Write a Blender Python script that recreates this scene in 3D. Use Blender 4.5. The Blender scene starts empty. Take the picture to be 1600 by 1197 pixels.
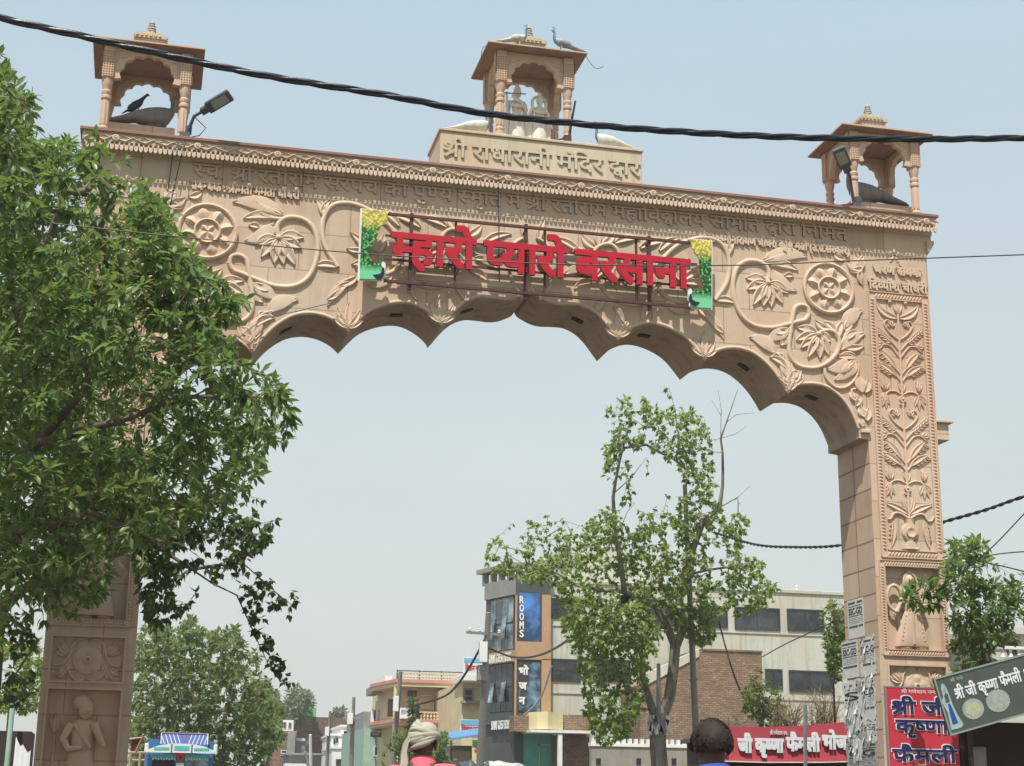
import bpy, bmesh, math, random
import numpy as np
from mathutils import Vector, Matrix
from mathutils.geometry import tessellate_polygon
scn = bpy.context.scene
COL = scn.collection
RAD = math.radians
PI = math.pi

# ------------------------------------------------------------------ camera
F_PX, PITCH, ROLL, YAW = 2436.3, .2673, .0124, .2281
CAMP = Vector((-5.5471, -22.6385, 1.25))
FW = Vector((math.sin(YAW)*math.cos(PITCH), math.cos(YAW)*math.cos(PITCH), math.sin(PITCH)))
RT0 = Vector((math.cos(YAW), -math.sin(YAW), 0)); UP0 = RT0.cross(FW)
RT = RT0*math.cos(ROLL) + UP0*math.sin(ROLL); UPV = UP0*math.cos(ROLL) - RT0*math.sin(ROLL)
cd = bpy.data.cameras.new('camera'); cam = bpy.data.objects.new('camera', cd); COL.objects.link(cam)
cd.sensor_width = 36; cd.lens = F_PX/1600*36; cd.clip_start = .1; cd.clip_end = 6000
cam.matrix_world = Matrix(((RT.x, UPV.x, -FW.x, CAMP.x), (RT.y, UPV.y, -FW.y, CAMP.y), (RT.z, UPV.z, -FW.z, CAMP.z), (0, 0, 0, 1)))
scn.camera = cam

# ------------------------------------------------------------------ light
SUN_D = Vector((.52, 1.0, -2.2)).normalized()          # the way the sunlight travels
elev = math.asin(-SUN_D.z)
wd = bpy.data.worlds.new('World'); scn.world = wd; wd.use_nodes = True
nt = wd.node_tree; bg = nt.nodes['Background']
sky = nt.nodes.new('ShaderNodeTexSky'); sky.sky_type = 'NISHITA'; sky.sun_disc = False
sky.sun_elevation = elev; sky.sun_rotation = math.atan2(-SUN_D.x, -SUN_D.y)
sky.air_density = 1.3; sky.dust_density = 4.5; sky.ozone_density = 1.0; sky.altitude = 200
tcw = nt.nodes.new('ShaderNodeTexCoord'); sepw = nt.nodes.new('ShaderNodeSeparateXYZ'); rmp = nt.nodes.new('ShaderNodeValToRGB')
nt.links.new(tcw.outputs['Generated'], sepw.inputs[0]); nt.links.new(sepw.outputs['Z'], rmp.inputs[0])
for i_, (p_, c_) in enumerate(((0, (6.0, 6.15, 5.8)), (.22, (5.7, 6.25, 6.2)), (.5, (4.5, 5.75, 6.6)), (1, (2.9, 4.2, 5.8)))):   # dusty summer haze over the blue
    if i_ > 1: rmp.color_ramp.elements.new(p_)
    e_ = rmp.color_ramp.elements[i_]; e_.position = p_; e_.color = (*[x/7 for x in c_], 1)
rmp.color_ramp.elements[-1].position = 1
sc5 = nt.nodes.new('ShaderNodeVectorMath'); sc5.operation = 'SCALE'; sc5.inputs['Scale'].default_value = 7
nt.links.new(rmp.outputs[0], sc5.inputs[0])
nz_ = nt.nodes.new('ShaderNodeTexNoise'); nz_.inputs['Scale'].default_value = 2.2; nz_.inputs['Detail'].default_value = 6; mp_ = nt.nodes.new('ShaderNodeMapping'); mp_.inputs['Scale'].default_value = (1, 1, 3.5)
nt.links.new(tcw.outputs['Generated'], mp_.inputs[0]); nt.links.new(mp_.outputs[0], nz_.inputs['Vector'])
mr_ = nt.nodes.new('ShaderNodeMapRange'); mr_.inputs['From Min'].default_value = .3; mr_.inputs['From Max'].default_value = .7; mr_.inputs['To Min'].default_value = 6.85; mr_.inputs['To Max'].default_value = 7.3
nt.links.new(nz_.outputs['Fac'], mr_.inputs[0]); nt.links.new(mr_.outputs[0], sc5.inputs['Scale'])
mixw = nt.nodes.new('ShaderNodeMix'); mixw.data_type = 'RGBA'; mixw.inputs['Factor'].default_value = .82
nt.links.new(sky.outputs[0], mixw.inputs['A']); nt.links.new(sc5.outputs[0], mixw.inputs['B']); nt.links.new(mixw.outputs['Result'], bg.inputs['Color'])
bg.inputs['Strength'].default_value = .1
sl = bpy.data.lights.new('sun', 'SUN'); sl.energy = 4.9; sl.angle = RAD(.6); sl.color = (1, .955, .88)
sun = bpy.data.objects.new('sun', sl); COL.objects.link(sun); sun.location = (-20, -40, 60)
sun.rotation_euler = SUN_D.to_track_quat('-Z', 'Y').to_euler()
vs = scn.view_settings; vs.view_transform = 'Standard'; vs.look = 'None'; vs.gamma = 1; vs.exposure = .32
scn.cycles.use_denoising = True
scn.cycles.max_bounces = 6; scn.cycles.diffuse_bounces = 3; scn.cycles.transparent_max_bounces = 6; scn.cycles.caustics_reflective = False

# ------------------------------------------------------------------ helpers
def at(px, py, Y):                                     # photo pixel -> point on the plane y = Y
    d = FW*F_PX + RT*(px-800) - UPV*(py-598.5)
    return CAMP + d*((Y-CAMP.y)/d.y)
def atd(px, py, D):                                    # photo pixel -> point at axial distance D
    d = FW + RT*((px-800)/F_PX) - UPV*((py-598.5)/F_PX)
    return CAMP + d*D
def atx(px, py, X):
    d = FW*F_PX + RT*(px-800) - UPV*(py-598.5)
    return CAMP + d*((X-CAMP.x)/d.x)
def V(*a): return Vector(a)

class MB:
    def __init__(s): s.v = []; s.f = []; s.m = []
    def add(s, vs, fs, mi=0):
        n = len(s.v); s.v += [tuple(v) for v in vs]; s.f += [tuple(i+n for i in f) for f in fs]; s.m += [mi]*len(fs); return s
    def box(s, c, d, rot=None, mi=0):
        hx, hy, hz = d[0]/2, d[1]/2, d[2]/2; c = Vector(c)
        p = [Vector((x, y, z)) for z in (-hz, hz) for y in (-hy, hy) for x in (-hx, hx)]
        if rot is not None: p = [rot @ q for q in p]
        return s.add([c+q for q in p], [(0, 2, 3, 1), (4, 5, 7, 6), (0, 1, 5, 4), (1, 3, 7, 5), (3, 2, 6, 7), (2, 0, 4, 6)], mi)
    def bx(s, x0, x1, y0, y1, z0, z1, mi=0): return s.box(((x0+x1)/2, (y0+y1)/2, (z0+z1)/2), (x1-x0, y1-y0, z1-z0), None, mi)
    def ring(s, rings, closed=True, cap=True, mi=0):   # loft of rings (lists of equal length)
        n = len(rings[0]); vs = [p for r in rings for p in r]; fs = []
        for k in range(len(rings)-1):
            for i in range(n if closed else n-1):
                j = (i+1) % n; fs.append((k*n+i, k*n+j, (k+1)*n+j, (k+1)*n+i))
        if cap: fs += [tuple(range(n-1, -1, -1)), tuple((len(rings)-1)*n+i for i in range(n))]
        return s.add(vs, fs, mi)
    def tube(s, pts, r, n=8, mi=0, cap=True):
        pts = [Vector(p) for p in pts]; L = len(pts); rr = r if isinstance(r, (list, tuple)) else [r]*L
        rings = []; u = None
        for i, p in enumerate(pts):
            t = (pts[min(i+1, L-1)]-pts[max(i-1, 0)]).normalized()
            if u is None:
                u = t.orthogonal().normalized()
            u = (u - t*u.dot(t)); u = u.normalized() if u.length > 1e-6 else t.orthogonal().normalized()
            w = t.cross(u)
            rings.append([p + (u*math.cos(2*PI*k/n) + w*math.sin(2*PI*k/n))*rr[i] for k in range(n)])
        return s.ring(rings, True, cap, mi)
    def cyl(s, a, b, r0, r1=None, n=12, mi=0): return s.tube([a, b], [r0, r0 if r1 is None else r1], n, mi)
    def lathe(s, c, prof, n=14, mi=0, sq=1.0):         # prof: (r, z)
        return s.ring([[Vector((c[0]+r*math.cos(2*PI*k/n), c[1]+sq*r*math.sin(2*PI*k/n), c[2]+z)) for k in range(n)] for r, z in prof], True, True, mi)
    def ell(s, c, r, n=12, m=8, rot=None, mi=0):
        c = Vector(c); rings = []
        for j in range(m+1):
            a = -PI/2 + PI*(j/m)*.998 + .001
            ring_ = [Vector((r[0]*math.cos(a)*math.cos(2*PI*k/n), r[1]*math.cos(a)*math.sin(2*PI*k/n), r[2]*math.sin(a))) for k in range(n)]
            rings.append([c + (rot @ q if rot is not None else q) for q in ring_])
        return s.ring(rings, True, True, mi)
    def prism(s, poly, y0, y1, mi=0, axis='y'):         # polygon in x,z extruded along y (or x,y along z)
        mk = (lambda p, t: Vector((p[0], t, p[1]))) if axis == 'y' else ((lambda p, t: Vector((p[0], p[1], t))) if axis == 'z' else (lambda p, t: Vector((t, p[0], p[1]))))
        n = len(poly); a = [mk(p, y0) for p in poly]; b = [mk(p, y1) for p in poly]
        tris = tessellate_polygon([[Vector((p[0], p[1], 0)) for p in poly]])
        fs = [(i, (i+1) % n, n+(i+1) % n, n+i) for i in range(n)]
        fs += [tuple(t) for t in tris] + [tuple(n+i for i in reversed(t)) for t in tris]
        return s.add(a+b, fs, mi)
    def merge(s, o, M=None, mi=None):
        n = len(s.v); s.v += [tuple(M @ Vector(v)) if M is not None else v for v in o.v]
        s.f += [tuple(i+n for i in f) for f in o.f]; s.m += (o.m if mi is None else [mi]*len(o.m)); return s
    def build(s, name, mat, parent=None, smooth=None, bevel=0, weld=False):
        me = bpy.data.meshes.new(name); off = world_loc(parent) if parent else V(0, 0, 0)
        me.from_pydata([(v[0]-off.x, v[1]-off.y, v[2]-off.z) for v in s.v], [], s.f)
        mats = mat if isinstance(mat, (list, tuple)) else [mat]
        for m_ in mats: me.materials.append(m_)
        if len(mats) > 1: me.polygons.foreach_set('material_index', s.m)
        bm = bmesh.new(); bm.from_mesh(me)
        if weld: bmesh.ops.remove_doubles(bm, verts=bm.verts, dist=1e-4)
        bmesh.ops.recalc_face_normals(bm, faces=bm.faces)
        if bevel:
            ed = [e for e in bm.edges if len(e.link_faces) == 2 and e.calc_face_angle(0) > .7]
            bmesh.ops.bevel(bm, geom=ed, offset=bevel, segments=1, affect='EDGES', clamp_overlap=True)
        bm.to_mesh(me); bm.free()
        if smooth:
            me.polygons.foreach_set('use_smooth', [True]*len(me.polygons)); me.set_sharp_from_angle(angle=RAD(smooth))
        me.update(); o = bpy.data.objects.new(name, me); COL.objects.link(o)
        if parent: o.parent = parent
        return o
def world_loc(o):
    p = Vector(o.location)
    while o.parent: o = o.parent; p += Vector(o.location)
    return p
def tag(o, label=None, cat=None, group=None, kind=None):
    if label: o['label'] = label
    if cat: o['category'] = cat
    if group: o['group'] = group
    if kind: o['kind'] = kind
    return o
def thing(name, label, cat, loc=(0, 0, 0), group=None):
    o = bpy.data.objects.new(name, None); COL.objects.link(o); o.location = loc; o.empty_display_size = .2
    return tag(o, label, cat, group)
def copy_tree(o, parent=None):
    c = o.copy(); COL.objects.link(c)
    if parent: c.parent = parent
    for ch in list(o.children): copy_tree(ch, c)
    return c
def structure(o): o['kind'] = 'structure'; return o

# ------------------------------------------------------------------ materials
class N:
    def __init__(s, name):
        s.m = bpy.data.materials.new(name); s.m.use_nodes = True; s.t = s.m.node_tree; s.b = s.t.nodes['Principled BSDF']
        s.co = None
    def n(s, typ, **k):
        x = s.t.nodes.new('ShaderNode'+typ)
        for a, v in k.items():
            if a.startswith('i_'): x.inputs[a[2:].replace('_', ' ')].default_value = v
            else: setattr(x, a, v)
        return x
    def l(s, a, b): s.t.links.new(a, b)
    def obj(s):
        if s.co is None: s.co = s.n('TexCoord').outputs['Object']
        return s.co
    def map(s, scale=(1, 1, 1), rot=(0, 0, 0), loc=(0, 0, 0)):
        m = s.n('Mapping'); m.inputs['Scale'].default_value = scale; m.inputs['Rotation'].default_value = rot; m.inputs['Location'].default_value = loc
        s.l(s.obj(), m.inputs[0]); return m.outputs[0]
    def noise(s, scale, detail=4, rough=.6, vec=None, dist=0):
        x = s.n('TexNoise'); x.inputs['Scale'].default_value = scale; x.inputs['Detail'].default_value = detail; x.inputs['Roughness'].default_value = rough; x.inputs['Distortion'].default_value = dist
        s.l(vec if vec is not None else s.obj(), x.inputs['Vector']); return x.outputs['Fac']
    def ramp(s, fac, stops, mode='LINEAR'):
        r = s.n('ValToRGB'); r.color_ramp.interpolation = mode; e = r.color_ramp.elements
        while len(e) < len(stops): e.new(.5)
        for i, (p, c) in enumerate(stops):
            e[i].position = p; e[i].color = (*c, 1) if isinstance(c, (tuple, list)) else (c, c, c, 1)
        s.l(fac, r.inputs[0]); return r.outputs[0]
    def mix(s, a, b, fac, blend='MIX'):
        x = s.n('Mix', data_type='RGBA', blend_type=blend)
        for sock, val in (('A', a), ('B', b)):
            if hasattr(val, 'is_linked') or isinstance(val, bpy.types.NodeSocket): s.l(val, x.inputs[sock])
            else: x.inputs[sock].default_value = (*val, 1)
        if isinstance(fac, bpy.types.NodeSocket): s.l(fac, x.inputs['Factor'])
        else: x.inputs['Factor'].default_value = fac
        return x.outputs['Result']
    def col(s, c):
        if isinstance(c, bpy.types.NodeSocket): s.l(c, s.b.inputs['Base Color'])
        else: s.b.inputs['Base Color'].default_value = (*c, 1)
        return s
    def rough(s, r, spec=.3, metal=0):
        s.b.inputs['Roughness'].default_value = r; s.b.inputs['Specular IOR Level'].default_value = spec; s.b.inputs['Metallic'].default_value = metal; return s
    def bump(s, h, strength=.3, dist=.01):
        b = s.n('Bump'); b.inputs['Strength'].default_value = strength; b.inputs['Distance'].default_value = dist
        s.l(h, b.inputs['Height']); s.l(b.outputs[0], s.b.inputs['Normal']); return s
def var(c, k): return tuple(min(1, x*k) for x in c)
def painted(name, c, rough=.55, dirt=.35, scale=3, spec=.3, metal=0, bump=.15):
    """paint, plaster, cloth or metal of one colour with soft wear and grime"""
    q = N(name); a = q.noise(scale, 5, .65); b = q.noise(scale*6, 3, .6, q.map((1, 1, .25)))
    c1 = q.mix(var(c, 1-.5*dirt), var(c, 1+.15*dirt), q.ramp(a, [(.3, 0.), (.7, 1.)]))
    c2 = q.mix(c1, var(c, 1-dirt*.8), q.ramp(b, [(.52, 0.), (.75, dirt)]))
    q.col(c2).rough(rough, spec, metal)
    if bump: q.bump(q.noise(scale*14, 4, .6), bump, .01)
    return q.m
def stone_mat(name, c, joints=None, stain=.3, axis='xz'):
    q = N(name)
    a = q.noise(.55, 5, .6); b = q.noise(5, 5, .7); st = q.noise(2.2, 4, .65, q.map((2.2, 2.2, .16)))
    pink = (c[0]*.97, c[1]*.88, c[2]*.84); pale = (min(1, c[0]*1.07), min(1, c[1]*1.12), min(1, c[2]*1.15))
    k = q.mix(pink, c, q.ramp(a, [(.35, 0.), (.55, 1.)])); k = q.mix(k, pale, q.ramp(a, [(.55, 0.), (.75, .8)]))
    k = q.mix(k, var(c, .74), q.ramp(b, [(.5, 0.), (.8, .35)]))
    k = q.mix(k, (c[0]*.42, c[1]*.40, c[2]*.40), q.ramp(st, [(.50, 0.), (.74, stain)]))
    spk = q.noise(38, 2, .5); k = q.mix(k, var(c, .6), q.ramp(spk, [(.66, 0.), (.72, .35)]))
    h = q.noise(30, 5, .7)
    if joints:
        br = q.n('TexBrick'); br.offset = joints[2]; br.inputs['Scale'].default_value = 1; br.inputs['Brick Width'].default_value = joints[0]; br.inputs['Row Height'].default_value = joints[1]
        br.inputs['Mortar Size'].default_value = joints[3]; br.inputs['Mortar Smooth'].default_value = .2; br.inputs['Color1'].default_value = (1, 1, 1, 1); br.inputs['Color2'].default_value = (.82, .79, .77, 1); br.inputs['Mortar'].default_value = (.45, .42, .4, 1)
        sp_ = q.n('SeparateXYZ'); q.l(q.obj(), sp_.inputs[0]); cb_ = q.n('CombineXYZ'); q.l(sp_.outputs[0 if axis == 'xz' else 1], cb_.inputs[0]); q.l(sp_.outputs[2], cb_.inputs[1]); q.l(cb_.outputs[0], br.inputs['Vector'])
        k = q.mix(k, br.outputs['Color'], joints[4], 'MULTIPLY')
    q.col(k).rough(.88, .2).bump(h, .35, .008); return q.m
def brick_mat(name, c, w=.24, h=.075, mortar=(.30, .27, .24), axis='xz', ms=.012):
    q = N(name); br = q.n('TexBrick'); br.inputs['Scale'].default_value = 1; br.inputs['Brick Width'].default_value = w; br.inputs['Row Height'].default_value = h; br.inputs['Mortar Size'].default_value = ms
    br.inputs['Color1'].default_value = (*var(c, 1.25), 1); br.inputs['Color2'].default_value = (*var(c, .7), 1); br.inputs['Mortar'].default_value = (*mortar, 1)
    ge = q.n('NewGeometry'); 
    cx = q.n('SeparateXYZ'); q.l(q.obj(), cx.inputs[0])
    ad = q.n('Math', operation='ADD'); q.l(cx.outputs[0], ad.inputs[0]); q.l(cx.outputs[1], ad.inputs[1])
    cb = q.n('CombineXYZ'); q.l(ad.outputs[0], cb.inputs[0]); q.l(cx.outputs[2], cb.inputs[1])
    nz = q.n('TexNoise'); nz.inputs['Scale'].default_value = 2.6; nz.inputs['Detail'].default_value = 4; q.l(q.obj(), nz.inputs['Vector'])
    sv = q.n('VectorMath', operation='SCALE'); sv.inputs['Scale'].default_value = h*1.6; q.l(nz.outputs['Color'], sv.inputs[0]); av = q.n('VectorMath', operation='ADD'); q.l(cb.outputs[0], av.inputs[0]); q.l(sv.outputs[0], av.inputs[1]); q.l(av.outputs[0], br.inputs['Vector'])
    k = q.mix(br.outputs['Color'], var(c, .55), q.ramp(q.noise(1.3, 5, .7), [(.45, 0.), (.75, .7)]))
    k = q.mix(k, (.45, .40, .34), q.ramp(q.noise(3.1, 4, .7), [(.58, 0.), (.8, .5)]))
    q.col(k).rough(.9, .2).bump(br.outputs['Fac'], -.6, .02); return q.m
def leaf_mat(name, cols, trans=.35, gloss=.35):
    q = N(name); g = q.n('NewGeometry'); rnd = g.outputs['Random Per Island']
    k = q.ramp(rnd, [(i/(len(cols)-1), c) for i, c in enumerate(cols)])
    k = q.mix(k, var(cols[0], .6), q.ramp(q.noise(.9, 3), [(.45, 0.), (.7, .5)]))
    q.col(k).rough(gloss, .35)
    tr = q.n('BsdfTranslucent'); tc = q.mix(k, (.40, .55, .08), .45); q.l(tc, tr.inputs['Color'])
    mx = q.n('MixShader'); mx.inputs[0].default_value = trans; q.l(q.b.outputs[0], mx.inputs[1]); q.l(tr.outputs[0], mx.inputs[2])
    q.l(mx.outputs[0], q.t.nodes['Material Output'].inputs['Surface']); return q.m
def bark_mat(name, c):
    q = N(name); a = q.noise(9, 5, .7, q.map((1, 1, .2))); b = q.noise(2, 3)
    k = q.mix(var(c, .55), var(c, 1.3), q.ramp(a, [(.35, 0.), (.65, 1.)])); k = q.mix(k, var(c, .6), q.ramp(b, [(.5, 0.), (.8, .6)]))
    q.col(k).rough(.9, .15).bump(a, .8, .02); return q.m
def glass_mat(name, c, rough=.12):
    q = N(name); k = q.mix(var(c, .6), var(c, 4.0), q.ramp(q.noise(.8, 4, .65), [(.45, 0.), (.75, 1.)])); q.col(k).rough(rough, .6); return q.m  # lighter patches painted into the pane colour as reflections

SC = (.575, .453, .335)
M = dict(
    stone=stone_mat('sandstone_face', SC, (1.22, .61, .37, .009, .75)),
    pier=stone_mat('sandstone_pier', (.57, .435, .325), (4.0, .42, 0, .016, 1.0), axis='yz'),
    soffit=stone_mat('sandstone_soffit_painted_shade', (.43, .335, .25), None, .7),  # shade under the arch put into a darker stone colour and heavier streaks
    carve=stone_mat('sandstone_carved', (.595, .465, .347), None, .18),
    pink=stone_mat('sandstone_pink', (.57, .425, .315), None, .25),
    red=stone_mat('red_sandstone', (.27, .15, .12), None, .3),
    yellow=stone_mat('yellow_sandstone', (.53, .46, .335), None, .3),
    greystone=stone_mat('weathered_grey_stone', (.22, .22, .21), None, .5),
    marble=stone_mat('grey_white_marble', (.78, .75, .68), None, .45),
    rust=painted('rusty_brown_iron', (.10, .038, .030), .6, .5, 8),
    letter_red=painted('red_acrylic', (.44, .008, .026), .45, .1, 2, .3, 0, 0),
    cable=painted('black_cable', (.012, .015, .021), .32, .3, 5, .5),
    wire=painted('dark_wire', (.02, .02, .022), .5, .2, 5),
    steel=painted('grey_galvanised_steel', (.27, .27, .26), .5, .4, 3, .4, .3),
    lampgrey=painted('lamp_housing_grey', (.09, .10, .11), .45, .3, 6, .4, .3),
    lens=painted('lamp_lens', (.30, .32, .31), .25, .2, 6, .5),
    white=painted('white_paint', (.72, .72, .69), .6, .25, 2),
    black=painted('black_paint', (.012, .012, .013), .6, .2, 3),
    bark=bark_mat('bark_brown', (.16, .125, .09)), barkg=bark_mat('bark_grey', (.24, .22, .18)),
)
# ------------------------------------------------------------------ Devanagari lettering
_G = {}
def _raw(body):
    c = bpy.data.curves.new('t', 'FONT'); c.body = body; c.size = 1; c.resolution_u = 3; c.fill_mode = 'FRONT'
    o = bpy.data.objects.new('t', c); COL.objects.link(o)
    dg = bpy.context.evaluated_depsgraph_get(); me = bpy.data.meshes.new_from_object(o.evaluated_get(dg))
    vs = [(v.co.x, v.co.y) for v in me.vertices]; fs = [tuple(p.vertices) for p in me.polygons]
    bpy.data.objects.remove(o); bpy.data.curves.remove(c); bpy.data.meshes.remove(me)
    return vs, fs
def glyph(ch):
    if ch not in _G:
        if 'REF' not in _G: _G['REF'] = max(v[0] for v in _raw('|')[0])
        if ch == ' ': _G[ch] = ([], [], .24)
        else:
            vs, fs = _raw(ch); w = max(v[0] for v in _raw(ch+'|')[0]) - _G['REF']
            _G[ch] = (vs, fs, w)
    return _G[ch]
def half_clip(vs, fs, w):
    low = [v[0] for v in vs if v[1] < .12]; bar = max(low) if low else w
    cx = bar-.085
    bm = bmesh.new(); bv = [bm.verts.new((x, y, 0)) for x, y in vs]
    for f in fs:
        try: bm.faces.new([bv[i] for i in f])
        except ValueError: pass
    bmesh.ops.bisect_plane(bm, geom=bm.verts[:]+bm.edges[:]+bm.faces[:], plane_co=(cx, 0, 0), plane_no=(1, 0, 0), clear_outer=True)
    bm.verts.ensure_lookup_table(); bm.verts.index_update()
    o = ([(v.co.x, v.co.y) for v in bm.verts], [tuple(v.index for v in f.verts) for f in bm.faces], cx)
    bm.free(); return o
CONS = set(chr(c) for c in range(0x915, 0x93A)); VIR = '\u094d'; MATR = set('ािीुूृेैोौंँः')
HEAD, BASE = .622, 0.0
def shape(text):
    """-> list of (verts, faces) with pen applied, and total width; visual order, half forms, reph, rakar"""
    out = []; pen = 0.
    def put(g, dx=0, dy=0, sx=1, sy=1):
        out.append(([(pen+dx+x*sx, dy+y*sy) for x, y in g[0]], g[1]))
    def quad(a, b, t):
        d = Vector((b[0]-a[0], b[1]-a[1])).normalized(); n = Vector((-d.y, d.x))*t/2
        out.append(([(pen+a[0]+n.x, a[1]+n.y), (pen+a[0]-n.x, a[1]-n.y), (pen+b[0]-n.x, b[1]-n.y), (pen+b[0]+n.x, b[1]+n.y)], [(0, 1, 2, 3)]))
    i = 0; n = len(text)
    while i < n:
        ch = text[i]
        if ch not in CONS:
            g = glyph(ch); put(g); pen += g[2]; i += 1; continue
        cl = [ch]; i += 1
        while i+1 < n and text[i] == VIR and text[i+1] in CONS: cl.append(text[i+1]); i += 2
        mats = ''
        while i < n and text[i] in MATR: mats += text[i]; i += 1
        reph = len(cl) > 1 and cl[0] == 'र'
        if reph: cl = cl[1:]
        if 'ि' in mats:
            g = glyph('ि'); put(g); a = glyph('ा'); low = lambda q: max(v[0] for v in q[0] if v[1] < .12)
            pen += low(g)+a[2]-low(a); mats = mats.replace('ि', '')
        rakar = len(cl) > 1 and cl[-1] == 'र'
        if rakar: cl = cl[:-1]
        for k, c in enumerate(cl):
            last = k == len(cl)-1; g = glyph(c)
            if last:
                if rakar and c == 'श':
                    h = half_clip(*g); put(h, 0, .14, 1, .80); put(glyph('ा'), h[2]-.13)
                    quad((h[2]-.03, .33), (.10, .02), .075); pen += h[2]-.13+glyph('ा')[2]; continue
                put(g)
                if rakar:
                    low = max([v[0] for v in g[0] if v[1] < .12]); quad((low-.04, .26), (low-.30, .04), .075)
                pen += g[2]
            elif c == 'द':
                put(g, 0, .10, 1, .84); nx = glyph(cl[k+1]); cl[k+1] = cl[k+1]
                sc = .78
                out.append(([(pen+.17+x*sc*.9, -.14+y*sc*.8) for x, y in nx[0] if True], nx[1])); pen += .02
                pen += max(g[2], .17+nx[2]*sc*.9)-.02
                break
            else:
                h = half_clip(*g); put(h); pen += h[2]
        for mt in mats:
            g = glyph(mt); put(g); pen += g[2]
        if reph:
            for j in range(6):
                a0, a1 = PI*(1.0-j/6*.95), PI*(1.0-(j+1)/6*.95); cx, cy, rr = -.10, .70, .10
                quad((cx+rr*math.cos(a0), cy+rr*math.sin(a0)), (cx+rr*math.cos(a1), cy+rr*math.sin(a1)), .07)
    return out, pen
def text_mb(text, size, width=None, depth=.03, bold=0, shaper=True, mono=False):
    """raised lettering: local x right, z up, base line z=0, back at y=0, front at y=-depth; size = height from base line to head line"""
    gl, w = shape(text) if shaper else ([(_raw(text))], None)
    xs = [v[0] for g in gl for v in g[0]]; x0, x1 = min(xs), max(xs)
    s = size/HEAD; sx = (width/(x1-x0)) if width else s
    mb = MB(); offs = [(0, 0)] if not bold else [(bold*a, bold*c) for a in (-1, 0, 1) for c in (-1, 0, 1)]
    for gi, (vs, fs) in enumerate(gl):
        for k, (ox, oy) in enumerate(offs):
            d = depth + .0005*k + .00005*gi
            n = len(vs); P = [((x-x0)*sx+ox, y*s+oy) for x, y in vs]
            cnt = {}
            for f in fs:
                for a, b in zip(f, f[1:]+f[:1]): cnt[(a, b)] = 1
            bnd = [(a, b) for (a, b) in cnt if (b, a) not in cnt]
            mb.add([(x, -d, z) for x, z in P]+[(x, 0, z) for x, z in P], [f for f in fs]+[(a, b, n+b, n+a) for a, b in bnd])
    return mb
def frame_M(o, xdir, ydir=None, zdir=V(0, 0, 1)):
    x = Vector(xdir).normalized(); z = Vector(zdir); z = (z-x*z.dot(x)).normalized(); y = z.cross(x)
    return Matrix(((x.x, y.x, z.x, o[0]), (x.y, y.y, z.y, o[1]), (x.z, y.z, z.z, o[2]), (0, 0, 0, 1)))
def latin_mb(text, size, width=None, depth=.02, bold=0):
    vs, fs = _raw(text); xs = [v[0] for v in vs]; ys = [v[1] for v in vs]; x0, x1 = min(xs), max(xs); y0, y1 = min(ys), max(ys)
    s = size/(y1-y0); sx = width/(x1-x0) if width else s; mb = MB()
    offs = [(0, 0)] if not bold else [(0, 0)]+[(bold*math.cos(a), bold*math.sin(a)) for a in [k*PI/3 for k in range(6)]]
    cnt = {}
    for f in fs:
        for a, b in zip(f, f[1:]+f[:1]): cnt[(a, b)] = 1
    bnd = [(a, b) for (a, b) in cnt if (b, a) not in cnt]; n = len(vs)
    for k, (ox, oy) in enumerate(offs):
        d = depth+.0005*k
        mb.add([((x-x0)*sx+ox, -d, (y-y0)*s+oy) for x, y in vs]+[((x-x0)*sx+ox, 0, (y-y0)*s+oy) for x, y in vs], [f for f in fs]+[(a, b, n+b, n+a) for a, b in bnd])
    return mb
def inscribe(name, root, text, p0, p1, size, mat, depth=.025, bold=0, zdir=V(0, 0, 1), shaper=True):
    """p0, p1: world points of the head line's two ends (on the surface), size = head line to base line"""
    p0, p1 = Vector(p0), Vector(p1); mb = text_mb(text, size, (p1-p0).length, depth, bold) if shaper else latin_mb(text, size, (p1-p0).length, depth, bold)
    x = (p1-p0).normalized(); Mx = frame_M(p0, x, None, zdir); zz = Vector((Mx[0][2], Mx[1][2], Mx[2][2]))
    Mx.translation = p0 - zz*size
    o = MB().merge(mb, Mx).build(name, mat, root); return o
# ------------------------------------------------------------------ ground and road
def sheet(name, x0, x1, y0, y1, z, mat):
    mb = MB(); mb.add([(x0, y0, z), (x1, y0, z), (x1, y1, z), (x0, y1, z)], [(0, 1, 2, 3)]); return structure(mb.build(name, mat))
q = N('dusty_earth'); q.col(q.mix((.22, .18, .13), (.14, .115, .085), q.noise(.6, 6))).rough(.95, .1).bump(q.noise(20, 5), .5, .02); M['earth'] = q.m
q = N('asphalt'); q.col(q.mix((.055, .054, .052), (.12, .11, .10), q.ramp(q.noise(.8, 6), [(.4, 0.), (.75, 1.)]))).rough(.9, .2).bump(q.noise(90, 3), .4, .005); M['asphalt'] = q.m
sheet('ground', -2500, 2500, -400, 4000, 0, M['earth'])
sheet('road', -5.2, 5.2, -120, 400, .006, M['asphalt'])
m_ = MB()
for y in range(-60, 200, 6): m_.bx(-.06, .06, y, y+3, .008, .012)
structure(m_.build('road_marking', M['white']))
kb = MB()
for s in (-1, 1): kb.bx(min(s*5.2, s*5.4), max(s*5.2, s*5.4), -60, 200, 0, .13)
structure(kb.build('kerb', M['greystone'], bevel=.02))

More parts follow.
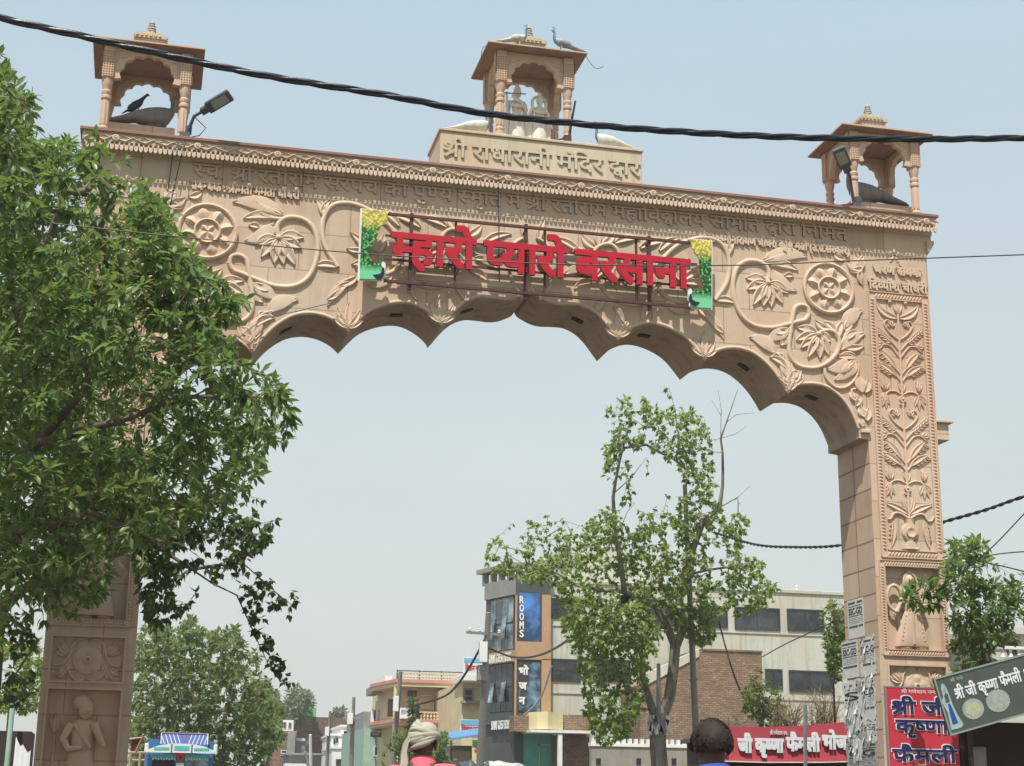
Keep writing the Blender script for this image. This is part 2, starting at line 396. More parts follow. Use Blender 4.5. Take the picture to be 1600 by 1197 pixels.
# ------------------------------------------------------------------ relief tools (plane y = y0, relief towards -y)
def bez(a, b, c, t): return a*(1-t)**2 + b*2*t*(1-t) + c*t*t
def r_leaf(mb, base, tip, w, bend=.15, h=.045, n=9, y0=0., belly=.9):
    """pointed carved leaf with a hollow middle; base/tip (x,z)"""
    h *= .82; A, B = Vector(base), Vector(tip); d = B-A; L = d.length; nn = Vector((-d.y, d.x)); mid = (A+B)/2 + nn*bend
    pts = []
    for i in range(n):
        t = i/(n-1); p = bez(A, mid, B, t); tg = (bez(A, mid, B, min(1, t+.02))-bez(A, mid, B, max(0, t-.02))).normalized(); no = Vector((-tg.y, tg.x))
        ww = w*max(.04, (math.sin(PI*min(1, t**belly*.93+.07)))**.8)*.5
        if t > .97: ww = w*.02
        hh = h*(.55+.45*math.sin(PI*min(1, t+.15)))
        e = min(ww*.30, .022)
        row = [(p+no*ww, .004), (p+no*(ww-e*.2), -hh*.8), (p+no*(ww-e), -hh), (p, -hh*.42), (p-no*(ww-e), -hh), (p-no*(ww-e*.2), -hh*.8), (p-no*ww, .004)]
        pts.append([Vector((q.x, y0+yy, q.y)) for q, yy in row])
    mb.ring(pts, False, False)
def r_stem(mb, pts, r, h=.05, y0=0., r1=None, sub=5):
    h *= .8; r *= .88; r1 = None if r1 is None else r1*.88; P = [Vector(p) for p in pts]; out = []
    for i in range(len(P)-1):                           # Catmull-Rom
        p0 = P[max(0, i-1)]; p1 = P[i]; p2 = P[i+1]; p3 = P[min(len(P)-1, i+2)]
        for k in range(sub):
            t = k/sub; out.append(.5*((2*p1)+(p2-p0)*t+(2*p0-5*p1+4*p2-p3)*t*t+(3*p1-p0-3*p2+p3)*t**3))
    out.append(P[-1]); L = len(out); rows = []
    for i, p in enumerate(out):
        tg = (out[min(i+1, L-1)]-out[max(0, i-1)]).normalized(); no = Vector((-tg.y, tg.x)); rr = r+((r1 if r1 is not None else r)-r)*i/(L-1)
        hh = h*min(1, rr/r+.2)
        rows.append([Vector((q.x, y0+yy, q.y)) for q, yy in ((p+no*rr, .004), (p+no*rr*.85, -hh*.55), (p+no*rr*.45, -hh*.93), (p, -hh), (p-no*rr*.45, -hh*.93), (p-no*rr*.85, -hh*.55), (p-no*rr, .004))])
    mb.ring(rows, False, False)
def r_palm(mb, base, tips, w, h=.045, y0=0.):
    b = Vector(base); n = len(tips)
    for i, t in enumerate(tips):
        t = Vector(t); k = (i/(max(1, n-1))-.5)*2
        r_leaf(mb, b+(t-b)*.08, t, w, .16*k if n > 2 else .1, h*(1.15-.25*abs(k)), 8, y0)
def r_knob(mb, c, r, h): r_disc(mb, c, [(r, 0), (r*.8, h*.8), (r*.3, h), (.002, h)], 10)
def r_disc(mb, c, prof, n=40, y0=0.):
    """turned disc: prof = (radius, height above plane)"""
    mb.ring([[Vector((c[0]+r*math.cos(2*PI*k/n), y0-hh, c[1]+r*math.sin(2*PI*k/n))) for k in range(n)] for r, hh in prof], True, False)
def r_petal(mb, c, ang, r0, r1, w, h, y0=0.):
    """ridged lotus petal"""
    ca, sa = math.cos(ang), math.sin(ang); P = lambda u, v, hh: Vector((c[0]+u*ca-v*sa, y0-hh, c[1]+u*sa+v*ca))
    rm = r0+(r1-r0)*.45
    vs = [P(r0, w*.25, h*.3), P(rm, w*.5, h*.35), P(r0+(r1-r0)*.75, w*.38, h*.35), P(r1, 0, h*.4), P(r0+(r1-r0)*.75, -w*.38, h*.35), P(rm, -w*.5, h*.35), P(r0, -w*.25, h*.3), P(r0, 0, h*.8), P(rm, 0, h*1.25), P(r0+(r1-r0)*.8, 0, h*.9)]
    low = [P(r0, w*.25, 0), P(rm, w*.5, 0), P(r0+(r1-r0)*.75, w*.38, 0), P(r1, 0, 0), P(r0+(r1-r0)*.75, -w*.38, 0), P(rm, -w*.5, 0), P(r0, -w*.25, 0)]
    fs = [(0, 1, 8, 7), (1, 2, 9, 8), (2, 3, 9), (3, 4, 9), (4, 5, 8, 9), (5, 6, 7, 8)]
    fs += [(i, i+1, 11+i, 10+i) for i in range(6)]
    mb.add(vs+low, fs)
def mirror(mb):
    o = MB(); o.v = [(-x, y, z) for x, y, z in mb.v]; o.f = [tuple(reversed(f)) for f in mb.f]; o.m = list(mb.m); return o

# ------------------------------------------------------------------ the gate
gate = thing('gateway_arch', 'tall carved sandstone gateway arch with a cusped opening spanning the road', 'gateway', (0, .6, 0))
DEP, WP, ZT = 1.19, 6.88, 11.04
def P2(px, py, Y=0.): v = at(px, py, Y); return (v.x, v.z)
def z5(x, y): return P2(540+x/2.6667, 300+y/2.6667)
def z6(x, y): return P2(1100+x/3.15, 340+y/3.15)
half_arch = [z5(*p) for p in ((765, 400), (782, 424), (806, 441), (842, 460), (885, 471), (940, 473), (990, 480), (1040, 507), (1080, 547), (1110, 588), (1135, 622))]
half_arch += [z5(*p) for p in ((1150, 600), (1190, 572), (1240, 553), (1290, 553), (1350, 572), (1410, 606), (1450, 646))]
half_arch += [z6(*p) for p in ((2, 706), (40, 675), (100, 652), (170, 650), (240, 672), (300, 716), (350, 770), (390, 830), (413, 868), (430, 848), (465, 830), (510, 825), (560, 828), (620, 848), (680, 897), (720, 952), (748, 1010), (762, 1046))]
half_arch[0] = (0., half_arch[0][1])
# smooth each lobe a little by inserting Catmull-Rom points between cusps
def smooth_lobes(pts, cusps):
    out = []; idx = [0]+cusps+[len(pts)-1]
    for a, b in zip(idx[:-1], idx[1:]):
        seg = [Vector(p) for p in pts[a:b+1]]
        for i in range(len(seg)-1):
            p0 = seg[max(0, i-1)]; p1 = seg[i]; p2 = seg[i+1]; p3 = seg[min(len(seg)-1, i+2)]
            for k in range(3):
                t = k/3; out.append(tuple(.5*((2*p1)+(p2-p0)*t+(2*p0-5*p1+4*p2-p3)*t*t+(3*p1-p0-3*p2+p3)*t**3)))
    out.append(tuple(pts[-1])); return out
CUSP = [10, 18, 27]
cusps = [half_arch[i] for i in CUSP]
arch = smooth_lobes(half_arch, CUSP)
ZS = arch[-1][1]; XE = arch[-1][0]; XI = 5.65
right_path = arch + [(XE, ZS-.13), (XI, ZS-.15), (XI, 0)]
left_path = [(-x, z) for x, z in reversed(right_path[1:])]
inner = left_path + right_path                           # from lower left up and over to lower right
outer = inner + [(WP, 0), (WP, 10.70), (-WP, 10.70), (-WP, 0)]
def rect(x0, x1, z0, z1): return [(x0, z0), (x1, z0), (x1, z1), (x0, z1)]
NX0, NX1 = 5.80, 6.77
HOLES = []
NICHE = []                                               # (x0,x1,z0,z1,depth)
for s in (-1, 1):
    for z0, z1, d in ((3.74, 5.07, .10), (2.90, 3.50, .05), (1.30, 2.78, .10)):
        a, b = (NX0, NX1) if s > 0 else (-NX1, -NX0); NICHE.append((a, b, z0, z1, d))
loops = [[Vector((x, z, 0)) for x, z in outer]] + [[Vector((x, z, 0)) for x, z in rect(*n[:4])] for n in NICHE]
flat = [p for lp in loops for p in lp]
body = MB()
body.add([(p.x, 0, p.y) for p in flat], [tuple(t) for t in tessellate_polygon(loops)], 0)
no_ = len(outer)
tri2 = tessellate_polygon([[Vector((x, z, 0)) for x, z in outer]])
body.add([(x, DEP, z) for x, z in outer], [tuple(t) for t in tri2], 0)
body.v += []
def wall_strip(path, mi):
    body.add([(x, 0, z) for x, z in path]+[(x, DEP, z) for x, z in path], [(i, i+1, len(path)+i+1, len(path)+i) for i in range(len(path)-1)], mi)
nl = len(left_path)
wall_strip(outer[len(inner)-1:]+[outer[0]], 0)           # outside and top
wall_strip(right_path[-2:], 1); wall_strip(left_path[:2], 1)
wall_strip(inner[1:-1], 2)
for x0, x1, z0, z1, d in NICHE:
    R_ = rect(x0, x1, z0, z1); body.add([(x, 0, z) for x, z in R_]+[(x, d, z) for x, z in R_], [(0, 1, 5, 4), (1, 2, 6, 5), (2, 3, 7, 6), (3, 0, 4, 7), (4, 5, 6, 7)], 0)
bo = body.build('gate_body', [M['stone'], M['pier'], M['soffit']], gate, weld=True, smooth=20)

# soffit slots (dark recessed light boxes) and small ledges under the springers
def soffit_pt(i0, i1, f):
    n = (i1-i0)*3; k = i0*3+int(n*f); return Vector(arch[k]), (Vector(arch[k+1])-Vector(arch[k-1])).normalized()
for (i0, i1, f) in ((0, 10, .66), (10, 18, .5), (18, 27, .5), (27, 36, .42)):
    p, t = soffit_pt(i0, i1, f)
    for s in (-1, 1):
        m_ = MB(); tx, tz = t.x*s, t.y; nn = Vector((tz*s, 0, -abs(tx)))
        if nn.z > 0: nn = -nn
        rot = Matrix(((tx, 0, nn.x), (0, 1, 0), (tz, 0, nn.z))).to_3x3()
        m_.box(Vector((p.x*s, .58, p.y))+nn*.006, (.20, .12, .035), rot)
        m_.build('recessed_light', M['black'], gate)
for s in (-1, 1):
    a, b = sorted((s*(XE+.02), s*(NX0-.13))); led = MB(); led.bx(a, b, -.06, -.002, ZS-.05, ZS+.01); led.build('springer_ledge', M['carve'], gate, bevel=.008)
# edge moulding following the cusps
for s in (-1, 1):
    em = MB()
    for a, b in zip([0]+CUSP, CUSP+[36]):
        r_stem(em, [(x*s, z+.035) for x, z in arch[a*3:b*3+1]], .03, .022, 0., sub=1)
    em.build('edge_moulding', M['carve'], gate, smooth=50)

# coping: slab, frieze with carved waves, two rows of scallops
cp = MB()
prof = [(-.23, ZT), (-.23, ZT-.05), (-.215, ZT-.06), (-.205, ZT-.18), (-.05, ZT-.19), (-.04, ZT-.30), (-.002, ZT-.31), (-.002, ZT-.40)]
full = prof + [(DEP+.15, ZT-.40), (DEP+.2, ZT-.2), (DEP+.23, ZT)]
cp.ring([[Vector((x, y, z)) for y, z in full] for x in (-6.98, 6.98)], True, True)
cp.build('coping', M['stone'], gate)
sl_ = MB(); sl_.bx(-7.02, 7.02, -.25, DEP+.25, ZT-.045, ZT+.004); sl_.build('coping_slab', M['red'], gate, bevel=.006)
fz = MB(); n = 46
for i in range(n):
    x0 = -6.95+13.9*i/n; w = 13.9/n; yy = -.206
    r_stem(fz, [(x0, ZT-.165), (x0+w*.35, ZT-.10), (x0+w*.75, ZT-.075), (x0+w*1.25, ZT-.12)], .014, .026, yy)
    r_stem(fz, [(x0+w*.1, ZT-.075), (x0+w*.5, ZT-.125), (x0+w*.95, ZT-.17)], .011, .022, yy)
    r_leaf(fz, (x0+w*.45, ZT-.15), (x0+w*.95, ZT-.09), .035, .2, .024, 5, yy)
    if i % 4 == 1: r_disc(fz, (x0+w*.5, ZT-.122), [(.058, 0), (.052, .024), (.03, .03), (.02, .02), (.015, .036), (.002, .04)], 12, yy)
fz.build('frieze_carving', M['carve'], gate, smooth=50)
sc_ = MB(); n = 196; w = 13.94/n
for row, (zt, zb, yy) in enumerate(((ZT-.172, ZT-.232, -.205), (ZT-.226, ZT-.312, -.212))):
    for i in range(n):
        x = -6.97+w*(i+.5*(row+1)) ; a = w*(.20 if row == 0 else .39)
        pl = [(x-a, zt), (x-a, zb+.03), (x-a*.55, zb+.008), (x, zb), (x+a*.55, zb+.008), (x+a, zb+.03), (x+a, zt)]
        m = len(pl); k = len(sc_.v)
        sc_.v += [(q[0], yy, q[1]) for q in pl]+[(q[0], yy+.025, q[1]) for q in pl]
        sc_.f += [tuple(range(k, k+m))]+[(k+j, k+j+1, k+m+j+1, k+m+j) for j in range(m-1)]; sc_.m += [0]*m
sc_.build('scalloped_valance', M['carve'], gate)
# stepped brackets carrying the coping past both ends, and the beam stubs on the outer sides
for s in (-1, 1):
    b = MB(); x0, x1 = sorted((s*WP, s*(WP+.15)))
    b.prism([(s*WP, ZT-.402), (s*(WP+.13), ZT-.402), (s*(WP+.13), ZT-.46), (s*(WP+.004), ZT-.66)], -.05, .45); b.build('coping_bracket', M['stone'], gate)
    b = MB(); x0, x1 = sorted((s*(WP-.02), s*(WP+.28)))
    b.bx(x0, x1, .12, .75, 7.22, 7.50); b2 = sorted((s*(WP-.02), s*(WP+.34))); b.bx(b2[0], b2[1], .06, .81, 7.503, 7.545)
    b.build('beam_stub', M['stone'], gate, bevel=.006)

# ---- carved scrollwork of the spandrels (traced on the right half, mirrored to the left)
rel = MB(); S6 = lambda L: [z6(*p) for p in L]
r_stem(rel, S6([(515, 478), (497, 505), (458, 514), (400, 530), (320, 545), (240, 530), (180, 480), (148, 400), (142, 320), (162, 250), (205, 217), (262, 217), (302, 240), (318, 275), (312, 318)]), .048, .06)
r_stem(rel, S6([(515, 478), (508, 445), (478, 432), (448, 445), (436, 490), (424, 560), (416, 640), (430, 700), (470, 733), (540, 742), (600, 720), (650, 672), (664, 620), (650, 575), (612, 556), (565, 566)]), .044, .06)
r_palm(rel, z6(312, 322), S6([(203, 300), (210, 355), (240, 432), (288, 438), (328, 442), (385, 425), (412, 375)]), .19, .07)
r_palm(rel, z6(560, 575), S6([(455, 545), (452, 605), (474, 642), (508, 690), (566, 695), (612, 678), (622, 612)]), .17, .065)
for b, t, w, c in (((290, 222), (425, 166), .16, -.25), ((300, 212), (508, 196), .22, .22), ((325, 230), (462, 262), .14, .2), ((325, 262), (455, 362), .20, -.2), ((395, 290), (440, 290), .10, .2),
                   ((610, 555), (545, 505), .12, .2), ((640, 560), (590, 515), .12, -.2), ((655, 600), (690, 508), .13, .2), ((690, 540), (778, 458), .22, .25), ((690, 560), (712, 490), .14, -.2),
                   ((668, 650), (792, 572), .17, .15), ((690, 640), (785, 632), .12, -.15), ((700, 600), (755, 560), .12, .2),
                   ((345, 668), (222, 590), .20, -.28), ((415, 560), (318, 610), .20, -.15), ((415, 575), (372, 628), .16, .15), ((420, 550), (330, 558), .12, .2), ((405, 600), (440, 530), .10, .1),
                   ((770, 262), (700, 215), .15, .15), ((770, 250), (742, 186), .14, -.1), ((765, 262), (782, 190), .14, .1), ((775, 250), (712, 262), .12, .2), ((772, 262), (782, 335), .10, -.35), ((640, 182), (690, 205), .12, -.3),
                   ((410, 790), (372, 690), .18, -.15), ((400, 740), (320, 690), .12, -.3), ((425, 790), (470, 760), .14, .15), ((420, 840), (445, 740), .13, .12), ((425, 850), (468, 800), .10, .15), ((400, 840), (385, 760), .10, -.15),
                   ((735, 690), (600, 745), .20, .25), ((740, 700), (640, 800), .18, .2), ((745, 715), (690, 790), .15, .1), ((745, 690), (660, 690), .14, -.2),
                   ((780, 860), (765, 770), .17, .2), ((790, 860), (805, 800), .13, -.2), ((745, 900), (730, 855), .12, .3), ((760, 880), (745, 930), .12, .2), ((790, 980), (765, 930), .14, .15), ((795, 1000), (808, 935), .12, -.15), ((780, 1030), (770, 985), .10, .1)):
    r_leaf(rel, z6(*b), z6(*t), w*1.15, c, .055)
r_stem(rel, S6([(590, 742), (604, 795), (650, 838), (705, 832), (748, 785), (758, 722), (725, 680), (660, 676)]), .04, .05, r1=.02)
r_stem(rel, S6([(415, 850), (408, 760), (380, 690), (335, 662)]), .03, .045); r_stem(rel, S6([(330, 690), (350, 672), (385, 675), (388, 700)]), .022, .04)
r_stem(rel, S6([(800, 1000), (760, 905), (732, 880), (726, 850), (745, 845)]), .024, .04)
r_stem(rel, S6([(660, 660), (690, 590), (700, 560)]), .03, .045)
for c_ in (z6(312, 322), z6(560, 575)): r_knob(rel, c_, .05, .075)
# lotus medallion
LC = z6(610, 350); LR = .455
r_disc(rel, LC, [(LR, -.004), (LR, .045), (LR-.03, .06), (LR-.055, .045), (LR-.06, .018), (.20, .018), (.205, .06), (.185, .075), (.165, .06), (.16, .03), (.002, .03)], 48)
for k in range(8): r_petal(rel, LC, PI/8+k*PI/4+.12, .20, LR-.062, .185, .062)
for k in range(4): r_petal(rel, LC, PI/4+k*PI/2, .012, .155, .15, .05)
# leaf clusters above each cusp
for (cx, cz) in cusps:
    for a, L_, w in ((-58, .26, .09), (-30, .36, .11), (0, .42, .13), (30, .36, .11), (58, .26, .09)):
        r_leaf(rel, (cx, cz+.07), (cx+L_*math.sin(RAD(a)), cz+.07+L_*math.cos(RAD(a))), w, -.12*(1 if a > 0 else -1 if a < 0 else 0), .05)
# scrolls behind the name board (right half)
F = lambda L: [P2(*p) for p in L]
r_stem(rel, F([(1117, 470), (1136, 440), (1138, 405), (1125, 380), (1098, 372), (1066, 380), (1040, 400), (1026, 428), (1034, 458), (1062, 472), (1092, 462)]), .046, .058)
r_palm(rel, P2(1062, 440), F([(1098, 462), (1105, 440), (1100, 415), (1078, 402), (1052, 408)]), .15, .06)
r_stem(rel, F([(1030, 440), (1012, 470), (985, 476), (955, 466), (935, 440), (925, 410), (932, 388), (952, 382), (966, 395), (962, 415)]), .042, .055)
r_palm(rel, P2(962, 412), F([(930, 436), (945, 448), (962, 450), (978, 446), (990, 430)]), .13, .055)
for b, t, w, c in (((930, 388), (908, 366), .13, .2), ((935, 384), (935, 356), .12, .1), ((940, 384), (960, 362), .13, -.2), ((960, 380), (1000, 374), .12, .2), ((925, 400), (890, 382), .15, .25), ((922, 408), (872, 398), .16, .2), ((905, 395), (862, 372), .12, -.2),
                   ((1000, 388), (1040, 378), .13, .2), ((985, 400), (1020, 420), .12, -.2), ((1030, 392), (1062, 372), .12, .2), ((918, 420), (880, 430), .14, -.2), ((925, 440), (896, 452), .12, -.2), ((1010, 470), (1000, 500), .12, .2), ((1040, 470), (1075, 490), .14, -.2), ((1090, 480), (1118, 495), .13, -.25), ((1100, 490), (1130, 530), .14, .2), ((1118, 470), (1150, 475), .12, .25), ((1130, 520), (1112, 500), .10, .2), ((1136, 400), (1148, 375), .12, .15), ((1140, 395), (1128, 372), .10, -.15),
                   ((960, 480), (975, 505), .10, .1), ((945, 470), (930, 490), .10, -.2)):
    r_leaf(rel, P2(*b), P2(*t), w*1.1, c, .05)
r_stem(rel, F([(842, 470), (862, 440), (866, 410), (856, 385), (838, 372)]), .036, .05)
r_leaf(rel, P2(842, 378), P2(852, 340), .12, .12, .05); r_leaf(rel, P2(850, 420), P2(838, 400), .10, .2, .05)
for nm, mb in (('spandrel_carving', rel), ('spandrel_carving', mirror(rel))): mb.build(nm, M['carve'], gate, smooth=48)

# ---- pillar panels: bordered flower trees, niches, flower panels
def border(mb, x0, x1, z0, z1, w, y0=0., bead=.055, h=.035):
    for a, b, c, d in ((x0-w, x0, z0-w, z1+w), (x1, x1+w, z0-w, z1+w), (x0, x1, z1, z1+w), (x0, x1, z0-w, z0)):
        mb.bx(a, b, y0-h*.45, y0-.001, c, d)
    for e in (0, 1):                                     # thin inner and outer fillets
        o = -.012 if e == 0 else w
        for a, b, c, d in ((x0-o-.012, x0-o, z0-o, z1+o), (x1+o, x1+o+.012, z0-o, z1+o), (x0-o, x1+o, z1+o, z1+o+.012), (x0-o, x1+o, z0-o-.012, z0-o)):
            if b > a and d > c: mb.bx(a, b, y0-h, y0-.0015, c, d)
    def beads(p, q):
        p, q = Vector(p), Vector(q); n = max(1, int((q-p).length/bead)); d = (q-p)/n; t = d.normalized(); no = Vector((-t.y, t.x))
        for i in range(n):
            c = p+d*(i+.5); a = bead*.40; b = w*.36; sk = a*.5
            vs = [c-t*(a+sk)-no*b, c+t*(a-sk)-no*b, c+t*(a+sk)+no*b, c-t*(a-sk)+no*b]
            mb.add([(v.x, y0-h*.45, v.y) for v in vs]+[(c.x, y0-h*1.15, c.y)], [(0, 1, 4), (1, 2, 4), (2, 3, 4), (3, 0, 4)])
    beads((x0-w/2, z0), (x0-w/2, z1)); beads((x1+w/2, z0), (x1+w/2, z1)); beads((x0, z1+w/2), (x1, z1+w/2)); beads((x0, z0-w/2), (x1, z0-w/2))
XC = 6.285
def zc(py): return at(1408, py, 0).z
def flower_tree(mb):
    K = .0102
    def sy(fn):
        for s in (-1, 1): fn(s)
    r_stem(mb, [(XC, zc(815)), (XC, zc(640)), (XC, zc(492))], .026, .04)
    for a in (-24, 0, 24): r_leaf(mb, (XC, zc(492)), (XC+.21*math.sin(RAD(a)), zc(492)+.21*math.cos(RAD(a))), .085, .1*(a/24), .045)
    def unit(o):
        for s in (-1, 1):
            X = lambda d: XC+s*d*K
            if o == 0: r_leaf(mb, (X(2), zc(498)), (X(38), zc(474)), .13, -.32*s, .045); r_disc(mb, (X(14), zc(474)), [(.035, 0), (.03, .03), (.002, .045)], 10)
            r_stem(mb, [(X(1), zc(532+o)), (X(16), zc(522+o)), (X(25), zc(509+o)), (X(19), zc(502+o)), (X(12), zc(506+o))], .018, .032)
            r_palm(mb, (X(14), zc(512+o)), [(X(6), zc(505+o)), (X(10), zc(499+o)), (X(18), zc(500+o)), (X(20), zc(508+o))], .055, .035)
            r_stem(mb, [(X(1), zc(549+o)), (X(14), zc(536+o)), (X(24), zc(530+o))], .016, .03)
            for i in range(5):
                f = i/4; bx_, by_ = 16+20*f, 535+o-17*f
                r_leaf(mb, (X(bx_), zc(by_)), (X(bx_+6), zc(by_-8+2*f)), .055, .1*s, .032); r_leaf(mb, (X(bx_), zc(by_)), (X(bx_+9), zc(by_+2)), .055, -.1*s, .032)
            r_stem(mb, [(X(1), zc(560+o)), (X(16), zc(543+o)), (X(28), zc(541+o)), (X(36), zc(545+o))], .016, .03)
            r_palm(mb, (X(30), zc(541+o)), [(X(40), zc(534+o)), (X(43), zc(541+o)), (X(41), zc(549+o)), (X(32), zc(534+o))], .06, .034)
            for (by, ty, tx) in ((586+o, 549+o, 36), (597+o, 570+o, 39)):
                r_stem(mb, [(X(1), zc(by)), (X(8), zc(by-8)), (X(14), zc(by-14))], .015, .03)
                r_leaf(mb, (X(9), zc(by-9)), (X(tx), zc(ty)), .11, .12*s, .04)
                for i in range(4):
                    f = .25+.2*i; cx_, cy_ = 9+(tx-9)*f, by-9+(ty-by+9)*f
                    r_leaf(mb, (X(cx_), zc(cy_)), (X(cx_+10), zc(cy_+4)), .05, -.15*s, .038)
            r_stem(mb, [(X(1), zc(617+o)), (X(14), zc(612+o)), (X(26), zc(615+o)), (X(32), zc(626+o))], .017, .03)
            r_palm(mb, (X(29), zc(612+o)), [(X(24), zc(596+o)), (X(31), zc(591+o)), (X(37), zc(598+o))], .065, .036)
            r_palm(mb, (X(29), zc(616+o)), [(X(22), zc(634+o)), (X(29), zc(640+o)), (X(37), zc(637+o)), (X(41), zc(629+o))], .07, .036)
            r_leaf(mb, (X(2), zc(612+o)), (X(7), zc(598+o)), .06, .15*s, .035)
        r_disc(mb, (XC, zc(624+o)), [(.065, 0), (.055, .035), (.03, .03), (.002, .05)], 10)
        r_leaf(mb, (XC-.06, zc(633+o)), (XC+.06, zc(633+o)), .05, .2, .035)
    unit(0); unit(139)
    for s in (-1, 1):
        X = lambda d: XC+s*d*K
        r_leaf(mb, (X(2), zc(803)), (X(41), zc(787)), .11, .10*s, .042); r_leaf(mb, (X(2), zc(800)), (X(9), zc(770)), .06, -.2*s, .035)
        r_stem(mb, [(X(2), zc(810)), (X(14), zc(803)), (X(25), zc(803)), (X(32), zc(812)), (X(39), zc(811)), (X(43), zc(804))], .034, .045, r1=.014)
        r_leaf(mb, (X(26), zc(815)), (X(33), zc(856)), .10, -.06*s, .04)
        for i in range(4): r_leaf(mb, (X(27+i*1.2), zc(822+i*7)), (X(34+i), zc(822+i*7)), .04, .1*s, .036)
    zt, zb = zc(811), zc(858); H = zt-zb
    rows = []
    for f, w in ((0, .10), (.06, .075), (.16, .07), (.25, .13), (.45, .155), (.6, .13), (.70, .06), (.76, .06), (.78, .10), (.85, .10), (.86, .13), (.93, .13), (.94, .16), (1, .16)):
        z = zt-H*f; rows.append([Vector((XC+a, -y, z)) for a, y in ((-w, -.003), (-w*.9, .03), (-w*.45, .05), (0, .055), (w*.45, .05), (w*.9, .03), (w, -.003))])
    mb.ring(rows, False, False)
    r_disc(mb, (XC, zt-H*.45), [(.085, .054), (.08, .072), (.06, .07), (.045, .058), (.002, .062)], 20)
pl = MB(); flower_tree(pl)
fb = MB(); border(fb, NX0-.02+.10, NX1-.03, zc(861), zc(470), .105)
pl2, fb2 = mirror(pl), mirror(fb)
pl.build('flower_tree_carving', M['pink'], gate, smooth=48); pl2.build('flower_tree_carving', M['pink'], gate, smooth=48)
fb.build('panel_border', M['pink'], gate); fb2.build('panel_border', M['pink'], gate)
nb = MB(); border(nb, NX0, NX1, 3.74, 5.07, .075, 0., .045, .03)
for z0, z1 in ((2.90, 3.50), (1.30, 2.78)):
    for a, b, c, d in ((NX0-.03, NX0, z0-.03, z1+.03), (NX1, NX1+.03, z0-.03, z1+.03), (NX0, NX1, z1, z1+.03), (NX0, NX1, z0-.03, z0)): nb.bx(a, b, -.02, -.001, c, d)
nb2 = mirror(nb); nb.build('niche_border', M['pink'], gate); nb2.build('niche_border', M['pink'], gate)
# small four petalled flower carved under the coping at the corners
for s in (-1, 1):
    m_ = MB(); c = z6(935, 190)
    for k in range(5): r_petal(m_, (c[0]*s, c[1]), PI/2+k*2*PI/5, .02, .15, .07, .018)
    m_.build('small_flower', M['carve'], gate)
# flower panels
def flower_panel(cx, z0, z1, y):
    mb = MB(); cz = (z0+z1)/2-.01
    r_disc(mb, (cx, cz), [(.20, 0), (.195, .02), (.03, .022)], 24, y)
    for k in range(5): r_petal(mb, (cx, cz), PI/2+k*2*PI/5, .05, .20, .20, .035, y)
    r_disc(mb, (cx, cz), [(.055, .02), (.05, .05), (.03, .055), (.025, .03), (.002, .03)], 16, y)
    for s in (-1, 1):
        r_stem(mb, [(cx+s*.02, cz+.27), (cx+s*.12, cz+.285), (cx+s*.21, cz+.20), (cx+s*.25, cz+.06), (cx+s*.33, cz-.06), (cx+s*.45, cz-.08)], .022, .035, y)
        r_stem(mb, [(cx+s*.02, cz-.27), (cx+s*.14, cz-.28), (cx+s*.22, cz-.2), (cx+s*.27, cz-.1)], .02, .032, y)
        r_palm(mb, (cx+s*.26, cz+.06), [(cx+s*.30, cz+.25), (cx+s*.37, cz+.26), (cx+s*.43, cz+.21), (cx+s*.45, cz+.12)], .08, .04, y)
        r_palm(mb, (cx+s*.28, cz-.1), [(cx+s*.30, cz-.26), (cx+s*.37, cz-.27), (cx+s*.44, cz-.22)], .08, .04, y)
    return mb
for s in (-1, 1): flower_panel(s*(NX0+NX1)/2, 2.90, 3.50, .05).build('flower_panel', M['pink'], gate, smooth=45)

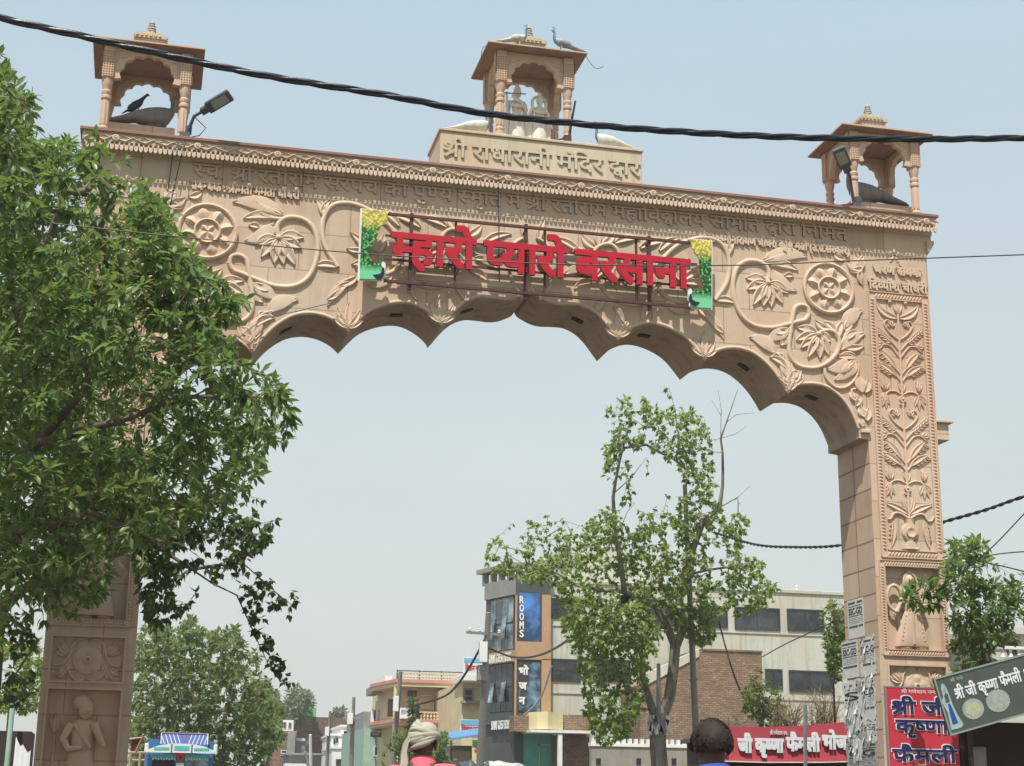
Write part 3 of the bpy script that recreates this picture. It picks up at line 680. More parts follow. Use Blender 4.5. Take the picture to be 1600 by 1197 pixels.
# ---- relief figures in the niches
def loft_rel(mb, rows, y0, n=9, fold=0):
    R_ = []
    for (cx, z, w, d) in rows:
        row = []
        for i in range(n):
            a = PI*i/(n-1); rip = 1+fold*(.10 if i % 2 else -.06)
            row.append(Vector((cx-w*math.cos(a), y0-d*(math.sin(a)**.7)*rip, z)))
        R_.append(row)
    mb.ring(R_, False, False); mb.add([R_[0][0]]+R_[0][1:], [tuple(range(n))]); mb.add(R_[-1], [tuple(range(n))])
def woman(cx, y0):
    mb = MB(); zb = 3.76
    for s in (-1, 1): loft_rel(mb, [(cx+.02+s*.12, zb, .10, .06), (cx+.02+s*.12, zb+.03, .10, .09), (cx+.02+s*.11, zb+.06, .07, .06)], y0)
    loft_rel(mb, [(cx, zb+.05, .29, .10), (cx, zb+.09, .285, .11), (cx, zb+.22, .25, .11), (cx+.005, zb+.40, .21, .105), (cx+.005, zb+.55, .16, .10), (cx+.005, zb+.60, .125, .095)], y0, 17, 1)
    for i in range(7):
        z = zb+.12+i*.065
        for s in (-1, 1): r_stem(mb, [(cx+s*.03, z+.07), (cx+s*.10, z+.01), (cx+s*(.20-i*.015), z+.03)], .009, .010, y0-.088)
    r_stem(mb, [(cx, zb+.08), (cx, zb+.58)], .035, .018, y0-.10)
    loft_rel(mb, [(cx+.005, zb+.60, .13, .10), (cx, zb+.64, .125, .11), (cx-.01, zb+.78, .15, .12), (cx-.01, zb+.88, .15, .11), (cx-.01, zb+.94, .07, .08), (cx-.01, zb+.97, .05, .08)], y0)
    # veil, head
    loft_rel(mb, [(cx+.01, zb+.84, .17, .05), (cx+.02, zb+1.0, .135, .06), (cx+.01, zb+1.12, .12, .07), (cx, zb+1.21, .07, .06), (cx, zb+1.235, .03, .04)], y0)
    mb.ell((cx-.02, y0-.07, zb+1.08), (.075, .065, .105), 12, 8); mb.ell((cx-.045, y0-.135, zb+1.065), (.016, .02, .03), 6, 5)
    r_stem(mb, [(cx+.13, zb+.95), (cx+.10, zb+1.13), (cx, zb+1.225), (cx-.09, zb+1.15), (cx-.105, zb+1.02)], .022, .03, y0-.06)
    # arms and the ring-shaped horn she carries
    mb.tube([(cx-.14, y0-.09, zb+.87), (cx-.20, y0-.10, zb+.72), (cx-.27, y0-.11, zb+.60)], [.045, .04, .032], 8)
    mb.ell((cx-.275, y0-.11, zb+.585), (.045, .04, .04), 8, 6)
    rg = [(cx-.30+.125*math.cos(a), y0-.09, zb+.80+.20*math.sin(a)) for a in [RAD(-70+i*20) for i in range(18)]]
    mb.tube(rg, [.036]*4+[.032]*5+[.026]*9, 8)
    mb.tube([(cx+.13, y0-.09, zb+.87), (cx+.21, y0-.12, zb+.70), (cx+.10, y0-.15, zb+.62)], [.045, .04, .03], 8); mb.ell((cx+.08, y0-.15, zb+.62), (.04, .03, .035), 8, 6)
    r_leaf(mb, (cx-.15, zb+.60), (cx-.26, zb+.50), .10, .1, .05, 7, y0); loft_rel(mb, [(cx-.14, zb+.25, .02, .04), (cx-.2, zb+.45, .06, .06), (cx-.25, zb+.55, .03, .05)], y0)
    return mb
for s in (-1, 1): woman(s*6.26, .10).build('woman_relief', M['pink'], gate, smooth=50)
def courtier(cx, y0):
    mb = MB(); zb = 1.32
    loft_rel(mb, [(cx, zb, .26, .08), (cx, zb+.1, .25, .10), (cx, zb+.45, .19, .11), (cx, zb+.66, .15, .10)], y0, 13, 1)
    loft_rel(mb, [(cx, zb+.66, .15, .11), (cx, zb+.9, .17, .13), (cx+.01, zb+1.02, .17, .11), (cx+.01, zb+1.07, .06, .08)], y0)
    mb.ell((cx+.03, y0-.08, zb+1.18), (.095, .08, .13), 12, 8); mb.ell((cx+.075, y0-.15, zb+1.16), (.018, .025, .03), 6, 5)
    loft_rel(mb, [(cx+.0, zb+1.20, .12, .10), (cx-.02, zb+1.28, .14, .12), (cx-.03, zb+1.36, .11, .09), (cx-.03, zb+1.40, .04, .05)], y0)
    mb.tube([(cx-.15, y0-.09, zb+1.0), (cx-.24, y0-.11, zb+.80), (cx-.16, y0-.15, zb+.66), (cx+.02, y0-.16, zb+.68)], [.06, .052, .045, .035], 8)
    mb.tube([(cx+.15, y0-.09, zb+1.0), (cx+.24, y0-.12, zb+.82), (cx+.30, y0-.13, zb+.70)], [.06, .05, .036], 8)
    r_stem(mb, [(cx-.12, zb+1.0), (cx+.02, zb+.82), (cx+.13, zb+.68)], .035, .03, y0-.11)
    r_palm(mb, (cx-.36, zb+.85), [(cx-.45, zb+1.1), (cx-.36, zb+1.15), (cx-.30, zb+1.08)], .09, .04, y0); r_stem(mb, [(cx-.36, zb+.85), (cx-.37, zb+.4), (cx-.40, zb+.05)], .025, .035, y0)
    return mb
for s in (-1, 1): courtier(s*6.28, .10).build('courtier_relief', M['pink'], gate, smooth=50)

# ---- inscriptions cut on the gate
T = lambda px, py, Y=0.: at(px, py, Y)
def line(text, a, b, size, mat=M['stone'], depth=.028, bold=.006, Y=-.001, name='inscription'):
    pa, pb = T(*a, Y), T(*b, Y); zz = (pa.z+pb.z)/2; pa.z = pb.z = zz
    return inscribe(name, gate, text, pa, pb, size, mat, depth, bold)
line('स्व. श्री रतीराम सरपंच की पुण्य स्मृति में श्री रतीराम महाविद्यालय समिति द्वारा निर्मित', (303, 257), (1323, 358), .20, M['stone'], .022, .005)
line('प्रबन्धक : श्रीमती ममता चौधरी', (299, 285), (468, 299), .125, M['carve'], .035, .008)
line('श्री लक्ष्मीनारायण चौधरी कृषि मंत्री (उ.प्र.सरकार)', (1091, 366), (1325, 388), .115, M['carve'], .035, .008)
line('चरण सेवक', (1364, 416), (1437, 421), .13, M['carve'], .035, .012)
line('दिव्यांश चौधरी', (1356, 440), (1447, 446), .14, M['carve'], .03, .008)
# ------------------------------------------------------------------ inscribed block over the crown of the gate
def cw(mb, o): return mb
blk = thing('inscription_block', 'yellowish stone block with a carved line of lettering above the middle of the gate', 'stone block', (.15, .5, ZT), None)
PX0, PX1, PZ1 = -1.53, 1.82, 11.71
b = MB(); b.bx(PX0, PX1, -.10, .95, ZT+.006, PZ1-.05); b.build('block_body', M['yellow'], blk, bevel=.008)
b = MB(); b.bx(PX0-.025, PX1+.025, -.125, .975, PZ1-.048, PZ1); b.build('block_slab', M['greystone'] if False else M['yellow'], blk, bevel=.008)
pa, pb = at(690, 222, -.101), at(1000, 256, -.101); pa.z = pb.z = (pa.z+pb.z)/2; pa.x = PX0+.05; pb.x = PX1-.04
inscribe('inscription', blk, 'श्री राधारानी मंदिर द्वार', pa, pb, .23, M['yellow'], .022, .006)

# ------------------------------------------------------------------ chhatris
def cusp_poly(hw, z0, z1, spr, n=5, open_w=.78):
    """spandrel panel of a little cusped arch in x,z, spanning -hw..hw, from z0 (bottom) to z1 (top)"""
    ow = hw*open_w; pts = []; rise = (z1-z0)*.74
    knots = []
    for i in range(n+1):
        a = PI-PI*i/n; knots.append((ow*math.cos(a), z0+.015+rise*math.sin(a)**.85))
    for i in range(n):
        A, B = Vector(knots[i]), Vector(knots[i+1]); d = B-A; nn = Vector((-d.y, d.x))
        for k in range(6):
            t = k/6; p = A+d*t+nn*(.30*math.sin(PI*t)*(.9 if 0 < i < n-1 else .7)); pts.append((p.x, p.y))
    pts.append(tuple(knots[-1]))
    return [(-hw, z0)]+pts+[(hw, z0), (hw, z1), (-hw, z1)]
def make_chhatri(label, cx, cy, z0, W, D, zblk, ztop, RW, RD, fin, ped=True):
    root = thing('chhatri', label, 'pavilion', (cx, cy, z0), 'chhatris along the top of the gate')
    cw_ = .17; hx, hy = W/2-cw_/2, D/2-cw_/2
    for sx in (-1, 1):
        for sy in (-1, 1):
            x, y = cx+sx*hx, cy+sy*hy; c = MB(); H = zblk-z0
            c.bx(x-.085, x+.085, y-.085, y+.085, z0+.004, z0+.06)
            c.lathe((x, y, z0), [(.085, .06), (.085, .10), (.062, .115), (.075, .15), (.075, .17), (.058, .19), (.062, .21), (.062, H*.62), (.058, H*.64), (.078, H*.66), (.078, H*.70), (.060, H*.72), (.075, H*.76), (.075, H*.79), (.058, H*.81), (.068, H*.86), (.085, H*.93), (.085, H)], 12)
            for k in range(8):
                a = 2*PI*k/8; c.cyl((x+.060*math.cos(a), y+.060*math.sin(a), z0+.22), (x+.060*math.cos(a), y+.060*math.sin(a), z0+H*.60), .012, None, 6)
            col = c.build('column', M['pink'], root, smooth=40)
            b = MB(); b.bx(x-cw_/2, x+cw_/2, y-cw_/2, y+cw_/2, zblk, ztop)
            bk = b.build('bracket_block', M['pink'], col)
            nz = int((ztop-zblk-.10)/.042)               # drilled lattice: one plate with rows of sunk squares
            ul = [-.08]+[c+d for c in (-.06, -.02, .02, .06) for d in (-.0125, -.0105, .0105, .0125)]+[.08]; zl_ = [zblk+.02]+[zblk+.045+j*.042+d for j in range(nz) for d in (-.0135, -.0115, .0115, .0135)]+[ztop-.02]
            for fx in (0, 1):
                b = MB(); vs = []
                for jz, z in enumerate(zl_):
                    for iu, u in enumerate(ul):
                        sunk = 0 < iu < len(ul)-1 and 0 < jz < len(zl_)-1 and (iu-1) % 4 in (1, 2) and (jz-1) % 4 in (1, 2); h = cw_/2+(.002 if sunk else .014)
                        vs.append((x+u, y+sy*h, z) if fx == 0 else (x+sx*h, y+u, z))
                nu = len(ul); b.add(vs, [(j*nu+i, j*nu+i+1, (j+1)*nu+i+1, (j+1)*nu+i) for j in range(len(zl_)-1) for i in range(nu-1)]); b.build('lattice', M['pink'], col)
    for s in (-1, 1):
        m = MB(); pl_ = cusp_poly(W/2-cw_, zblk+.01, ztop-.002, 0, 7); m.prism([(cx+x, z) for x, z in pl_], cy+s*hy-.045, cy+s*hy+.045)
        for k in (-1, 1):
            r_leaf(m, (cx+k*(W/2-cw_-.05), ztop-.16), (cx+k*(W/2-cw_-.24), ztop-.08), .07, .2*k, .02, 6, cy+s*hy-.044)
            r_stem(m, [(cx+k*(W/2-cw_-.03), ztop-.25), (cx+k*(W/2-cw_-.10), ztop-.14), (cx+k*(W/2-cw_-.20), ztop-.12)], .012, .018, cy+s*hy-.044)
        m.build('cusped_panel', M['carve'], root)
        m = MB(); pl_ = cusp_poly(D/2-cw_, zblk+.01, ztop-.002, 0, 7); m.prism([(cy+x, z) for x, z in pl_], cx+s*hx-.045, cx+s*hx+.045, 0, 'x'); m.build('cusped_panel', M['carve'], root)
    r = MB(); hw, hd = RW/2, RD/2                        # flat slab eave, slightly hollowed below
    r.add([(cx+a*hw, cy+b_*hd, ztop+.005) for a, b_ in ((-1, -1), (1, -1), (1, 1), (-1, 1))]+[(cx+a*hw, cy+b_*hd, ztop+.045) for a, b_ in ((-1, -1), (1, -1), (1, 1), (-1, 1))]+[(cx+a*hw*.55, cy+b_*hd*.55, ztop+.10) for a, b_ in ((-1, -1), (1, -1), (1, 1), (-1, 1))],
          [(3, 2, 1, 0), (0, 1, 5, 4), (1, 2, 6, 5), (2, 3, 7, 6), (3, 0, 4, 7), (4, 5, 9, 8), (5, 6, 10, 9), (6, 7, 11, 10), (7, 4, 8, 11), (8, 9, 10, 11)])
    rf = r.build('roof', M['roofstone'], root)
    e = MB(); e.bx(cx-hw-.008, cx+hw+.008, cy-hd-.008, cy+hd+.008, ztop+.018, ztop+.040); e.build('roof_edge', M['pink'], rf)
    z = fin-.42; hf = .42; f = MB(); f.bx(cx-.22, cx+.22, cy-.22, cy+.22, ztop+.06, z-.021)
    for k, w in enumerate((.245, .19, .14, .095)):
        zz = z+k*hf*.095; f.bx(cx-w, cx+w, cy-w, cy+w, zz-.02, zz+hf*.06)
        for q_ in range(int(w/.035)):
            u = -w+.035+q_*.07
            for s in (-1, 1):
                f.box((cx+u, cy+s*w, zz+hf*.07), (.038, .04, .045)); f.box((cx+s*w, cy+u, zz+hf*.07), (.038, .04, .045))
    f.lathe((cx, cy, z+hf*.36), [(.075, 0), (.08, hf*.06), (.066, hf*.08), (.074, hf*.12), (.074, hf*.17), (.06, hf*.19), (.068, hf*.22), (.064, hf*.28), (.05, hf*.30), (.058, hf*.33), (.05, hf*.39), (.035, hf*.42), (.04, hf*.46), (.02, hf*.56), (.004, hf*.64)], 14)
    fo = f.build('finial', M['yellow'], rf, smooth=40)
    bd = MB()
    for k in range(4): bd.lathe((cx, cy, z+hf*(.44+.115*k)), [(.074-.009*k, 0), (.078-.010*k, .006), (.078-.010*k, .022), (.072-.009*k, .027)], 14)
    bd.build('finial_bands', M['greystone'], fo, smooth=40)
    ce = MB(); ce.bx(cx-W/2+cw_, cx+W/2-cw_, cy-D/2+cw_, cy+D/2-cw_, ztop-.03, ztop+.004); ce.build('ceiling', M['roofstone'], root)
    return root
CY = .62
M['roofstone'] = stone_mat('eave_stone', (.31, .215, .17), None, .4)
make_chhatri('stone pavilion at the left end of the gate, a pigeon on the peacock inside', -6.12, CY, ZT+.004, 1.34, 1.12, 12.02, 12.57, 1.68, 1.44, 13.36)
make_chhatri('stone pavilion on the inscribed block in the middle sheltering two standing statues', .03, .47, PZ1, 1.30, 1.0, 12.68, 13.24, 1.66, 1.36, 14.02)
make_chhatri('stone pavilion at the right end of the gate with a grey peacock lying inside', 6.25, CY, ZT+.004, 1.30, 1.12, 12.02, 12.57, 1.68, 1.44, 13.40)

# ------------------------------------------------------------------ birds
M['pea_blue'] = painted('faded_blue_paint', (.13, .22, .29), .55, .6, 9)
M['pea_white'] = painted('flaking_white_paint', (.62, .60, .52), .7, .6, 7)
def peacock(label, loc, fwd, s, mats, crest=True, base=None, group='painted peacock statues', lying=False):
    """standing peacock with long folded train; fwd = +1 looks to +x"""
    x, y, z = loc; root = thing('peacock_statue', label, 'statue', loc, group)
    X = lambda a, h, o=0.: Vector((x+fwd*a*s, y+o*s, z+h*s))
    low = -.10 if lying else 0
    b = MB(); rings = []
    prof = [(-.95, .10, .02, .012), (-.85, .11, .07, .025), (-.60, .16, .10, .05), (-.35, .24, .12, .085), (-.12, .32+low*.6, .15, .13), (.06, .36+low, .155, .155), (.20, .38+low, .13, .15), (.30, .43+low, .085, .11), (.345, .50+low, .05, .065)]
    fat = 1.4 if lying else 1
    for a, h, wy, wz in prof: wy *= fat; wz *= fat; rings.append([X(a, h+wz*math.sin(2*PI*k/12), wy*math.cos(2*PI*k/12)) for k in range(12)])
    b.ring(rings); bo = b.build('body', mats[0], root, smooth=60)
    for o in (-1, 1):
        w = MB(); w.ell(X(-.05, .35+low, o*.125), (.24*s, .045*s, .11*s), 10, 6, Matrix.Rotation(-fwd*.25, 3, 'Y')); w.build('wing', mats[0], bo, smooth=60)
    nk = MB(); nk.tube([X(.24, .38+low), X(.33, .50+low), X(.35, .62+low), X(.34, .74+low), X(.37, .82+low), X(.42, .845+low)], [.105*s, .07*s, .048*s, .042*s, .052*s, .03*s], 10)
    nk.tube([X(.42, .85+low), X(.50, .825+low)], [.022*s, .004*s], 6)
    no = nk.build('neck', mats[1], root, smooth=60)
    if crest:
        c = MB()
        for k in range(5):
            a = RAD(60+k*20); c.tube([X(.37, .86+low), X(.37+.11*math.cos(a), .86+low+.11*math.sin(a), (k-2)*.008)], [.006*s, .006*s], 5); c.ell(X(.37+.12*math.cos(a), .86+low+.12*math.sin(a), (k-2)*.008), (.014*s,)*3, 6, 4)
        c.build('crest', mats[1], no)
    if not lying:
        for o in (-1, 1):
            l = MB(); l.tube([X(.06, .24, o*.07), X(.09, .12, o*.07), X(.07, .0, o*.07)], [.03*s, .02*s, .016*s], 6); l.tube([X(.04, .01, o*.07), X(.14, .008, o*.07)], [.018*s, .008*s], 5); l.build('leg', mats[0], root)
    else:
        l = MB(); l.ell(X(.05, .14), (.22*s, .13*s, .14*s), 10, 6); l.build('breast', mats[0], root, smooth=60)
    if base:
        p = MB(); p.bx(min(X(-1.0, 0).x, X(.42, 0).x), max(X(-1.0, 0).x, X(.42, 0).x), y-.2*s, y+.2*s, base, z-.001); p.build('pedestal', M['stone'], root, bevel=.01)
    return root
grey = (M['greystone'], M['greystone']); blue = (M['pea_white'], M['pea_blue'])
pz = 11.47
lp = peacock('grey stone peacock with lowered neck on a pedestal inside the left pavilion', (-5.98, .62, pz), 1, .80, grey, False, ZT+.006, 'peacock statues on the gate', True)
peacock('weathered grey peacock on a pedestal in the right pavilion behind the lamp', (6.12, .62, pz-.02), -1, .86, grey, False, ZT+.006, 'peacock statues on the gate', True)
peacock('blue necked white peacock on the middle roof facing right towards the spire', (-.30, -.10, 13.295), 1, .42, blue, True, None, 'peacock statues on the gate')
peacock('blue bodied peacock on the middle roof facing left with its tail over the right edge', (.48, -.10, 13.295), -1, .44, (painted('pale_blue_grey_paint', (.30, .35, .37), .6, .5, 8), M['pea_blue']), True, None, 'peacock statues on the gate')
peacock('white peacock with a long pale train on the left end of the inscribed block', (-.92, .05, PZ1), 1, .56, blue, True, None, 'peacock statues on the gate', True)
peacock('white peacock with blue upright neck on the right end of the inscribed block', (1.28, .05, PZ1), -1, .54, blue, True, None, 'peacock statues on the gate', True)
M['pigeon'] = painted('slate_feathers', (.035, .038, .045), .5, .4, 20)
def pigeon(label, loc, fwd, s):
    root = thing('pigeon', label, 'bird', loc); x, y, z = loc
    X = lambda a, h, o=0.: Vector((x+fwd*a*s, y+o*s, z+h*s)); b = MB()
    prof = [(-.22, -.02, .015, .008), (-.13, .05, .035, .022), (-.05, .12, .065, .055), (.02, .17, .075, .075), (.065, .22, .06, .064), (.085, .27, .036, .038), (.115, .31, .030, .030), (.135, .325, .018, .02), (.165, .315, .003, .004)]
    b.ring([[X(a, h+wz*math.sin(2*PI*k/10), wy*math.cos(2*PI*k/10)) for k in range(10)] for a, h, wy, wz in prof]); b.build('body', M['pigeon'], root, smooth=60)
    for o in (-1, 1):
        w = MB(); w.ell(X(-.04, .13, o*.045), (.14*s, .02*s, .05*s), 8, 5, Matrix.Rotation(-fwd*.7, 3, 'Y')); w.build('wing', M['pigeon'], root, smooth=60)
        l = MB(); l.tube([X(.01, .10, o*.02), X(.02, .0, o*.02)], .008*s, 5); l.build('leg', M['red'], root)
pigeon('dark pigeon perched on the back of the stone peacock in the left pavilion', (-6.24, .60, 11.705), 1, 1.05)

# ------------------------------------------------------------------ the two statues under the middle pavilion
def statue(label, x, y, z, H, pose, halo):
    root = thing('standing_statue', label, 'statue', (x, y, z)); s = H
    E = lambda a, b, c: Vector((x+a*s, y+b*s, z+c*s))
    b = MB(); rows = []
    for h, rx, ry, ox in ((.06, .13, .10, 0), (.10, .145, .11, 0), (.25, .135, .10, 0), (.42, .115, .09, 0), (.50, .085, .07, 0), (.56, .075, .062, .004), (.66, .10, .07, .006), (.73, .115, .068, .006), (.765, .07, .055, .006), (.785, .036, .038, .006), (.81, .034, .036, .006), (.83, .052, .052, .006), (.87, .062, .062, .006), (.91, .058, .06, .006), (.945, .035, .04, .006), (.955, .01, .01, .006)):
        rows.append([E(ox+rx*math.cos(2*PI*k/16)*(1+(.07 if k % 2 and h < .5 else 0)), ry*math.sin(2*PI*k/16)*(1+(.07 if k % 2 and h < .5 else 0)), h) for k in range(16)])
    b.ring(rows)
    arms = {'flute': [[(.11, 0, .73), (.15, -.04, .58), (.03, -.13, .68), (-.10, -.13, .76)], [(-.11, 0, .73), (-.18, -.04, .60), (-.19, -.10, .72), (-.20, -.12, .79)]],
            'bless': [[(-.11, 0, .73), (-.19, -.03, .60), (-.16, -.10, .70), (-.15, -.12, .80)], [(.11, 0, .73), (.17, -.02, .58), (.20, -.05, .44), (.22, -.07, .36)]]}[pose]
    for a in arms:
        b.tube([E(*p) for p in a], [.036*s, .03*s, .024*s, .018*s], 8); b.ell(E(*a[-1]), (.022*s, .018*s, .03*s), 8, 6)
        for k in range(4): b.tube([E(*a[-1]), E(a[-1][0]+(k-1.5)*.012, a[-1][1]-.012, a[-1][2]+(.045 if a[-1][2] > .6 else -.045)*(1-.08*abs(k-1.5)))], [.008*s, .006*s], 5)
    b.ell(E(.006, -.062, .865), (.012*s, .018*s, .02*s), 6, 5)
    for o in (-1, 1): b.ell(E(.006+o*.022, -.058, .882), (.011*s, .006*s, .006*s), 6, 4); b.tube([E(o*.05, -.04, .02), E(o*.05, -.02, .10)], [.035*s, .03*s], 8); b.ell(E(o*.05, -.07, .018), (.035*s, .06*s, .02*s), 8, 5)
    b.build('figure', M['marble'], root, smooth=55)
    c = MB(); c.lathe(E(.006, 0, .90), [(.066*s, 0), (.07*s, .02*s), (.055*s, .04*s), (.06*s, .06*s), (.04*s, .10*s), (.025*s, .13*s), (.028*s, .145*s), (.004*s, .17*s)], 12); c.build('crown', M['marble'], root, smooth=50)
    if halo:
        h_ = MB(); a0 = [E(.006+.135*math.cos(RAD(a)), .06, .86+.15*math.sin(RAD(a))) for a in range(-50, 231, 14)]; h_.tube(a0, [.026*s]*len(a0), 8); h_.build('halo', M['marble'], root, smooth=60)
    sw = MB()
    for sd in (-1, 1):
        L_ = [(sd*.12, .02, .72), (sd*.15, .03, .50), (sd*.17, .02, .30), (sd*.18, .0, .10)]; sw.tube([E(*p) for p in L_], [.03*s, .045*s, .055*s, .04*s], 8)
    sw.tube([E(-.12, -.06, .66), E(0, -.11, .62), E(.14, -.05, .66)], [.03*s, .032*s, .03*s], 8)
    sw.build('sash', M['marble'], root, smooth=60)
    if pose == 'flute':
        f = MB(); f.tube([E(-.26, -.14, .80), E(.12, -.12, .835)], .010*s, 6); f.build('flute', M['greystone'], root)
    p = MB(); p.bx(x-.20*s, x+.20*s, y-.17*s, y+.17*s, PZ1+.001, z+.05*s); p.build('pedestal', M['yellow'], root, bevel=.01)
statue('taller white statue playing a flute in the middle pavilion', -.17, .42, PZ1+.10, 1.02, 'flute', False)
statue('shorter white statue with ring halo and one raised hand in the middle pavilion', .21, .40, PZ1+.10, .90, 'bless', True)

# ------------------------------------------------------------------ flood lamps on the coping
def floodlight(label, base, elbow, head, tilt, size, wires):
    root = thing('floodlight', label, 'lamp', base, 'floodlights on the gate'); base, elbow, head = Vector(base), Vector(elbow), Vector(head)
    p = MB(); p.tube([base, base*.4+elbow*.6+V(0, .02, 0), elbow, elbow*.35+head*.65], [.03, .028, .025, .022], 8); p.build('arm', M['lampgrey'], root, smooth=60)
    m = MB(); m.box(base+V(0, 0, .05), (.16, .14, .10)); m.box(base+V(.05, 0, .16), (.10, .10, .12)); m.build('mount', M['lampgrey'], root, bevel=.01)
    u = (head-elbow).normalized(); n_ = Vector(tilt).normalized(); n_ = (n_-u*n_.dot(u)).normalized(); w = u.cross(n_)
    rot = Matrix((w, u, n_)).transposed()
    h = MB(); L, W_ = size; c = head+u*L*.2
    h.box(c, (W_, L, .07), rot); h.box(c-u*(L*.5+.05), (W_*.6, .12, .09), rot); ho = h.build('housing', M['lampgrey'], root, bevel=.012)
    f = MB()
    for k in range(5): f.box(c-n_*.05+w*(k-2)*W_*.2, (.012, L*.8, .04), rot)
    f.build('cooling_fin', M['lampgrey'], ho)
    l = MB(); l.box(c+n_*.037+u*L*.04, (W_*.72, L*.62, .008), rot); l.build('lens', M['lens'], ho)
    w_ = MB()
    for pts in wires: w_.tube(pts, .008, 5)
    w_.build('flex', M['wire'], root)
b0 = at(289, 207, -.12); b0.z = ZT+.005
h0 = at(335, 163, -.42); e0 = at(303, 182, -.25)
floodlight('floodlight on a tilted arm beside the left pavilion pointing up and right', b0, e0, h0, (.1, -.75, -.65), (.42, .19),
           [[b0+V(-.02, -.05, .1), at(270, 240, -.28), at(262, 300, -.03), at(250, 350, -.02), at(243, 400, -.02)], [b0+V(.03, -.05, .1), at(284, 240, -.28), at(266, 320, -.03), at(257, 372, -.02), at(252, 410, -.02)],
            [e0, at(322, 200, -.3), at(311, 212, -.15), b0+V(.1, 0, .05)]])
b1 = at(1336, 316, -.12); b1.z = ZT+.005
floodlight('floodlight on an upright arm in front of the right pavilion', b1, at(1328, 275, -.2), at(1318, 252, -.42), (-.35, -.8, -.55), (.42, .22),
           [[b1+V(0, 0, .1), b1+V(-.3, -.03, .03), b1+V(-.7, 0, .01)]])
st = thing('spotlight_post', 'thin black rod with a clamp leaning beside the middle pavilion', 'post', (at(890, 212, -.05)))
a = at(888, 215, -.05); a.z = PZ1
m = MB(); m.tube([a, at(893, 190, -.06), at(899, 158, -.08)], [.022, .02, .016], 8); m.build('rod', M['black'], st)
m = MB(); m.box(a+V(-.02, 0, .06), (.12, .10, .12)); m.tube([a+V(0, 0, .1), a+V(-.18, -.03, .02)], .018, 6); m.build('clamp', M['rust'], st, bevel=.01)

# ------------------------------------------------------------------ name sign on its iron frame
sign = thing('name_sign', 'red cut-out letters on a rusty iron frame with painted vine panels across the gate', 'sign', (.13, -.2, 9.55))
YS = -.20
def zline(a, b): pa, pb = at(*a, YS), at(*b, YS); z = (pa.z+pb.z)/2; return pa.x, pb.x, z
fr = MB()
x0, x1, zt = zline((603, 337), (1088, 378)); _, _, zb = zline((600, 439), (1092, 481)); _, _, zm1 = zline((605, 370), (1085, 411)); _, _, zm2 = zline((603, 405), (1090, 448))
def bar(xa, xb, za, zb_, t, y=YS): fr.bx(xa, xb, y-t/2, y+t/2, za, zb_)
frs = []
for z, t in ((zt, .042), (zb, .042), (zm1-.0, .03), (zm2, .03)):
    fr = MB(); bar(x0, x1, z-t/2, z+t/2, t); fr.build('frame_rail', M['rust'], sign)
for px, t, ext in ((642, .05, .10), (712, .032, 0), (822, .05, .10), (852, .032, 0), (995, .035, 0), (1015, .05, .10)):
    xx = at(px, 400, YS).x; fr = MB(); bar(xx-t/2, xx+t/2, zb-ext, zt+ext*.6, t, YS+.032); 
    if ext:
        for z in (zt-.05, zb+.05): fr.bx(xx-.018, xx+.018, YS+.03, -.001, z-.018, z+.018)
    fr.build('frame_post', M['rust'], sign)
pa, pb = at(613, 366, YS-.05), at(1075, 408, YS-.05); pa.z = pb.z = (pa.z+pb.z)/2
inscribe('lettering', sign, 'म्हारो प्यारो बरसाना', pa, pb, .46, M['letter_red'], .05, .023)
# printed vine panels
q = N('printed_vines')
vo = q.n('TexVoronoi'); vo.inputs['Scale'].default_value = 23; q.l(q.obj(), vo.inputs['Vector'])
sx = q.n('SeparateXYZ'); q.l(q.obj(), sx.inputs[0])
sh = q.ramp(vo.outputs['Distance'], [(.0, (.34, .66, .20)), (.35, (.05, .28, .05)), (.6, (.006, .05, .012))])
ye = q.ramp(vo.outputs['Distance'], [(.0, (.85, .78, .30)), (.45, (.62, .48, .08)), (.75, (.25, .28, .05))])
mr = q.n('MapRange'); mr.inputs['From Min'].default_value = .22; mr.inputs['From Max'].default_value = .40; q.l(sx.outputs[2], mr.inputs[0])
mr2 = q.n('MapRange'); mr2.inputs['From Min'].default_value = -.32; mr2.inputs['From Max'].default_value = -.44; q.l(sx.outputs[2], mr2.inputs[0])
k = q.mix(sh, ye, mr.outputs[0]); k = q.mix(k, (.16, .55, .28), mr2.outputs[0])
q.col(k).rough(.4, .4); M['vines'] = q.m
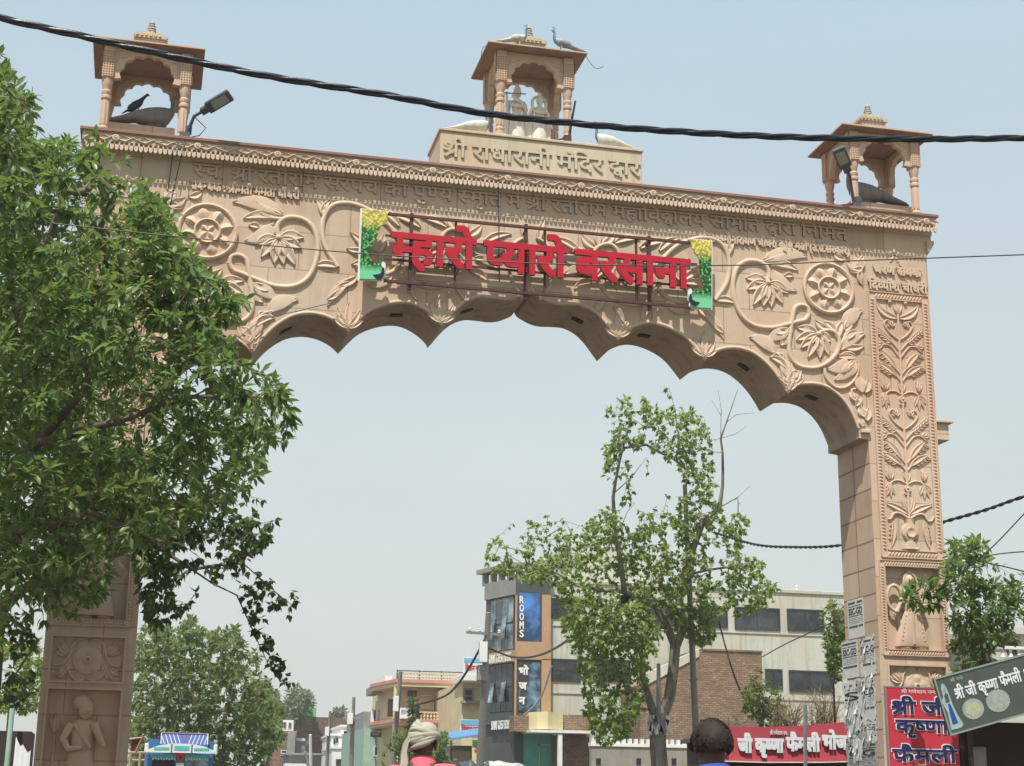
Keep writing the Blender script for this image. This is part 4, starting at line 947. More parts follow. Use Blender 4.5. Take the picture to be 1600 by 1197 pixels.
for side, C4 in ((-1, [(566, 327), (607, 331), (603, 350), (590, 362), (582, 385), (578, 402), (581, 410), (590, 412), (596, 405), (601, 414), (601, 430), (596, 437), (562, 436)]),
                 (1, [(1111, 377), (1076, 374), (1081, 388), (1090, 400), (1093, 420), (1097, 436), (1099, 450), (1093, 456), (1080, 449), (1076, 460), (1078, 476), (1082, 480), (1111, 482)])):
    P_ = [at(px, py, YS-.05) for px, py in C4]
    if side < 0: P_[0].x = P_[-1].x = (P_[0].x+P_[-1].x)/2
    # leafy edge: jitter the free edge
    rnd = random.Random(4+side); dense = []
    for i in range(len(P_)-1):
        n_ = max(1, int((P_[i+1]-P_[i]).length/.05)) if 0 < i < len(P_)-2 else 1
        for j in range(n_):
            p = P_[i].lerp(P_[i+1], j/n_); 
            if 0 < i < len(P_)-2 and j: p = p+V(rnd.uniform(-.018, .018), 0, rnd.uniform(-.018, .018))
            dense.append(p)
    dense.append(P_[-1]); poly = [(p.x, p.z) for p in dense]
    cxp = sum(p[0] for p in poly)/len(poly); czp = (max(p[1] for p in poly)+min(p[1] for p in poly))/2
    m = MB(); m.prism([(x-cxp, z-czp) for x, z in poly], -.014, .014); o = m.build('vine_panel', M['vines'], None); o.parent = sign; o.location = V(cxp, YS-.05, czp)-sign.location
    m = MB(); big = [((x-cxp)*1.11, (z-czp)*1.035) for x, z in poly]; m.prism(big, .015, .03); w = m.build('white_backing', M['white'], None); w.parent = o
    # peacock painted on the panel: body and neck
    bx_, bz_ = (at(*((592, 428) if side < 0 else (1085, 470)), YS-.07).x-cxp, at(*((592, 428) if side < 0 else (1085, 470)), YS-.07).z-czp)
    m = MB(); E_ = [(bx_-.09, bz_-.02), (bx_-.02, bz_-.09), (bx_+.05, bz_-.07), (bx_+.085, bz_+.02), (bx_+.075, bz_+.11), (bx_+.045, bz_+.10), (bx_+.035, bz_+.02), (bx_-.02, bz_-.01)]
    if side > 0: E_ = [(2*bx_-x, z) for x, z in E_]
    m.prism(E_, -.024, -.0145); m.build('painted_peacock', painted('peacock_black_blue', (.012, .014, .035), .4, .2), None).parent = o
    m = MB(); hd = [(bx_+.05, bz_+.11), (bx_+.03, bz_+.15), (bx_+.05, bz_+.20), (bx_+.09, bz_+.19), (bx_+.10, bz_+.14), (bx_+.09, bz_+.05), (bx_+.075, bz_+.11)]
    if side > 0: hd = [(2*bx_-x, z) for x, z in hd]
    m.prism(hd, -.023, -.0148); m.build('painted_head', M['white'], None).parent = o
# ------------------------------------------------------------------ trees
def leaf_template(kind):
    if kind == 'heart':   # u along, v across, fold
        v = [(0, 0, 0), (.40, 0, -.05), (.72, 0, -.02), (1.12, 0, .06), (.10, .30, .06), (.38, .42, .10), (.70, .20, .05), (.10, -.30, .06), (.38, -.42, .10), (.70, -.20, .05)]
        f = [(0, 4, 5, 1), (1, 5, 6, 2), (2, 6, 3), (0, 1, 8, 7), (1, 2, 9, 8), (2, 3, 9)]
    elif kind == 'lance':
        v = [(0, 0, 0), (.40, 0, -.03), (.72, 0, -.05), (1., 0, -.12), (.14, .10, .02), (.42, .205, .05), (.74, .13, .0), (.14, -.12, .02), (.42, -.205, .05), (.74, -.13, .0)]
        f = [(0, 4, 5, 1), (1, 5, 6, 2), (2, 6, 3), (0, 1, 8, 7), (1, 2, 9, 8), (2, 3, 9)]
    else:                 # small simple leaf
        v = [(0, 0, 0), (.5, 0, -.04), (1, 0, 0), (.45, .26, .06), (.45, -.26, .06)]; f = [(0, 3, 1), (3, 2, 1), (0, 1, 4), (1, 2, 4)]
    return np.array(v), f
def leaves_mesh(name, P, U, Nn, L, kind, mat, parent):
    tv, tf = leaf_template(kind); k = len(P); m = len(tv)
    U = U/np.linalg.norm(U, axis=1)[:, None]; Wd = np.cross(Nn, U); ln = np.linalg.norm(Wd, axis=1)[:, None]; ln[ln < 1e-6] = 1; Wd = Wd/ln; Nv = np.cross(U, Wd)
    X = P[:, None, :] + L[:, None, None]*(tv[None, :, 0:1]*U[:, None, :] + tv[None, :, 1:2]*Wd[:, None, :] + tv[None, :, 2:3]*Nv[:, None, :])
    off = world_loc(parent); X = (X - np.array(off)).reshape(-1, 3)
    me = bpy.data.meshes.new(name); me.vertices.add(k*m); me.vertices.foreach_set('co', X.ravel())
    lens = [len(f) for f in tf]; loops = np.concatenate([np.array(f) for f in tf]); nl = len(loops)
    me.loops.add(nl*k); me.loops.foreach_set('vertex_index', (loops[None, :]+(np.arange(k)*m)[:, None]).ravel().astype(np.int32))
    st = np.cumsum([0]+lens[:-1]); me.polygons.add(len(tf)*k)
    me.polygons.foreach_set('loop_start', (st[None, :]+(np.arange(k)*nl)[:, None]).ravel().astype(np.int32))
    me.materials.append(mat); me.update(calc_edges=True); me.validate()
    o = bpy.data.objects.new(name, me); COL.objects.link(o); o.parent = parent; return o
def tree(label, cat, base, limbs, tips, leaf, mat, bark, seed=1, seg=.35, rtip=.004, whorl=(6, 10), along=3, spread=1.0, droop=.35, group=None, kind='lance', name='tree', wmax=None, expo=2.3):
    """limbs: list of (points, r_start, r_end); tips: (n,3). Everything is joined to one branching graph; leaves sit on the twig ends"""
    rng = np.random.default_rng(seed); root = thing(name, label, cat, base, group)
    cap = 4000+len(tips)*14; pos = np.zeros((cap, 3)); par = -np.ones(cap, int); rmin = np.zeros(cap); n = 0
    for li, (pts, r0, r1) in enumerate(limbs):
        pts = [np.array(p, float) for p in pts]
        if n == 0: pos[0] = pts[0]; par[0] = -1; rmin[0] = r0; n = 1; cur = 0
        else: cur = int(np.argmin(((pos[:n]-pts[0])**2).sum(1)))
        tot = sum(np.linalg.norm(pts[i+1]-pts[i]) for i in range(len(pts)-1))+1e-9; acc = 0
        if li > 0 and np.linalg.norm(pos[cur]-pts[0]) > .02: pts = [pos[cur].copy()]+pts
        for i in range(len(pts)-1):
            d = pts[i+1]-pts[i]; l = np.linalg.norm(d); q = max(1, int(l/seg))
            for j in range(1, q+1):
                p = pts[i]+d*j/q + rng.normal(0, .02*min(1, l), 3)*(j < q); acc += l/q
                pos[n] = p; par[n] = cur; rmin[n] = r0+(r1-r0)*min(1, acc/tot); cur = n; n += 1
    nl = n; tips = np.asarray(tips, float)
    dmin = np.array([np.sqrt(((pos[:n]-t)**2).sum(1).min()) for t in tips]); order = np.argsort(dmin)
    tipn = []; tipd = []
    for ti in order:
        t = tips[ti]; dd = np.sqrt(((pos[:n]-t)**2).sum(1)); c = int(np.argmin(dd)); a = pos[c]; d = t-a; l = dd[c]
        if l < 1e-3: continue
        q = max(1, min(9, int(l/(seg*.7)))); cur = c; bow = rng.normal(0, .10*l, 3); bow[2] += .08*l
        for j in range(1, q+1):
            f = j/q; p = a+d*f+bow*math.sin(PI*f)
            if n >= cap: break
            pos[n] = p; par[n] = cur; cur = n; n += 1
        tipn.append(cur); tipd.append(pos[cur]-pos[par[cur]])
    rad = np.zeros(n)
    kids = [[] for _ in range(n)]
    for i in range(1, n): kids[par[i]].append(i)
    for i in range(n-1, -1, -1):
        s = sum(rad[k]**expo for k in kids[i]); r = s**(1/expo) if kids[i] else rtip; rad[i] = max(r, rtip)
        if i < nl: rad[i] = max(min(rad[i], rmin[i]*1.25), rmin[i])
    mb = MB(); done = np.zeros(n, bool); stack = [0]
    starts = [0]
    while starts:
        s0 = starts.pop(); chain = [s0]
        c = s0
        while kids[c]:
            ks = sorted(kids[c], key=lambda k: -rad[k])
            if c == s0 and s0 != 0 and len(chain) == 1: pass
            nx = ks[0]; chain.append(nx); c = nx
            for k in ks[1:]: starts.append(-k-1) if False else starts.append(('b', chain[-2], k))
        if isinstance(s0, tuple): pass
        P_ = chain
        mb.tube([pos[i] for i in P_], [rad[i] for i in P_], 9 if rad[P_[0]] > .06 else 5)
        # branches queued as tuples: start from the parent node position
        nxt = []
        for e in starts:
            nxt.append(e)
        starts = []
        for e in nxt:
            if isinstance(e, tuple):
                _, p0, k = e; ch = [k]; c = k
                while kids[c]:
                    ks = sorted(kids[c], key=lambda z: -rad[z]); c2 = ks[0]
                    for z in ks[1:]: starts.append(('b', c, z))
                    ch.append(c2); c = c2
                r_ = [min(rad[p0], rad[k]*1.15)]+[rad[i] for i in ch]
                mb.tube([pos[p0]]+[pos[i] for i in ch], r_, 8 if rad[k] > .05 else (6 if rad[k] > .02 else 4))
            else: starts.append(e)
        while starts:
            e = starts.pop(); _, p0, k = e; ch = [k]; c = k
            while kids[c]:
                ks = sorted(kids[c], key=lambda z: -rad[z]); c2 = ks[0]
                for z in ks[1:]: starts.append(('b', c, z))
                ch.append(c2); c = c2
            mb.tube([pos[p0]]+[pos[i] for i in ch], [min(rad[p0], rad[k]*1.15)]+[rad[i] for i in ch], 8 if rad[k] > .05 else (6 if rad[k] > .02 else 4))
    mb.build('trunk', bark, root, smooth=60)
    LP, LU, LN, LL = [], [], [], []
    for c, d in zip(tipn, tipd):
        d = d/(np.linalg.norm(d)+1e-9); k = rng.integers(whorl[0], whorl[1]+1)
        anchors = [pos[c]]*k
        p1 = pos[par[c]]; anchors += [pos[c]+(p1-pos[c])*rng.uniform(.2, 1) for _ in range(along)]
        ph = rng.uniform(0, 6.28)
        a = np.cross(d, [.13, .31, .94]); a /= np.linalg.norm(a)+1e-9; b = np.cross(d, a)
        for j, p in enumerate(anchors):
            an = ph+2.4*j; op = rng.uniform(.5, 1.25)*spread
            u = d*math.cos(op)+(a*math.cos(an)+b*math.sin(an))*math.sin(op); u = u+np.array([0, 0, -droop*rng.uniform(.2, 1.6)])
            nn = np.array([0, 0, 1.])+rng.normal(0, .45, 3)
            LP.append(p+u/np.linalg.norm(u)*rng.uniform(.0, .25)*leaf); LU.append(u); LN.append(nn); LL.append(leaf*rng.uniform(.5, 1.25))
    if LP: leaves_mesh('crown', np.array(LP), np.array(LU), np.array(LN), np.array(LL), kind, mat, root)
    return root
def in_poly(x, y, poly):
    c = False; n = len(poly); j = n-1
    for i in range(n):
        (xi, yi), (xj, yj) = poly[i], poly[j]
        if (yi > y) != (yj > y) and x < (xj-xi)*(y-yi)/(yj-yi)+xi: c = not c
        j = i
    return c
def fill(poly, n, d0, d1, seed, clump=0, thr=.35):
    """points inside a px outline seen from the viewpoint, spread through the depth range d0..d1 (metres)"""
    rng = np.random.default_rng(seed); xs = [p[0] for p in poly]; ys = [p[1] for p in poly]; out = []
    ph = rng.uniform(0, 6.28, 8)
    for _ in range(n*40):
        if len(out) >= n: break
        x, y, d = rng.uniform(min(xs), max(xs)), rng.uniform(min(ys), max(ys)), rng.uniform(d0, d1)
        if not in_poly(x, y, poly): continue
        if clump:
            g = math.sin(x/clump+ph[0]+d*1.3)+math.sin(y/clump*1.1+ph[1]-d*1.7)+math.sin((x+y)/clump*.63+ph[2])+math.sin((x-y)/clump*.8+ph[3]+d)
            if g < -thr*2+rng.normal(0, .6): continue
        out.append(tuple(atd(x, y, d)))
    return out
def gnd(px, D): p = atd(px, 1200, D); return V(p.x, p.y, 0)
M['leafA'] = leaf_mat('glossy_lance_leaves', [(.050, .098, .034), (.085, .155, .048), (.13, .215, .065), (.21, .29, .11), (.10, .175, .058)], .36, .36)
M['leafB'] = leaf_mat('dark_heart_leaves', [(.022, .052, .020), (.035, .075, .026), (.055, .11, .03)], .28, .45)
M['leafC'] = leaf_mat('fresh_heart_leaves', [(.12, .19, .04), (.20, .29, .055), (.31, .40, .10), (.16, .245, .05)], .45, .4)
M['leafD'] = leaf_mat('dusty_tree_leaves', [(.065, .11, .04), (.11, .165, .05), (.19, .24, .085), (.085, .135, .045)], .38, .55)
M['leafE'] = leaf_mat('yellowish_shrub_leaves', [(.09, .13, .035), (.14, .18, .05), (.18, .20, .07)], .3, .6)
M['leafF'] = leaf_mat('haze_tinted_far_leaves', [(.10, .135, .08), (.14, .17, .11), (.17, .20, .13)], .25, .7)  # distance haze mixed into the leaf colour
M['dry'] = painted('dry_twigs', (.25, .20, .13), .9, .4, 5)

# the big tree in front of the left pillar
B = gnd(-150, 15.5)
LT = lambda *L: [tuple(atd(x, y, d)) for x, y, d in L]
limbs = [([tuple(B), tuple(B+V(.03, 0, 1.2)), *LT((-110, 960, 15.5), (-90, 850, 15.6))], .24, .17),
         (LT((-90, 850, 15.6), (-20, 780, 15.4), (60, 690, 15.2), (140, 600, 15)), .09, .03), (LT((-90, 850, 15.6), (-60, 700, 16), (-10, 560, 16.3), (60, 420, 16.4), (100, 300, 16.2)), .11, .03),
         (LT((60, 690, 15.2), (180, 660, 14.8), (300, 620, 14.6), (400, 620, 14.6)), .045, .015), (LT((-90, 850, 15.6), (20, 830, 15), (140, 800, 14.4), (260, 850, 14.3)), .06, .02),
         (LT((-10, 560, 16.3), (80, 500, 15.6), (200, 430, 15.2), (300, 420, 15)), .05, .016), (LT((-60, 700, 16), (-60, 450, 15), (-20, 260, 14.8), (20, 150, 14.6)), .06, .015), (LT((20, 830, 15), (60, 900, 14.6), (100, 950, 14.5)), .03, .012)]
C1 = [(-60, 60), (0, 95), (22, 130), (45, 160), (50, 225), (95, 212), (135, 218), (190, 245), (232, 285), (262, 345), (300, 385), (335, 430), (375, 462), (385, 482), (345, 512), (362, 548), (405, 575), (442, 600), (458, 640), (440, 700), (412, 722), (395, 762), (370, 780), (330, 800), (260, 830), (180, 860), (90, 900), (20, 900), (-60, 900)]
tips = fill(C1, 1250, 13.4, 17.8, 11, 38, .5) + fill([(-160, 420), (60, 400), (230, 520), (290, 640), (270, 800), (200, 880), (90, 930), (-160, 960)], 330, 17.6, 20.6, 13, 36, .3) + fill([(0, 700), (250, 700), (260, 840), (200, 900), (130, 960), (60, 1000), (-40, 1020)], 190, 14.0, 16.5, 12, 30, .1)
tips += fill([(215, 300), (262, 345), (305, 390), (335, 432), (372, 470), (340, 512), (362, 550), (300, 560), (220, 480)], 120, 14.4, 15.6, 14)
tips += LT((10, 110, 14.8), (25, 135, 14.8), (40, 158, 14.7), (48, 150, 14.7), (20, 165, 14.8), (440, 610, 14.6), (452, 640, 14.6), (455, 655, 14.6), (430, 600, 14.6), (380, 470, 15), (340, 435, 15), (350, 475, 15), (300, 390, 15), (150, 215, 16.2), (265, 340, 15.2))
rng_ = random.Random(77)
def to_px(p): d = Vector(p)-CAMP; z = d.dot(FW); return 800+F_PX*d.dot(RT)/z, 598.5-F_PX*d.dot(UPV)/z
k_ = 0
while k_ < 620:
    p = (rng_.uniform(-9.2, -5.9), rng_.uniform(-4.6, -1.0), rng_.uniform(4.4, 9.0)); u, v = to_px(p)
    if u < 0 or in_poly(u, v, C1): tips.append(p); k_ += 1
for _ in range(560): tips.append((rng_.uniform(-13, -8.3), rng_.uniform(-9, .5), rng_.uniform(2.6, 10)))  # unseen foliage left of the view, added to keep skylight off the pillar
tips = [p for p in tips if to_px(p)[0] < 0 or p[0] > -8.25 or in_poly(*to_px(p), C1)]
k_ = 0
while k_ < 900:
    tg = V(rng_.uniform(-6.95, -5.6), 0, rng_.uniform(.8, 5.6)); p = tg - SUN_D*((rng_.uniform(5.2, 10.5)-tg.z)/-SUN_D.z); u, v = to_px(p)
    if u < 0 or in_poly(u, v, C1) or v > 560 and u < 210 and v < 905: tips.append(tuple(p)); k_ += 1
tree('large leafy tree with glossy narrow leaves covering the left side of the gate', 'tree', B, limbs, tips, .122, M['leafA'], M['bark'], 3, .3, .0035, (7, 11), 5)
# darker peepal behind it, with hanging strands
B = gnd(-30, 20.5)
limbs = [([tuple(B), *LT((-20, 1100, 20.5), (0, 950, 20.4))], .17, .12), (LT((0, 950, 20.4), (100, 880, 20.2), (220, 840, 20), (330, 830, 20), (400, 850, 20)), .07, .012), (LT((220, 840, 20), (300, 890, 20), (380, 880, 19.8), (430, 925, 19.8), (455, 945, 19.8)), .03, .006),
         (LT((300, 890, 20), (370, 930, 19.9), (395, 985, 19.9), (420, 1040, 19.9), (445, 1065, 19.9)), .018, .005), (LT((0, 950, 20.4), (60, 1000, 20), (20, 1060, 20)), .04, .01)]
tips = fill([(230, 780), (330, 760), (400, 770), (432, 800), (425, 840), (380, 872), (340, 905), (290, 955), (235, 985), (215, 930), (210, 850)], 520, 18.8, 21, 21, 30, .2)
tips += fill([(350, 860), (430, 905), (462, 932), (455, 965), (420, 955), (380, 930)], 26, 19.6, 20, 22) + fill([(375, 930), (400, 930), (425, 1000), (455, 1060), (440, 1072), (410, 1020)], 24, 19.7, 20, 23) + fill([(0, 950), (60, 960), (55, 1100), (0, 1110)], 45, 19.5, 21, 24)
tips += LT((462, 937, 19.8), (458, 925, 19.8), (452, 960, 19.8), (440, 935, 19.8), (457, 1066, 19.9), (447, 1058, 19.9), (433, 1045, 19.9), (425, 1025, 19.9), (412, 1010, 19.9), (400, 985, 19.9), (392, 962, 19.9), (425, 1000, 19.9), (408, 948, 19.8))
tree('darker heart-leaved tree with thin hanging twigs beside the left pillar', 'tree', B, limbs, tips, .088, M['leafB'], M['bark'], 5, .3, .003, (2, 4), 3, 1.1, 1.3, kind='heart')
# dense tree behind the gate on the left, over the truck
B = gnd(325, 56)
limbs = [([tuple(B), *LT((325, 1180, 56), (320, 1120, 56))], .32, .24), (LT((320, 1120, 56), (280, 1060, 56), (260, 1010, 56)), .15, .04), (LT((320, 1120, 56), (350, 1060, 56), (370, 1010, 56)), .15, .04), (LT((320, 1120, 56), (400, 1090, 56), (425, 1060, 56)), .10, .03)]
tips = fill([(200, 990), (232, 962), (262, 985), (300, 966), (330, 990), (368, 978), (385, 1012), (405, 1022), (402, 1050), (428, 1066), (424, 1090), (446, 1104), (436, 1128), (446, 1150), (425, 1172), (400, 1205), (205, 1205)], 1150, 52.5, 61, 31, 13, 1.1)
tree('dense dusty green tree beyond the gate rising over the truck', 'tree', B, limbs, tips, .23, M['leafD'], M['bark'], 7, .8, .008, (7, 10), 5, kind='small', group=None)
# the peepal in the middle, behind the gate
DT = 43.
B = gnd(1034, DT); PT = lambda *L: [tuple(atd(x, y, DT+(z[0] if z else 0))) for x, y, *z in L]
limbs = [([tuple(B), *PT((1031, 1197), (1028, 1135))], .27, .23), (PT((1028, 1135), (1046, 1090), (1052, 1047), (1055, 1010)), .17, .14), (PT((1028, 1135), (1012, 1085, .4), (1000, 1040, .8), (1005, 990, 1)), .14, .05),
         (PT((1055, 1010), (1042, 979), (1023, 945), (976, 925)), .12, .07), (PT((1055, 1010), (1067, 985), (1062, 940), (1066, 900), (1086, 850), (1099, 815), (1124, 793)), .12, .07), (PT((1124, 793), (1153, 777)), .05, .02),
         (PT((1124, 793), (1129, 760), (1129, 707), (1126, 685)), .05, .03), (PT((1126, 685), (1135, 660), (1143, 637), (1153, 608)), .025, .006), (PT((1126, 685), (1150, 678), (1166, 666)), .016, .005), (PT((1135, 660), (1150, 648), (1180, 645)), .014, .004), (PT((1126, 685), (1127, 640), (1122, 610)), .016, .004), (PT((1127, 650), (1112, 625)), .01, .004),
         (PT((1153, 777), (1171, 760)), .012, .005), (PT((976, 925), (968, 866), (962, 843), (958, 777), (966, 730), (975, 690), (985, 655)), .085, .02), (PT((976, 925), (939, 922), (900, 915), (870, 895), (830, 888), (795, 868)), .06, .012), (PT((975, 700), (1010, 695, .3), (1050, 715, .5), (1085, 745, .5), (1110, 770, .3)), .03, .03),
         (PT((960, 770), (985, 748), (1010, 715)), .02, .006), (PT((962, 843), (980, 800), (992, 786)), .018, .005), (PT((1085, 745, .5), (1063, 690), (1055, 640), (1045, 605)), .03, .006), (PT((1066, 900), (1110, 890), (1160, 885), (1195, 900)), .04, .008), (PT((1042, 979), (980, 985, -.6), (940, 1000, -1), (920, 1050, -1.2), (930, 1110, -1)), .06, .012), (PT((870, 895), (880, 850), (890, 835)), .02, .005)]
tips = fill([(948, 640), (960, 622), (1000, 616), (1022, 620), (1030, 650), (1010, 672), (1000, 705), (975, 690), (955, 740), (943, 735), (945, 690)], 120, DT-1, DT+1, 41)
tips += fill([(1030, 640), (1060, 628), (1098, 640), (1110, 690), (1122, 740), (1115, 775), (1085, 790), (1062, 740), (1040, 715), (1015, 700)], 210, DT-1, DT+1.2, 42)
tips += fill([(1140, 800), (1165, 795), (1170, 820), (1160, 850), (1150, 870), (1130, 860)], 55, DT-.6, DT+.6, 43)
tips += fill([(755, 868), (785, 822), (830, 812), (850, 822), (880, 806), (900, 838), (930, 800), (955, 792), (985, 828), (1020, 820), (1060, 810), (1085, 850), (1085, 900), (1060, 950), (1000, 950), (900, 940), (860, 915), (810, 905), (765, 895)], 760, DT-2, DT+2, 44, 26, .2)
tips += fill([(1090, 900), (1150, 855), (1195, 880), (1222, 910), (1205, 945), (1170, 960), (1120, 970), (1090, 960)], 230, DT-1.5, DT+1.5, 45, 22, .3)
tips += fill([(870, 930), (940, 935), (1010, 945), (1035, 990), (1015, 1050), (1000, 1110), (980, 1150), (945, 1165), (915, 1140), (912, 1080), (900, 1030), (880, 985)], 1000, DT-2.6, DT+.6, 46, 24, .5)
tips += fill([(1040, 940), (1110, 950), (1120, 1000), (1090, 1010), (1060, 990)], 150, DT-1, DT+1, 47)
tips += fill([(1000, 790), (1050, 800), (1100, 850), (1110, 930), (1060, 1000), (1010, 960), (985, 880)], 190, DT-1.8, DT+1.5, 48, 24, .2)
tips += fill([(1060, 770), (1120, 780), (1140, 820), (1110, 880), (1070, 900), (1055, 840)], 140, DT-1.2, DT+1.2, 49) + fill([(960, 690), (1000, 690), (1010, 760), (990, 800), (965, 800)], 24, DT-.6, DT+.6, 50)
tips += PT((760, 868), (778, 840), (800, 818), (856, 806), (1040, 608), (1046, 618), (953, 640), (945, 742), (1012, 738), (1043, 775))
tree('tall half-lopped peepal tree with bare branch tips seen through the gate opening', 'tree', B, limbs, tips, .116, M['leafC'], M['barkg'], 9, .4, .006, (3, 7), 3, 1.0, .9, kind='heart')
nest = thing('hanging_nest', 'dark round wasp nest hanging under the cut limb of the peepal', 'nest', atd(977, 935, DT-.1))
m = MB(); c = atd(977, 934, DT-.1); m.lathe(c-V(0, 0, .20), [(.01, -.02), (.10, .03), (.15, .12), (.13, .22), (.06, .28)], 10); m.build('nest_body', M['black'], nest, smooth=60)
# small tree against the right pillar
B = gnd(1665, 23.4); RT_ = lambda *L: [tuple(atd(x, y, d)) for x, y, d in L]
limbs = [([tuple(B), *RT_((1655, 1130, 23.4), (1600, 1060, 23.4), (1540, 1030, 23.4))], .10, .07), (RT_((1540, 1030, 23.4), (1525, 960, 23.4), (1510, 890, 23.4)), .05, .01), (RT_((1540, 1030, 23.4), (1570, 980, 23.4), (1590, 920, 23.4)), .04, .01), (RT_((1525, 960, 23.4), (1480, 935, 23.3), (1440, 930, 23.2), (1420, 940, 23.2)), .015, .004)]
tips = fill([(1478, 855), (1500, 838), (1530, 845), (1560, 875), (1590, 905), (1598, 935), (1580, 985), (1590, 1020), (1560, 1055), (1500, 1060), (1488, 1000), (1480, 940), (1476, 900)], 215, 22.5, 24.3, 51, 18, .8) + fill([(1408, 915), (1440, 902), (1478, 905), (1478, 945), (1450, 955), (1412, 950)], 30, 23.1, 23.6, 52) + RT_((1590, 930, 23.4), (1600, 960, 23.3), (1598, 900, 23.4))
tree('small bright green tree growing beside the right pillar above the green board', 'tree', B, limbs, tips, .14, M['leafA'], M['bark'], 15, .3, .003, (6, 10), 3)
# shrubs, slim tree and far trees
def bushy(label, px, D, poly, n, leaf, mat, seed, thick=3., r=.1, kind='small', cat='tree', name='tree', clump=18, top=None, group=None):
    B = gnd(px, D); ys = [p[1] for p in poly]; t = top or (min(ys)*.4+max(ys)*.6)
    tree(label, cat, B, [([tuple(B), tuple(atd(px, t, D))], r, r*.5)], fill(poly, n, D-thick/2, D+thick/2, seed, clump, .3), leaf, mat, M['bark'], seed, .6, .006, (5, 8), 3, kind=kind, name=name, group=group)
bushy('slim dark ashoka tree standing in front of the yellow house', 645, 72, [(636, 1150), (638, 1110), (643, 1090), (648, 1092), (655, 1115), (658, 1150), (652, 1180), (640, 1180)], 110, .22, M['leafB'], 61, 1.2, .07, clump=0)
bushy('light green shrub at the foot of the yellow house behind the turbaned man', 618, 66, [(597, 1200), (600, 1165), (625, 1145), (640, 1165), (640, 1200)], 120, .2, M['leafE'], 62, 2, .05, cat='shrub', name='shrub')
bushy('grey green shrub to the right of the turbaned man', 692, 66, [(676, 1200), (680, 1160), (695, 1142), (706, 1165), (708, 1200)], 110, .2, M['leafD'], 63, 2, .05, cat='shrub', name='shrub')
bushy('yellow green shrub in front of the rough brick wall', 1192, 40, [(1162, 1120), (1165, 1070), (1185, 1043), (1215, 1055), (1225, 1100), (1215, 1140), (1180, 1140)], 170, .13, M['leafE'], 64, 2, .04, cat='shrub', name='shrub')
bushy('yellowish young tree hugging the left edge of the right pillar', 1303, 34, [(1283, 960), (1296, 938), (1318, 945), (1325, 1000), (1320, 1070), (1300, 1060), (1290, 1010)], 150, .12, M['leafE'], 65, 1.5, .04)
bushy('bright green tree behind the left pillar at the very edge', 15, 34, [(-40, 1010), (60, 1000), (66, 1060), (60, 1110), (-40, 1120)], 260, .13, M['leafC'], 66, 2, .06)
bushy('pale hazy tree beyond the brown brick house', 455, 150, [(395, 1120), (405, 1090), (440, 1085), (462, 1073), (485, 1085), (490, 1105), (470, 1130), (430, 1140)], 240, .55, M['leafF'], 67, 8, .2, clump=8)
bushy('pale far tree just right of the dense green tree', 420, 120, [(380, 1080), (400, 1062), (425, 1075), (440, 1110), (430, 1150), (390, 1150)], 220, .5, M['leafF'], 68, 6, .2, clump=10)
bushy('small far tree showing over the roof between the two poles', 532, 190, [(516, 1130), (522, 1112), (535, 1107), (545, 1118), (545, 1132)], 60, .6, M['leafF'], 69, 4, .15, clump=8)
# dry brush on the waste ground before the pale building
rng = random.Random(8)
for i, (px, top, w, lab) in enumerate(((1235, 1085, 34, 'dry leafless brush just left of the white post'), (1285, 1075, 30, 'dry leafless brush between the white post and the right pillar'), (1145, 1120, 30, 'low dry brush at the foot of the rough brick wall'))):
    r_ = thing('dry_brush', lab, 'shrub', gnd(px, 39+i), 'dry brush by the red banner'); m = MB()
    for k in range(110):
        a = atd(px+rng.uniform(-w*.4, w*.4), 1160, 39+i+rng.uniform(-.6, .6)); e = atd(px+rng.uniform(-w, w), top+rng.uniform(0, 60), 39+i+rng.uniform(-.8, .8)); mid = (a+e)/2+V(rng.uniform(-.15, .15), rng.uniform(-.2, .2), rng.uniform(0, .3))
        m.tube([a, mid, e], [.014, .009, .004], 4)
        for _ in range(2): f = e.lerp(mid, rng.random()); m.tube([f, f+V(rng.uniform(-.3, .3), rng.uniform(-.3, .3), rng.uniform(-.05, .3))], [.005, .003], 3)
    base = gnd(px, 39+i); m.tube([base, atd(px, 1165, 39+i)], [.05, .03], 5); m.build('twigs', M['dry'], r_)
# ------------------------------------------------------------------ buildings behind the gate
M['pale'] = stone_mat('pale_green_plaster', (.49, .50, .42), (3.2, 1.1, .5, .008, .12), .55)
M['cream'] = painted('cream_yellow_plaster', (.62, .52, .32), .8, .35, 1.2)
M['creamy'] = painted('light_yellow_paint', (.64, .56, .30), .7, .25, 2)
M['tan'] = painted('tan_cladding', (.42, .27, .15), .5, .3, 2)
M['dkgrey'] = painted('dark_grey_cladding', (.07, .075, .08), .45, .35, 2)
M['midgrey'] = painted('grey_plaster', (.26, .26, .25), .8, .4, 1.4)
M['concrete'] = painted('bare_concrete', (.28, .26, .22), .9, .5, 1.5)
M['pinkpaint'] = painted('pink_paint', (.55, .25, .22), .7, .4, 2)
M['teal'] = painted('teal_paint', (.09, .34, .28), .6, .3, 2)
M['mint'] = painted('mint_paint', (.30, .45, .36), .7, .35, 2)
M['brick'] = brick_mat('rough_brick', (.27, .175, .11), .27, .095, (.13, .10, .07), ms=.018)
M['brick2'] = brick_mat('brown_brick', (.22, .125, .085), .5, .17, (.17, .12, .09), ms=.02)
M['brickd'] = brick_mat('dark_brown_brick', (.15, .095, .07), .5, .17, (.11, .085, .065), ms=.02)
M['glass'] = glass_mat('dark_glass', (.018, .021, .024)); M['glassb'] = glass_mat('blue_glass', (.02, .07, .19), .1); M['glassg'] = glass_mat('grey_glass', (.10, .13, .145), .2)
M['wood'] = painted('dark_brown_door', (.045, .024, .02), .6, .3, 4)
M['greyglass_frame'] = painted('window_frame', (.05, .045, .045), .5, .2, 4)
